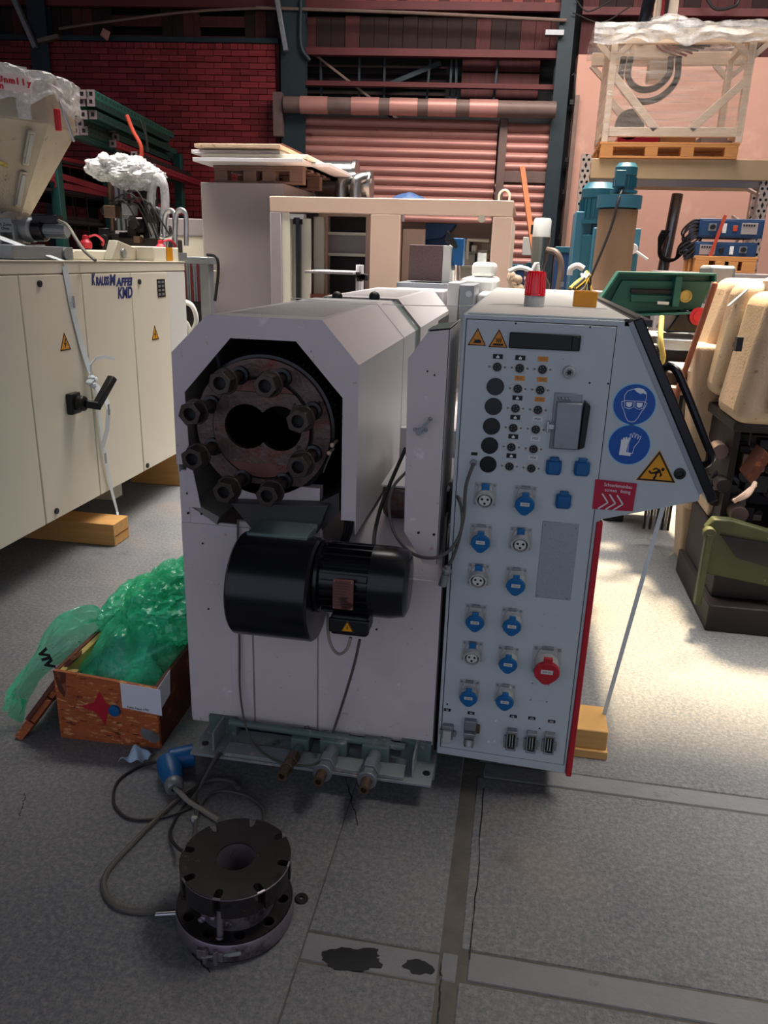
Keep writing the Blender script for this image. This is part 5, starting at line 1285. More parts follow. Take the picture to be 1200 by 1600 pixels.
B().lathe(UC,(0,0,1),[(UR-.003,.202),(UR+.0005,.2),(UR+.0005,.197)],80).build('disc_edge',m_discs,ud)
for k in range(14):
    q=Vector((UC.x-.03+random.uniform(-.03,.05),UC.y-.09-random.uniform(0,.012),.07+random.uniform(0,.05)));B().sph(q,random.uniform(.006,.012),7,5,(1,.7,.8)).build('weld_lump',m_discs,ud)
B().cyl((UC.x+.0,UC.y-.115,.075),(UC.x,UC.y-.108,.145),.008,n=12).lathe((UC.x,UC.y-.117,.075),(0,-.3,-1),[(.009,0),(.009,.006),(.004,.006)],12).build('bolt_stub',m_discs,ud)
# rod end, washer on floor
a=Zp(243,1429,.02);c_=Zp(275,1427,.02)
B().cyl(a,c_,.0065,n=12).build('sensor_rod',m_chr,fd)
a=Zp(471,1405);B().lathe((a.x,a.y,0),(0,0,1),[(.006,0),(.006,.006),(.016,.006),(.018,.003),(.018,0)],24).build('steel_washer',m_disc,label='dark steel washer lying on the floor right of the flange ring',cat='washer')
# cables and blue plug on the floor
def zp(l,r_): return [Zp(x,y,r_+dz) for x,y,dz in l]
cc=thing('grey_floor_cable','thick grey cable looping left on the floor to the flange ring','cable',tuple(Zp(240,1350)))
B().tube(zp([(372,1232,.02),(365,1222,.01),(335,1218,0),(300,1232,0),(260,1265,0),(205,1320,0),(168,1362,0),(163,1390,0),(180,1415,0),(215,1425,.0),(255,1422,.005),(278,1419,.01)],.008),.0075,8).build('cable_run',m_cable,cc)
c2=thing('thin_grey_cables','thin dark cables draping from the extruder base behind the flange discs','cable',tuple(Zp(300,1260)))
B().tube([Yp(342,1175,1.96)]+zp([(325,1205,.06),(306,1245,0),(307,1275,0),(304,1310,0)],.006),.005,6).build('cable_run',m_cable,c2)
B().tube([Yp(346,1176,1.96)]+zp([(322,1208,.05),(290,1255,0),(266,1300,0),(278,1325,.02),(290,1330,.05)],.006),.005,6).build('cable_run',m_cabled,c2)
B().tube(zp([(412,1285,0),(410,1262,0),(385,1243,0),(345,1236,0),(322,1247,0),(308,1275,0),(305,1300,0)],.006),.005,6).build('cable_run',m_cable,c2)
B().tube(zp([(262,1190,.03),(225,1195,0),(185,1220,0),(178,1255,0),(200,1278,0),(240,1280,0),(285,1268,0),(310,1255,0)],.006),.0045,6).build('cable_run',m_cabled,c2)
a=Zp(304,1280,.006);B().box(a.x-.008,a.x+.008,a.y-.006,a.y+.006,0,.014).build('cable_tag',m_sock,c2)
bp=thing('blue_cable_plug','blue round cable plug with grey gland lying by the extruder base','plug',tuple(Zp(275,1215)))
a=Zp(262,1190,.045);c_=Zp(275,1238,.03);d=(c_-a).normalized()
B().lathe(a-d*.0,d,[(.02,-.02),(.036,0),(.038,.05),(.03,.085),(.026,.1)],24,cap=(True,False)).build('plug_body',m_blued,bp)
B().lathe(a,d,[(.026,.095),(.029,.1),(.029,.12),(.022,.13),(.012,.13),(.01,.11)],20).build('plug_gland',m_zinc,bp)
e_=Zp(303,1180,.045);B().cyl(a+Vector((.0,.01,0)),e_,.034,.037,n=20).build('plug_shroud',m_blued,bp,bevel=.004)
B().tube([a+d*.12]+zp([(295,1252,.005),(320,1268,0),(342,1282,0)],.009),.008,8).build('plug_cable',m_cablel,bp)
# ---------------- beige open enclosure ----------------
random.seed(5)
en=thing('open_enclosure','pinkish beige open frame enclosure with two windows behind the extruder','machine housing',(-1.1,7,0))
EY=6.5
def ep(x,y,v=EY): q=Yp(x,y,v);return q.x,q.z
ex0,ez=ep(421,307);ex1,_=ep(803,316);zb_=.0
ez=2.06
B().box(ex0,ex1,EY,EY+.06,1.94,ez).build('top_beam',m_beige,en,bevel=.006)
B().box(ex0,ex1,EY+.06,EY+1.5,2.03,ez).build('roof_panel',m_beige,en,bevel=.006)
lx=ep(440,400)[0];B().box(ex0,lx,EY,EY+.08,0,1.94).build('frame_post',m_gcab,en,bevel=.006)
for a_,c_ in ((ep(578,400)[0],ep(624,400)[0]),(ep(766,400)[0],ep(797,400)[0])):
    B().box(a_,c_,EY,EY+.08,0,1.94).build('frame_post',m_beige,en,bevel=.006)
B().box(ep(797,400)[0],ex1-.02,EY+.02,EY+1.5,0,1.94).build('end_panel',m_cream,en,bevel=.006)
for k in range(5): B().box(ex1-.02,ex1,EY+.03,EY+.07,.7+k*.25,.78+k*.25).build('hinge',m_cream,en,bevel=.004)
B().box(ex0,ex1,EY,EY+.05,0,.9).build('lower_panel',m_beige,en)
# inner structure
B().box(lx,ep(452,400)[0]+.0,EY+.02,EY+.3,0,1.94).build('window_reveal',m_cream,en)
a_=ep(430,400)[0];c_=ep(462,400,EY+.1)[0]
B().box(ep(447,400)[0],ep(480,400)[0],EY+.12,EY+.14,.3,1.9).build('sliding_door',m_cream,en,bevel=.004)
B().box(ep(480,400)[0],ep(497,400)[0],EY+.2,EY+.24,.3,1.92).build('sliding_door',m_creamd,en,bevel=.004)
x=ep(463,400)[0];B().box(x-.02,x+.02,EY+.05,EY+.09,.4,1.93).build('guide_rail',m_dark,en)
B().box(x-.06,x+.06,EY+.02,EY+.1,1.89,1.93).build('rail_bracket',m_white,en,bevel=.004)
B().cyl((x,EY+.05,1.90),(x,EY+.05,1.85),.04,n=16).build('guide_wheel',m_dark,en)
# inner window
x0,x1=ep(512,340,EY+.5)[0],ep(572,340,EY+.5)[0]
zt_,zb2=ep(540,338,EY+.5)[1],ep(540,500,EY+.5)[1]
B().annulus([(x0-.08,zb2-.1),(x1+.05,zb2-.1),(x1+.05,zt_+.08),(x0-.08,zt_+.08)],[(x0,zb2),(x1,zb2),(x1,zt_),(x0,zt_)],'y',EY+.5,EY+.56).build('inner_frame',m_beige,en,bevel=.004)
B().box(x0,x1,EY+.6,EY+.62,zb2,zt_).build('dark_window',m_grim,en)
for py in (365,398): 
    z=ep(540,py,EY+.5)[1];B().box(x0,x1,EY+.52,EY+.56,z-.012,z+.012).build('cross_rail',m_cream,en)
B().box(x0,x1,EY+.565,EY+.57,ep(540,397,EY+.5)[1],ep(540,366,EY+.5)[1]).build('inner_panel',m_gcab,en)
B().box(ep(480,465)[0],ep(620,465)[0],EY+.1,EY+.2,ep(540,475)[1],ep(540,468)[1]+.03).build('timber_rail',m_osbd,en)
B().box(ep(625,400,EY+1.4)[0],ep(790,400,EY+1.4)[0],EY+1.4,EY+1.42,.0,1.95).build('back_panel',m_beige,en)
B().box(ep(628,400,EY+.4)[0],ep(663,400,EY+.4)[0],EY+.4,EY+.43,.8,1.85).build('inner_panel',m_beige,en,bevel=.004)
B().prism([ep(665,348,EY+.7),ep(712,350,EY+.7),ep(706,358,EY+.7),ep(690,372,EY+.7),ep(665,375,EY+.7)],'y',EY+.7,EY+.9).build('blue_hinge_arm',m_navy,en,bevel=.006)
B().box(ep(665,360,EY+.95)[0],ep(700,360,EY+.95)[0],EY+.95,EY+1.2,1.45,1.85).build('blue_motor_block',m_navy,en,bevel=.01)
B().box(ep(690,420,EY+1)[0],ep(765,420,EY+1)[0],EY+.8,EY+1.2,.8,ep(730,415,EY+1)[1]).build('machine_bed',m_cream,en,bevel=.01)
B().cyl(Yp(690,412,EY+.7),Yp(770,416,EY+.7),.035,n=14).build('tie_bar',m_cream,en)
for k in range(9):
    a=Yp(random.uniform(728,765),random.uniform(378,405),EY+.7+random.uniform(0,.2));s_=random.uniform(.03,.06);B().box(a.x-s_,a.x+s_,a.y-s_,a.y+s_,a.z-s_,a.z+s_*.7).build('valve_block',random.choice([m_cream,m_creamd,m_creamd,m_blk]),en,bevel=.006)
B().tube([Yp(730,405,EY+.6),Yp(731,378,EY+.6),Yp(736,375,EY+.6),Yp(764,376,EY+.6)],.014,8,k=4).build('bent_pipe',m_cream,en)
B().cyl(Yp(718,393,EY+.8),Yp(738,391,EY+.8),.035,n=14).build('cylinder_rod',m_blk,en)
a=Yp(753,342,EY+.02);B().cyl((a.x,EY-.01,a.z),(a.x,EY,a.z),.03,n=14).build('door_switch',m_creamd,en)
# lifting eye, paper tray on a post
a=Yp(788,308,EY+.3);B().tube([(a.x-.04,EY+.3,2.06),(a.x-.04,EY+.3,2.13),(a.x,EY+.3,2.16),(a.x+.04,EY+.3,2.13),(a.x+.04,EY+.3,2.06)],.009,8).build('lifting_eye',m_cream,en)
tr=thing('document_tray','small tilted tray with white paper on a bent post beside the enclosure window','tray',tuple(Yp(527,430,5.9)))
a=Yp(495,422,6.0);c_=Yp(558,430,5.8)
B().prism([(a.x,a.z+.0),(c_.x,a.z+.0),(c_.x,a.z-.018),(a.x,a.z-.018)],'y',5.65,6.05).build('tray_plate',m_gcab,tr,bevel=.003)
B().box(a.x+.04,c_.x-.04,5.7,6.0,a.z+.001,a.z+.004).build('paper_sheet',m_wht,tr)
q=Yp(562,440,5.9);B().tube([(q.x,5.9,a.z-.02),(q.x,5.9,a.z-.06),(q.x-.01,5.95,.0)],.03,10,k=4).build('tray_post',m_hood,tr)
b=B()
for k in range(5):
    w_=Yp(558+k*3,430+random.uniform(-4,6),5.75);b.box(w_.x-.02,w_.x+.02,w_.y,w_.y+.05,w_.z-.025,w_.z+.02)
b.build('clamp_joint',m_grim,tr,bevel=.005)
# tall grey cabinet with pallet of panels
gc=thing('tall_grey_cabinet','tall plain grey cabinet left of the beige enclosure, with panels stored on top','cabinet',(-2.4,7.6,0))
B().box(-2.86,-2.1,6.9,8.6,.0,2.19).build('cabinet_body',m_gcab,gc,bevel=.006)
B().box(-2.1,-1.7,8.02,8.6,.0,2.14).build('cabinet_side_section',m_cream,gc,bevel=.006)
B().box(-3.9,-2.9,7.2,8.0,.0,1.75).build('pale_side_cabinet',m_cream,gc,bevel=.006)
B().box(-3.9,-2.9,7.19,7.99,1.75,1.9).build('side_cabinet_top',m_gcab,gc,bevel=.004)
def pallet(name,x0,x1,y0,y1,z0,lb,m=m_pal,n=6,group=None,ny=3):
    o=thing(name,lb,'pallet',((x0+x1)/2,(y0+y1)/2,z0),group)
    w=(y1-y0)
    for yy in (y0,(y0+y1)/2-.05,y1-.1):
        B().box(x0,x1,yy,yy+.1,z0,z0+.02).build('bottom_board',m,o,bevel=.003)
        for xx in (x0,x0+(x1-x0)*.33,x0+(x1-x0)*.67-.1,x1-.12): B().box(xx,xx+.12,yy,yy+.1,z0+.02,z0+.10).build('block',m,o,bevel=.003)
        B().box(x0,x1,yy,yy+.1,z0+.10,z0+.12).build('stringer_board',m,o,bevel=.003)
    for k in range(n):
        yy=y0+(w-.1)*k/(n-1);B().box(x0-.01,x1+.01,yy,yy+.1,z0+.12,z0+.142).build('deck_board',m,o,bevel=.003)
    return o
m_palo=mat('grey_old_pallet','#6a5248',.75,var=.2)
pallet('wooden_pallet',-2.75,-1.95,6.95,8.2,2.19,'old dark pallet on top of the tall grey cabinet under the stack of panels',m_palo)
pz=2.335
for k,(dx,dy,w_,m,l) in enumerate(((0,0,.03,m_hood,'lowest cream panel of the stack on the grey cabinet'),(.06,.05,.03,m_cream,'second panel from the bottom of the stack on the grey cabinet'),(-.05,.1,.03,m_hood,'third panel from the bottom of the stack on the grey cabinet'),(.02,.0,.028,m_beigew,'second panel from the top of the stack on the grey cabinet'),(.0,.12,.012,m_osbd,'thin brown sheet topmost on the stack on the grey cabinet'))):
    z0_=pz+k*.036
    B().box(-2.84+dx,-2.08+dx*.5+(.2 if k<2 else 0),6.7+dy,8.5+dy,z0_,z0_+w_).build('sheet_panel',m,bevel=.003,label=l,cat='panel',group='panels stacked on the grey cabinet')
B().box(-1.98,-1.72,7.0,8.7,pz+.0,pz+.03).build('sheet_panel',m_hood,bevel=.004,label='narrow cream panel overhanging the right side of the panel stack',cat='panel',group='panels stacked on the grey cabinet')
# silver ducts
du=thing('silver_duct_pair','two large silver ducts with elbows behind the panel stack','duct',(-1.8,8.2,2.0))
a=Yp(495,272,8.2);c_=Yp(555,274,8.2)
B().lathe((a.x,8.3,a.z),(1,0,0),[(.13,0),(.13,c_.x-a.x-.03),(.15,c_.x-a.x-.03),(.15,c_.x-a.x)],28,cap=(True,True)).build('duct_pipe',m_duct,du)
a2=Yp(495,286,8.0);c2_=Yp(581,283,8.0)
B().lathe((a2.x,8.0,a2.z-.02),(1,0,0),[(.11,0),(.11,c2_.x-a2.x-.03),(.14,c2_.x-a2.x-.03),(.14,c2_.x-a2.x)],28,cap=(True,True)).build('duct_pipe',m_duct,du)
for px in (533,556):
    a=Yp(px,290,7.85);B().tube([(a.x,7.85,2.0),(a.x,7.85,a.z-.02),(a.x+.02,7.87,a.z+.05),(a.x+.1,7.95,a.z+.08)],.06,12,k=6).build('duct_elbow',m_duct,du)
B().box(-1.69,-1.3,8.02,8.6,.0,2.12).build('duct_housing',m_gcab,du)
a=Yp(640,306,7.6);B().grid(lambda u,v:(a.x-.25+.5*u,7.3+.5*v,2.05+.13*math.sin(math.pi*u)*math.sin(math.pi*v)+.03*mn.noise(Vector((u*6,v*6,0)))),16,12).build('folded_tarpaulin',m_navy,label='folded dark blue tarpaulin bulging over the enclosure roof',cat='tarpaulin',solid=.01)
# leaning orange timber, vacuum loader, blue bins
a=Yp(816,262,8.6);c_=Yp(843,345,8.2)
B().bar(a,(c_.x+.35,7.75,0.05),.08,.05).build('leaning_plank',mat('orange_plank','#b5693c',.6,var=.1,vs=3),label='orange wooden plank leaning against the roller shutter wicket',cat='plank',bevel=.004)
vl=thing('vacuum_loader','white-topped stainless vacuum loader with a ribbed brown hose','loader',tuple(Yp(847,440,7.6)))
a=Yp(848,345,7.6)
B().lathe((a.x,7.6,a.z-.22),(0,0,1),[(.0,.245),(.07,.24),(.08,.22),(.08,.08)],24).build('loader_head',m_white,vl)
B().lathe((a.x,7.6,a.z-.7),(0,0,1),[(.12,.0),(.12,.15),(.05,.26),(.075,.36),(.085,.56)],24).build('loader_vessel',m_duct,vl)
B().box(a.x-.1,a.x-.08,7.5,7.55,a.z-.12,a.z-.04).build('loader_clip',m_blk,vl)
B().tube([(a.x+.06,7.55,a.z-.25),(a.x+.15,7.5,a.z-.28),(a.x+.2,7.5,a.z-.42),(a.x+.18,7.5,a.z-.75)],.03,10).build('ribbed_hose',m_pipe,vl)
B().tube([(a.x-.03,7.5,a.z-.4),(a.x+.05,7.45,a.z-.65),(a.x+.18,7.45,a.z-.95)],.008,6).build('loader_cable',m_cabled,vl)
B().box(a.x-.3,a.x+.25,7.5,8.0,.0,a.z-.7).build('loader_cabinet',m_gcab,vl,bevel=.008)
for i,(p0,p1,yt,lb) in enumerate(((797,822,412,'blue crate behind the enclosure, left of the vacuum loader'),(822,845,410,'blue crate directly behind the vacuum loader'),(868,898,385,'tall blue box between the vacuum loader and the blue slab'))):
    a=Yp(p0,yt,8.4);c_=Yp(p1,yt,8.4)
    o=thing('blue_bin',lb,'bin',((a.x+c_.x)/2,8.6,0))
    B().box(a.x+.01,c_.x-.01,8.41,8.9,.0,a.z).build('bin_body',m_navy,o,bevel=.01)
    B().box(a.x+.003,c_.x-.003,8.4,8.9,a.z-.06,a.z).build('bin_rim',m_bluem,o,bevel=.006)
a=Yp(827,385,8.6);B().box(a.x-.07,a.x+.07,8.6,8.7,a.z-.09,a.z+.09).build('meter_box',m_white,label='small white meter box on the shutter post above the blue crates',cat='box',bevel=.006)
ck=thing('white_arc_hose','thin white hose arching behind the red beacon','hose',tuple(Yp(805,425,6.0)))
B().tube([Yp(795,424,6.0),Yp(812,418,6.0),Yp(830,424,6.0),Yp(840,440,6.0),Vector((Yp(842,480,6.0).x,6.0,.0))],.016,8).build('hose_run',m_white,ck)
b=B()
for k in range(14):
    q=Yp(random.uniform(797,812),random.uniform(425,452),6.1);b.sph(q,.035,7,5)
b.build('foam_knot',m_beigew,ck)
# ---------------- blue motors and cylinder ----------------
bm_=thing('blue_mixer','weathered cylinder mixer with a blue collar and upright blue motor','mixer',(.65,6.5,0))
MYc=6.5
def mp(x,y,v=MYc): q=Yp(x,y,v);return q.x,q.z
cx_,cz1=mp(966,330);cxb=mp(957,440)[0]
B().lathe((cx_,MYc,0),(0,0,1),[(.145,.4),(.145,mp(0+966,328)[1])],32,cap=(True,True)).build('steel_cylinder',m_rusty,bm_)
zc0,zc1=mp(966,326)[1],mp(966,306)[1]
B().lathe((cx_,MYc,0),(0,0,1),[(.145,zc0),(.165,zc0),(.165,zc1),(.0,zc1+.012)],32).build('blue_collar',m_blue,bm_,ang=30)
zm0,zm1=mp(977,298)[1],mp(977,255)[1]
mx_=mp(977,280)[0]
B().lathe((mx_,MYc,0),(0,0,1),[(.1,zm0-.02),(.1,zm0),(.075,zm0),(.078,zm1-.09),(.082,zm1-.085),(.082,zm1-.03),(.06,zm1),(.0,zm1+.005)],28,cap=(True,False)).build('motor_body',m_bluem,bm_)
for k in range(22):
    t=2*math.pi*k/22;c,s_=math.cos(t),math.sin(t)
    B().bar((mx_+c*.08,MYc+s_*.08,zm0+.02),(mx_+c*.08,MYc+s_*.08,zm1-.1),.005,.016,up=(c,s_,0)).build('fin',m_bluem,bm_,flat=True)
B().box(mx_-.085,mx_-.01,MYc-.13,MYc-.06,zm0+.02,zm0+.13).build('terminal_box',m_bluem,bm_,bevel=.005)
B().tube([(mx_-.02,MYc-.1,zm0+.01),(mx_-.05,MYc-.17,zm0-.08),(mx_-.09,MYc-.2,zm0-.3),(mx_-.22,MYc-.25,zm0-.7),(mx_-.33,MYc-.3,zm0-.95)],.010,8).build('motor_cable',m_cabled,bm_)
B().box(cx_-.25,cx_+.15,MYc-.3,MYc+.3,.0,1.42).build('mixer_base',m_gcab,bm_,bevel=.01)
m2=thing('blue_gear_motor','second upright blue motor partly hidden behind the weathered cylinder','motor',(.47,7.0,0))
a,zA=mp(938,286,7.0);_,zB=mp(938,345,7.0)
B().lathe((a,7.0,0),(0,0,1),[(.135,zB),(.135,zA-.12),(.14,zA-.115),(.14,zA-.05),(.1,zA),(.0,zA+.01)],28,cap=(True,False)).build('motor_body',m_bluem,m2)
for k in range(24):
    t=2*math.pi*k/24;c,s_=math.cos(t),math.sin(t)
    B().bar((a+c*.138,7+s_*.138,zB+.02),(a+c*.138,7+s_*.138,zA-.13),.008,.02,up=(c,s_,0)).build('fin',m_bluem,m2,flat=True)
B().lathe((a,7.0,0),(0,0,1),[(.16,zB-.03),(.16,zB),(.1,zB-.03),(.1,zB-.1),(.15,zB-.12),(.15,.3)],28).build('gearbox',m_bluem,m2)
bs_=thing('blue_slab_cabinet','flat blue steel slab cabinet standing left of the weathered cylinder','cabinet',(.4,6.9,0))
B().box(mp(893,400,6.9)[0],mp(921,400,6.9)[0],6.9,7.3,.2,mp(905,330,6.9)[1]).build('slab_body',m_blue,bs_,bevel=.01)
B().box(mp(923,400,6.8)[0],mp(945,400,6.8)[0],6.82,7.2,.2,mp(935,355,6.8)[1]).build('slab_side',m_blue,bs_,bevel=.01)
B().box(mp(982,400,6.8)[0],mp(997,400,6.8)[0],6.8,7.0,.2,mp(990,357,6.8)[1]).build('slab_post',m_blue,bs_,bevel=.006)
a=Yp(988,389,6.75);B().cyl((a.x,6.72,a.z),(a.x,6.8,a.z),.04,n=20).bar((a.x+.03,6.72,a.z-.02),(a.x+.12,6.68,a.z-.08),.02,.02).build('crank_handle',m_hood,bs_,bevel=.004)
# yellow hose bundle
hb=thing('yellow_hose_bundle','tangle of yellow and pale hoses beside the amber cover','hose',tuple(Yp(910,440,5.6)))
random.seed(9)
for k in range(16):
    x0=random.uniform(895,905);y0=random.uniform(447,462)
    B().tube([Yp(x0-6,y0,5.5),Yp(x0+8,y0-12,5.6),Yp(random.uniform(908,922),random.uniform(425,436),5.7),Yp(random.uniform(905,925),460,5.7)],.011,6).build('hose_run',random.choice([mat('yellow_hose','#cba944',.5),m_hood,mat('yellow_hose','#cba944',.5),m_cabled]),hb)
B().box(Yp(898,470,5.8).x,Yp(930,470,5.8).x,5.7,5.9,.0,1.38).build('hose_bracket',m_gcab,hb)
B().tube([Yp(890,430,5.7),Yp(892,420,5.7),Yp(902,415,5.7),Yp(912,420,5.7)],.02,8).build('hose_run',m_hood,hb)
# ---------------- racking on the right ----------------
rk=thing('storage_rack','tall galvanised rack with perforated uprights and a beige beam carrying a wrapped frame','rack',(1.3,8.8,0))
RY=8.5
def upright(px,y,z1,w_=.1):
    x=Yp(px,300,y).x
    b=B();nz=int(z1/.1);ps=[]
    r=B();vv=[];
    # front web with two columns of holes
    h=perf(0,w_,0,z1,0,2,nz,.014)
    r.add([(x+v.x,y,v.y) for v in h.v],h.f);r.add([(x,y,0),(x,y+.09,0),(x,y+.09,z1),(x,y,z1)],[(0,1,2,3)]);r.add([(x+w_,y,0),(x+w_,y+.09,0),(x+w_,y+.09,z1),(x+w_,y,z1)],[(0,1,2,3)])
    u=r.build('perforated_upright',m_upr,rk,flat=True,fix=False)
    B().box(x+.012,x+w_-.012,y+.01,y+.012,0,z1).build('upright_back',m_grim,rk)
    return x
xa=upright(903,RY,2.64);xb=upright(1186,RY,2.5);xc=upright(903,RY+1.1,2.6);xd=upright(1176,RY+1.1,2.5)
B().box(xa+.1,xb+1.6,RY-.02,RY+.04,2.42,2.60).build('rack_beam',m_rbeam,rk,bevel=.004)
B().box(xa+.1,xb+1.6,RY+.04,RY+.1,2.36,2.44).build('rack_beam',m_gcab,rk,bevel=.004)
B().box(xa+.1,xb+1.6,RY+1.1,RY+1.16,2.42,2.56).build('rack_beam',m_rbeam,rk)
B().box(xa+.1,xb+1.6,RY-.02,RY+.03,1.38,1.46).build('rack_beam',m_upr,rk,bevel=.004)
B().box(xa+.1,xb+1.6,RY+1.1,RY+1.16,1.38,1.46).build('rack_beam',m_upr,rk,bevel=.004)
for k in range(4): B().bar((xb+.05,RY+.1,1.3+k*.33),(xb+.05,RY+1.1,1.5+k*.33),.03,.03).build('rack_brace',m_upr,rk)
B().bar((xb-.08,RY+1.0,1.55),(xb+.35,RY+1.0,2.35),.03,.03).build('rack_brace',m_upr,rk)
B().box(xa+.1,xb+1.5,RY,RY+1.1,1.44,1.462).build('shelf_board',m_grim,rk)
a=Yp(1050,300,9.4);B().cyl((Yp(1062,280,9.4).x,9.4,2.36),(Yp(1035,405,9.4).x,9.3,1.47),.06,n=16).build('flue_pipe',m_duct,label='tall galvanised pipe standing in the rack behind the dark cables',cat='pipe')
db=thing('dark_cable_coil','black cable coil hanging on the rack pipe','cable',tuple(Yp(1050,400,9.1)))
for k in range(4):
    B().tube([Yp(1036+k*3,360,9.1),Yp(1030,375+k*5,9.1),Yp(1036,400+k*2,9.1),Yp(1055,405,9.0),Yp(1062+k*4,385,8.9),Yp(1078,370,8.8)],.016,7).build('cable_run',m_cabled,db)
pallet('wooden_pallet',Yp(937,240,RY).x,Yp(1150,245,RY).x,RY-.05,RY+1.0,2.60,'orange-brown pallet on the top rack beam under the wrapped frame')
# white wrapped frame
FY=8.5
m_cframe=mat('cream_frame_paint','#e2cfba',.45,var=.04)
wf=thing('wrapped_white_frame','white welded frame with diagonal braces wrapped in clear stretch film on a pallet','frame',(1.28,8.9,2.745))
def fp(x,y,v=FY): q=Yp(x,y,v);return Vector((q.x,v,q.z))
z0f=2.745;zU=fp(1000,58).z;zL=fp(1040,207).z
fl_,fr_=fp(944,222),fp(1152,222)
ul,ur=fp(962,75),fp(1178,80)
for (yy) in (FY,FY+.85):
    dl=Vector((0,yy-FY,0))
    B().bar((fl_.x,yy,z0f),(fl_.x,yy,zU),.085,.06).build('frame_post',m_cframe,wf,bevel=.004)
    B().bar((fr_.x,yy,z0f),(fr_.x,yy,zU),.085,.06).build('frame_post',m_cframe,wf,bevel=.004)
    B().bar((fl_.x,yy,zL),(fr_.x,yy,zL),.06,.08).build('lower_rail',m_cframe,wf,bevel=.004)
    B().bar((fl_.x-.15,yy,zU),(fr_.x+.15,yy,zU),.06,.12).build('upper_rail',m_cframe,wf,bevel=.004)
    B().bar((fl_.x+.02,yy,fp(962,118).z),(fp(1024,204).x,yy,zL+.02),.06,.07).build('diagonal_brace',m_cframe,wf,bevel=.004)
    B().bar((fr_.x-.02,yy,fp(1160,128).z),(fp(1078,204).x,yy,zL+.02),.06,.07).build('diagonal_brace',m_cframe,wf,bevel=.004)
    for s_,xx in ((1,fl_.x),(-1,fl_.x),(1,fr_.x),(-1,fr_.x)):
        B().bar((xx,yy,zU-.19),(xx+s_*.15,yy,zU-.05),.05,.05).build('gusset_brace',m_cframe,wf,bevel=.004)
for xx in (fl_.x,fr_.x):
    for zz_ in (zL,zU): B().bar((xx,FY,zz_),(xx,FY+.85,zz_),.06,.06).build('side_rail',m_cframe,wf,bevel=.004)
# vertical mast with hoses
q=fp(1040,60);B().box(q.x-.08,q.x+.12,FY+.3,FY+.5,zU-.3,4.5).build('mast',m_cframe,wf,bevel=.01)
B().tube([(q.x-.2,FY+.3,zU),(q.x-.17,FY+.25,zU+.3),(q.x-.1,FY+.3,zU+.8)],.06,10).build('mast_hose',m_dark,wf)
for k in range(6): B().tube([(q.x-.06+.02*k,FY+.28,4.3),(q.x-.03+.01*k,FY+.26,zU+.3-.05*k),(q.x+.05*k-.05,FY+.24,zU),(q.x+.2+.05*k,FY+.26,zU-.12+.02*k)],.010,6).build('mast_cable',random.choice([m_rackr,m_grim,m_pipe]),wf)
B().box(q.x-.25,q.x+.15,FY+.25,FY+.6,zU-.12,zU+.06).build('carriage_block',m_cframe,wf,bevel=.01)
for r_ in (.30,.22): B().tube([(q.x-.1-r_*.8,FY+.2,zU-.12),(q.x-.1-r_*.8,FY+.2,zU-.12-r_*.8),(q.x-.1-r_*.3,FY+.2,zU-.12-r_*1.25),(q.x-.1+r_*.4,FY+.2,zU-.12-r_*1.2),(q.x-.1+r_*.9,FY+.2,zU-.12-r_*.7),(q.x-.1+r_*.9,FY+.2,zU-.12)],.03,8,k=8).build('energy_chain',m_dark,wf)
B().box(q.x-.3,q.x+.1,FY+.3,FY+.6,2.75,2.84).build('red_box',m_rdl,wf,bevel=.004);B().box(q.x+.11,q.x+.45,FY+.3,FY+.6,2.75,2.86).build('cardboard_box',mat('cardboard','#a47850',.7),wf,bevel=.004)
B().box(q.x+.5,q.x+.8,FY+.3,FY+.6,2.75,2.85).build('grey_box',m_gcab,wf,bevel=.004)
B().lathe((q.x-.2,FY+.3,2.95),(0,1,0),[(.14,0),(.14,.1),(.06,.11)],24,cap=(True,True)).build('hose_wheel',m_dark,wf)
def wrapf(x0,x1,y0,y1,z0,z1,nz,amp,name):
    P=[(x0,y0),(x1,y0),(x1,y1),(x0,y1),(x0,y0)];cum=[0,(x1-x0),(x1-x0)+(y1-y0),2*(x1-x0)+(y1-y0),2*(x1-x0)+2*(y1-y0)]
    def f(u,v):
        s_=u*cum[-1];i=max(k for k in range(4) if cum[k]<=s_+1e-9);t=(s_-cum[i])/(cum[i+1]-cum[i]);x=P[i][0]+(P[i+1][0]-P[i][0])*t;y=P[i][1]+(P[i+1][1]-P[i][1])*t
        n=mn.noise(Vector((u*14,v*9,z0)))*amp+abs(mn.noise(Vector((u*20,v*60,z0))))*amp*.6
        cx2,cy2=(x0+x1)/2,(y0+y1)/2;return (x+(x-cx2)*n,y+(y-cy2)*n,z0+(z1-z0)*v+n*.1)
    return B().grid(f,100,nz).build(name,m_wrap,wf,ang=30,fix=False)
wrapf(fl_.x-.03,fr_.x+.03,FY-.05,FY+.92,2.80,zU-.08,60,.012,'stretch_wrap')
def topw(u,v):
    x=fl_.x-.2+(fr_.x-fl_.x+.45)*u;y=FY-.08+1.05*v
    z=zU+.11+.05*mn.noise(Vector((u*4,v*3,1)))+.03*abs(mn.noise(Vector((u*14,v*9,2))))+.16*math.exp(-((u-.42)/.14)**2)*math.sin(math.pi*v)
    return (x,y,z if .04<v<.96 else z-.1)
B().grid(topw,110,40).build('stretch_wrap_top',m_clear,wf,ang=25,fix=False)
def skirt(u,v):
    x=fl_.x-.2+(fr_.x-fl_.x+.45)*u;n=mn.noise(Vector((u*9,v*4,5)));return (x,FY-.09+.03*n,zU+.1-.16*v*(1+.4*mn.noise(Vector((u*7,0,0))))+.03*n)
B().grid(skirt,90,12).build('stretch_wrap_edge',m_frost,wf,ang=25,fix=False)
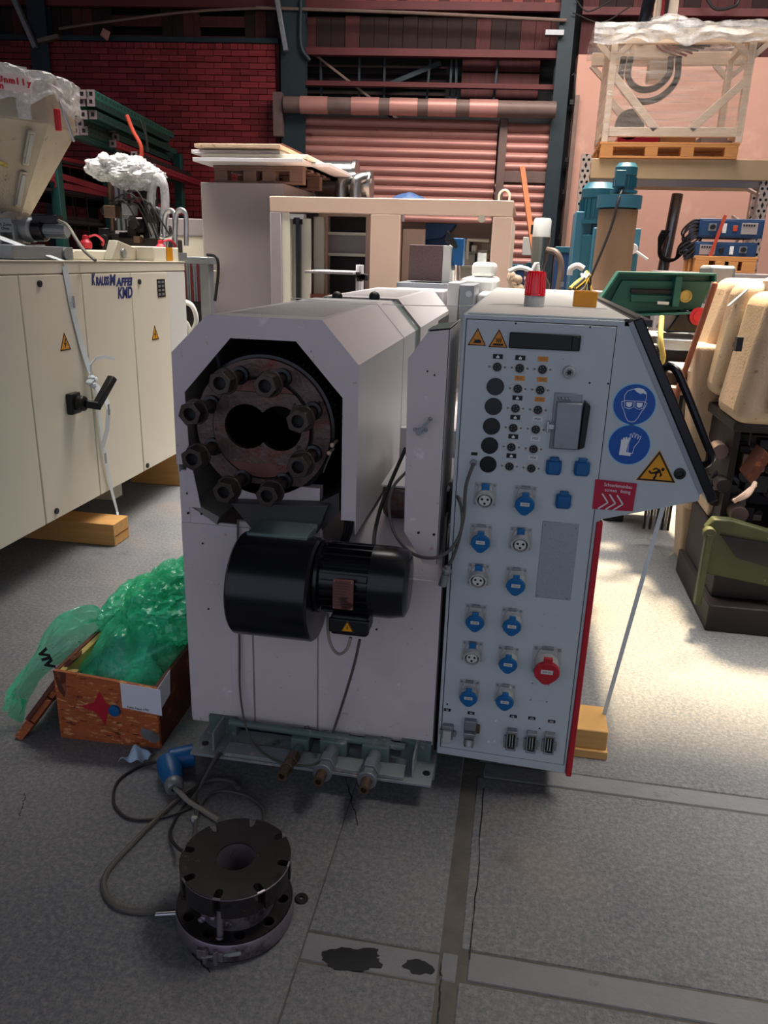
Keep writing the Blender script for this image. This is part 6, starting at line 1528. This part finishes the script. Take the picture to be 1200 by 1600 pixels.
# hot-runner controllers
for i,(p0,p1,y0,y1,lb) in enumerate(((1095,1191,341,373,'upper blue control unit with an orange switch on the rack shelf'),(1086,1180,377,405,'lower blue control unit standing on the small pallet'))):
    a=Yp(p0,y0,7.9);c_=Yp(p1,y1,7.9)
    o=thing('blue_control_unit',lb,'control unit',((a.x+c_.x)/2,8.1,c_.z))
    B().box(a.x,c_.x,7.9,8.4,c_.z,a.z).build('unit_case',m_navy,o,bevel=.006)
    B().box(a.x+.015,c_.x-.015,7.895,7.9,c_.z+.015,a.z-.015).build('front_panel',m_navy,o,bevel=.002)
    w_=c_.x-a.x;h_=a.z-c_.z
    sx=.62 if i==0 else .06
    pr=B().box(a.x+w_*(sx+.03),a.x+w_*(sx+.28),7.888,7.895,c_.z+h_*.2,a.z-h_*.2).build('display_panel',m_gcab,o,bevel=.002)
    for k in range(5): B().box(a.x+w_*(sx+.05)+k*.022,a.x+w_*(sx+.05)+k*.022+.014,7.884,7.888,a.z-h_*.38,a.z-h_*.28).build('indicator',m_blk,pr)
    s1=.52 if i==0 else .40
    B().box(a.x+w_*s1,a.x+w_*(s1+.07),7.885,7.895,c_.z+h_*.35,a.z-h_*.35).build('rocker_switch',m_trayw if i==0 else m_blk,o,bevel=.003)
    s2=.2 if i==0 else .78
    B().cyl((a.x+w_*s2,7.86,c_.z+h_*.55),(a.x+w_*s2,7.895,c_.z+h_*.55),.022,n=16).build('rotary_knob',m_blk,o)
    B().box(a.x+w_*(s2-.06),a.x+w_*(s2+.06),7.89,7.895,c_.z+h_*.35,a.z-h_*.25).build('knob_plate',m_zinc,o)
    s3=.36 if i==0 else .57
    B().box(a.x+w_*s3,a.x+w_*(s3+.06),7.89,7.895,c_.z+h_*.25,a.z-h_*.25).build('paper_label',m_wht,o)
    B().box(a.x-.02,a.x+.0,7.95,8.05,c_.z+h_*.3,a.z-h_*.3).build('side_handle',m_blk,o)
a=Yp(1133,340,7.86);c_=Yp(1108,405,7.86);B().bar(a+Vector((0,.0,.02)),c_,.004,.03,up=(1,0,0)).build('orange_strap',m_trayw,label='orange lashing strap across the two blue control units',cat='strap')
a=Yp(1085,407,7.9);c_=Yp(1177,425,7.9)
pallet('small_pallet',a.x,c_.x,7.85,8.4,Yp(1100,425,7.9).z,'small orange pallet under the two blue control units')
B().box(a.x-.3,c_.x+.3,7.8,8.5,.0,Yp(1100,425,7.9).z-.001).build('rack_side_bench',m_gcab,label='grey steel bench carrying the small pallet of control units',cat='bench',bevel=.01)
b_=thing('dark_wire_tangle','tangle of black wires left of the blue control units','cable',tuple(Yp(1085,350,7.9)))
for k in range(9):
    B().tube([Yp(1096,345+k*4,7.95),Yp(1080+random.uniform(-4,4),345+k*6,7.9),Yp(1068+random.uniform(-8,8),365+k*5,7.95),Yp(1085,385+k*2,7.95)],.009,6).build('wire_run',m_cabled,b_)
# stack of rack frames on the left ----------------
gr=thing('green_rack_bay','green upright rack frame with red cross beams holding the stored beams','rack',(-5,8.5,0))
for (px,y) in ((83,8.0),(165,9.0),(277,10.6)):
    q=Yp(px,270,y);B().box(q.x-.05,q.x+.05,y,y+.1,0,Yp(px,240,y).z).build('rack_upright',m_rackg,gr,bevel=.004)
    B().box(q.x-.05-1.3,q.x+.05-1.3,y,y+.1,0,2.5).build('rack_upright',m_rackg,gr,bevel=.004)
for (xa_,ya_,xb_,yb_) in ((83,272,290,335),(83,280,60,265),(85,288,165,303)):
    p0=Yp(xa_,ya_,8.0);p1=Yp(xb_,yb_,10.6 if xb_>200 else 8.9)
    if xb_<80: p1=Yp(xb_,yb_,7.7)
    B().bar(p0,p1,.04,.06).build('cross_beam',m_rackr,gr)
for zz_ in (1.55,1.9,2.2,2.5):
    B().bar((-5.1,7.6,zz_),(-4.9,11.0,zz_),.05,.09).build('long_beam',m_rackr if zz_ in (2.5,1.55) else m_grim,gr)
    B().box(-6.3,-4.95,7.7,11,zz_-.03,zz_-.0).build('rack_shelf',m_grim,gr)
for k in range(14):
    q=Vector((-4.95+random.uniform(-.3,0),8.1+k*.2,1.4));B().bar(q,q+Vector((0,0,1.05)),.012,.012).build('mesh_rod',m_grim,gr)
B().box(-6.4,-5.0,7.9,11.2,0,1.5).build('dark_stored_load',m_grim,gr)
# beams piled on it: each one an object
random.seed(12)
nb=0
proto=None
def beam_obj(x,y0,y1,z,m,s_=.10,lbl='green steel rack beam in the pile by the red brick wall',yaw=0):
    global proto
    o=thing('racking_bar',lbl,'beam',(x,y0,z),group='rack beams piled by the brick wall')
    L=y1-y0
    b=B();b.box(x-s_*.45,x+s_*.45,y0,y1,z,z+s_*.9);b.build('beam_body',m,o,bevel=.004,seg=1)
    B().annulus([(x-s_*.47,z-.003),(x+s_*.47,z-.003),(x+s_*.47,z+s_*.93),(x-s_*.47,z+s_*.93)],[(x-s_*.2,z+s_*.25),(x+s_*.2,z+s_*.25),(x+s_*.2,z+s_*.7),(x-s_*.2,z+s_*.7)],'y',y0-.012,y0).build('end_plate',m_rackb,o)
    B().box(x-s_*.2,x+s_*.2,y0-.003,y0-.001,z+s_*.25,z+s_*.7).build('end_opening',m_blk,o)
    b=B()
    for k in range(int(L/.11)): b.box(x+s_*.45,x+s_*.455,y0+.06+k*.11,y0+.1+k*.11,z+s_*.35,z+s_*.6)
    if x>-4.75 or 1: b.build('punched_slots',m_grim,o,flat=True,kind='stuff')
    o.rotation_euler.z=yaw
    return o
# three visible tiers of ends, near end around Y=8
tiers=[(148,(113,129,143)),(160,(113,128,143)),(180,(105,119,131,146)),(194,(100,112,126)),(205,(98,108,119,132))]
tn=('top','second','third','fourth','lowest');on=('first','second','third','fourth')
cn={'green_rack_paint':'dark green','teal_machine_paint':'teal green','grimy_dark_metal':'grimy dark','dark_red_beam':'dark red'}
for ti,(py,xs) in enumerate(tiers):
    for xi,px in enumerate(xs):
        y0=8.0+random.uniform(-.05,.05);q=Yp(px,py+6,y0);m=random.choice([m_rackg,m_rackg,m_rackg,m_teal])
        beam_obj(q.x,y0,y0+random.uniform(2.5,2.8),q.z,m,.085,f"{cn[m.name]} slotted bar, {on[xi]} from the left among ends in the {tn[ti]} tier",yaw=math.radians(8))
rn=('bottom','second','third','fourth','fifth','sixth','top')
for row in range(7):
    for k in range(3):
        z=2.50+row*.085;x=-4.46-.09*k+(.10 if row<2 else 0)-row*.04
        y0=8.75+random.uniform(-.2,.4)+.1*k
        m=random.choice([m_rackg,m_rackg,m_teal,m_rackg,m_grim,m_rackr]);s_=.075
        beam_obj(x,y0,min(11.4,y0+random.uniform(2.0,2.4)),z,m,s_,f"{cn[m.name]} slotted bar in the {rn[row]} row of the far pile, {('outer','middle','inner')[k]} one",yaw=math.radians(8))
ob=thing('orange_sling','orange lifting sling hanging over the pile of green beams','sling',tuple(Yp(212,210,8.6)))
sp_=cat_rom([Yp(198,180,8.5),Yp(208,205,8.5),Yp(220,228,8.5),Yp(221,250,8.5)],6)
B().tube(sp_,.022,8,k=1).build('sling_band',m_trayw,ob)
for k in range(2): B().tube([Yp(219+k*6,186+k*4,8.9),Yp(228+k,215,8.9),Yp(230+k*2,238,8.9)],.01,6).build('hanging_wire',m_cabled,ob)
# ---------------- green band saw ----------------
bsw=thing('green_band_saw','green metal band saw with an open slanted blade guard and a round gauge','saw',(.85,5.2,0))
SY=4.8
def sp2(x,y,v=SY): q=Yp(x,y,v);return q.x,q.z
O=[sp2(966,424),sp2(1118,427),sp2(1118,440),sp2(1094,490),sp2(990,494),sp2(925,505),sp2(930,478)]
B().prism(O,'y',SY+.1,SY+.12).build('guard_back',m_teal,bsw)
def rim(p,q,d0=SY-.03,d1=SY+.12,t=.012,m=m_teal):
    a=Vector((p[0],0,p[1]));b2=Vector((q[0],0,q[1]));e=(b2-a).normalized();n=Vector((e.z,0,-e.x))*t
    return B().add([a+Vector((0,d0,0)),b2+Vector((0,d0,0)),b2+n+Vector((0,d0,0)),a+n+Vector((0,d0,0)),a+Vector((0,d1,0)),b2+Vector((0,d1,0)),b2+n+Vector((0,d1,0)),a+n+Vector((0,d1,0))],[(0,3,2,1),(4,5,6,7),(0,1,5,4),(1,2,6,5),(2,3,7,6),(3,0,4,7)]).build('guard_rim',m,bsw,bevel=.003)
rim(O[0],O[1]);rim(O[6],O[0],m=m_teal);rim(O[5],O[6]);rim(O[1],O[2]);rim(O[3],O[4])
Q=[sp2(974,438),sp2(1116,440),sp2(1098,485),sp2(1000,488),sp2(940,500)]
B().prism(Q,'y',SY+.07,SY+.1).build('guard_door',m_teal,bsw,bevel=.004)
for y_,x0,x1,m in ((454,985,1060,m_blk),(463,985,1052,m_teal),(468,985,1040,m_teal)):
    a=sp2(x0,y_,SY+.06);c_=sp2(x1,y_,SY+.06);B().box(a[0],c_[0],SY+.045,SY+.07,a[1]-.012,a[1]+.012).build('slide_rail',m,bsw,bevel=.003)
a=sp2(1058,460);B().box(a[0]-.02,a[0]+.02,SY+.0,SY+.07,a[1]-.07,a[1]+.1).build('tension_bracket',m_teal,bsw,bevel=.004)
a=sp2(1072,463);B().lathe((a[0],SY+.07,a[1]),(0,-1,0),[(.035,0),(.035,.06),(.028,.065),(.028,.055),(0,.055)],24).build('round_gauge',m_osbl,bsw)
a=sp2(1027,473);c_=sp2(1045,474);B().cyl((a[0],SY,a[1]),(c_[0],SY,c_[1]),.009,n=10).build('adjusting_bolt',m_hood,bsw)
a=sp2(1120,430);B().box(a[0]+.0,a[0]+.15,SY+.2,SY+.5,1.4,sp2(1140,415)[1]).build('steel_cover',m_zinc,bsw,bevel=.02)
B().prism([sp2(1040,520),sp2(1062,488),sp2(1075,483),sp2(1118,520)],'y',SY+.0,SY+.4).build('cutting_head',m_dark,bsw,bevel=.01)
a=sp2(1090,494);B().lathe((a[0],SY-.02,a[1]),(0,-1,0),[(.05,0),(.05,.01),(.03,.012),(.03,.02),(.0,.02)],24).build('red_hub',m_red,bsw)
B().box(sp2(1022,530)[0],sp2(1100,530)[0],SY-.1,SY+.5,sp2(1050,545)[1],sp2(1050,528)[1]).build('saw_table',m_zinc,bsw,bevel=.006)
B().box(sp2(1022,560)[0],sp2(1100,560)[0],SY+.0,SY+.5,.3,sp2(1050,545)[1]).build('saw_body',m_grim,bsw,bevel=.01)
B().box(sp2(985,520)[0],sp2(1022,520)[0],SY+.2,SY+.5,.0,sp2(1000,494)[1]).build('saw_column',m_dark,bsw,bevel=.01)
B().box(sp2(990,520)[0]-.02,sp2(992,520)[0],SY+.1,SY+.3,.6,sp2(1000,494)[1]).build('timber_post',m_wood,bsw)
B().tube([Yp(1010,505,4.5),Yp(1002,540,4.4),Yp(1000,548,4.35),Yp(1018,548,4.4)],.014,8).build('pale_hose',m_hood,bsw)
B().tube([Yp(1034,495,4.5),Yp(1032,530,4.4),Yp(1036,560,4.4),Yp(1028,573,4.4),Yp(1015,572,4.4)],.014,8).build('yellow_hose',m_osbl,bsw)
for k in range(6):
    a=Yp(random.uniform(1012,1030),random.uniform(540,565),4.5);B().sph(a,.03,8,6,(1,1,.6)).build('fitting',random.choice([m_hood,m_blk]),bsw)
# clutter below: papers, pipes
pb=thing('parts_bench','steel trestle with upright rods and sheets of white paper behind the door handle','bench',(1.0,4.9,0))
a=Yp(1050,603,4.6);B().box(Yp(1020,600,4.6).x,Yp(1090,600,4.6).x,4.4,4.8,a.z-.02,a.z+.02).build('trestle_rail',m_beigew,pb,bevel=.004)
for k in range(9):
    x=Yp(1032+k*5,640,4.6).x;B().bar((x,4.6,.1),(x,4.6,a.z-.02),.014,.014).build('upright_rod',m_zinc if k%2 else m_grim,pb)
B().prism([(Yp(1058,560,4.6).x,4.3),(Yp(1090,560,4.6).x,4.3),(Yp(1088,560,4.6).x,4.7),(Yp(1050,560,4.6).x,4.7)],'z',Yp(1070,575,4.5).z,Yp(1070,575,4.5).z+.01).build('paper_sheet',m_wht,pb)
B().box(Yp(1035,570,4.7).x,Yp(1095,570,4.7).x,4.5,4.9,Yp(1060,600,4.6).z,Yp(1060,578,4.6).z).build('dark_bin',m_grim,pb,bevel=.01)
# broom stick
o=B();a=Yp(1117,445,4.2);c_=Yp(1056,620,4.2);d=(c_-a).normalized();e_=a+d*.75
o.cyl(a,e_,.0145,n=14).sph(a,.0145,12,8);o.build('broom_handle',m_broom,label='worn reddish-brown broom handle leaning in front of the green band saw',cat='stick')
# ---------------- big old beige machine at the right edge ----------------
bmx=thing('old_beige_machine','large worn beige machine with rounded covers and a dark open lower bay','machine',(1.5,4.2,0))
def hull(prof,y0,y1,name,m,bev=.03):
    return B().prism(prof,'y',y0,y1).build(name,m,bmx,bevel=bev,seg=4)
def bp2(x,y,v): q=Yp(x,y,v);return (q.x,q.z)
# lower side column (rounded, left)
Yc=4.3
hull([bp2(1078,900,4.3),bp2(1128,890,4.3),(1.05,1.20),bp2(1096,540,4.3)][:1]+[(1.16,.0),(1.16,1.20),(.90,1.20)] if 0 else [(.955,.35),(1.09,.35),(1.05,1.235),(.885,1.235)],4.2,4.39,'left_column_cover',m_beigew,.035)
hull([(1.0,.0),(1.12,.0),(1.12,.4),(.96,.4)],4.3,4.5,'column_foot',m_beigew,.02)
# upper bodies stepping towards camera
hull([(.93,1.1),(1.5,1.1),(1.5,1.56),(1.02,1.56)],4.25,4.6,'rear_upper_cover',m_beigew,.06)
hull([(.955,1.0),(1.6,1.0),(1.6,1.545),(1.01,1.545)],4.02,4.24,'middle_upper_cover',m_beigew,.06)
hull([(.97,.94),(1.9,.94),(1.9,1.51),(1.04,1.51)],3.62,4.01,'front_upper_cover',m_beigew,.06)
hull([(1.10,1.0),(1.9,1.0),(1.9,1.47),(1.12,1.47)],3.585,3.62,'cover_door',m_beige,.015)
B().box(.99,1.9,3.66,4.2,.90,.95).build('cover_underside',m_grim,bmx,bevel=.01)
a=bp2(1165,452,3.7);B().box(1.12,1.6,3.75,4.1,1.50,1.56).build('top_ledge',m_gcab,bmx,bevel=.006)
B().prism([(1.15,1.56),(1.6,1.56),(1.6,1.68),(1.35,1.66)],'y',3.8,4.2).build('cardboard_cover',m_beige,bmx,bevel=.004)
B().bar(Yp(1138,478,3.6),Yp(1168,452,3.6),.03,.004).build('tape_strip',m_hood,bmx)
q=Yp(1153,538,3.6);B().box(q.x-.006,q.x+.02,3.6,3.64,q.z-.03,q.z+.03).build('broken_slot',m_blk,bmx)
# dark bay
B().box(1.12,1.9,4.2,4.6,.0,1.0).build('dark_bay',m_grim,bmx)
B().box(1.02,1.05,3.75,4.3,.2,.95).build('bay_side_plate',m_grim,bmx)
for py,h in ((675,.02),(720,.015)):
    a=Yp(1110,py,4.1);B().box(1.05,1.9,4.0,4.2,a.z-h,a.z+h).build('bay_shelf',m_grim,bmx,bevel=.004)
a=Yp(1175,665,3.9);B().cyl((a.x,3.9,a.z-.1),(a.x,3.9,.95),.006,n=8).build('tie_rod',m_pipe,bmx)
a=Yp(1135,760,3.95);B().lathe((a.x,3.95,a.z),(0,-1,0),[(.1,0),(.1,.03),(.09,.035),(.02,.035),(.02,.06),(.0,.06)],28).build('belt_wheel',m_dark,bmx)
for k in range(26):
    a=Yp(random.uniform(1110,1200),random.uniform(690,830),random.uniform(3.7,4.1));s_=random.uniform(.02,.06);b=B()
    if k%2: b.box(a.x-s_,a.x+s_,a.y-s_,a.y+s_,a.z-s_,a.z+s_*.6)
    else: b.cyl((a.x,a.y-s_,a.z),(a.x,a.y+s_,a.z),s_*.8,n=12)
    b.build('mechanism_part',random.choice([m_grim,m_dark,m_grim,m_pipe]),bmx,bevel=.004)
B().prism([Yp(1163,742,3.6).xz,Yp(1192,700,3.6).xz,Yp(1200,712,3.6).xz,Yp(1172,755,3.6).xz],'y',3.55,3.7).build('bronze_jaw',m_osbd,bmx,bevel=.006)
for dx in (0,8):
    B().tube([Yp(1146,784-dx*.2,3.45),Yp(1160+dx,774,3.45),Yp(1180,758-dx*.5,3.5)],.010,8).build('rubber_link',m_beige,bmx)
# olive green front bed
G=[bp2(1097,890,3.55),bp2(1100,820,3.55),bp2(1112,806,3.55),bp2(1140,808,3.55),bp2(1215,830,3.55),bp2(1215,915,3.55)]
B().prism(G,'y',3.5,3.56).build('green_bed_casting',m_oldg,bmx,bevel=.008)
B().prism([bp2(1125,835,3.5),bp2(1215,850,3.5),bp2(1215,890,3.5),bp2(1150,870,3.5)],'y',3.488,3.5).build('casting_recess',m_dark,bmx)
a=Yp(1108,833,3.48);B().cyl((a.x,3.46,a.z),(a.x,3.5,a.z),.028,n=20).build('pivot_boss',m_oldg,bmx,bevel=.003)
B().bar((a.x,3.48,a.z),(a.x-.0,3.48,.12),.045,.03).build('pivot_arm',m_oldg,bmx,bevel=.006)
B().box(.96,1.9,3.45,4.2,.0,.13).build('machine_foot',m_grim,bmx,bevel=.006)
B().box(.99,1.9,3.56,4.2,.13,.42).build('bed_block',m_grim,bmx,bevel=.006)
B().box(1.0,1.12,3.9,4.3,.42,.5).build('worn_bracket',m_beigew,bmx,bevel=.01)
# timber under the control cabinet, lashing strap on the right
o=thing('timber_block','pale timber block under the right rear of the control cabinet','wood block',(.33,2.42,0))
B().box(.18,.405,2.34,2.5,.032,.105).build('beam',m_wood,o,bevel=.004);B().box(.18,.41,2.33,2.52,.0,.032).build('lower_board',m_wood,o,bevel=.003)
a=Vector((.52,2.52,1.0));c_=Zp(955,1140)
o=thing('hanging_strap','thin white strap running from the cabinet overhang down to the floor block','strap',(c_.x,c_.y,0))
B().bar((.508,2.45,1.01),(.40,2.45,.105),.002,.014,up=(1,0,0)).build('strap_band',m_strap,o)
# steel wire across the hoods and the cabinet top
B().tube([Yp(455,478,3.0)+Vector((0,0,.03)),Yp(610,476,3.0),Yp(724,478,2.6),Vector((-.05,2.5,1.478)),Vector((.25,2.45,1.478))],.0016,5,k=4).build('steel_wire',m_white,label='thin white wire stretched across hood and cabinet top',cat='wire')
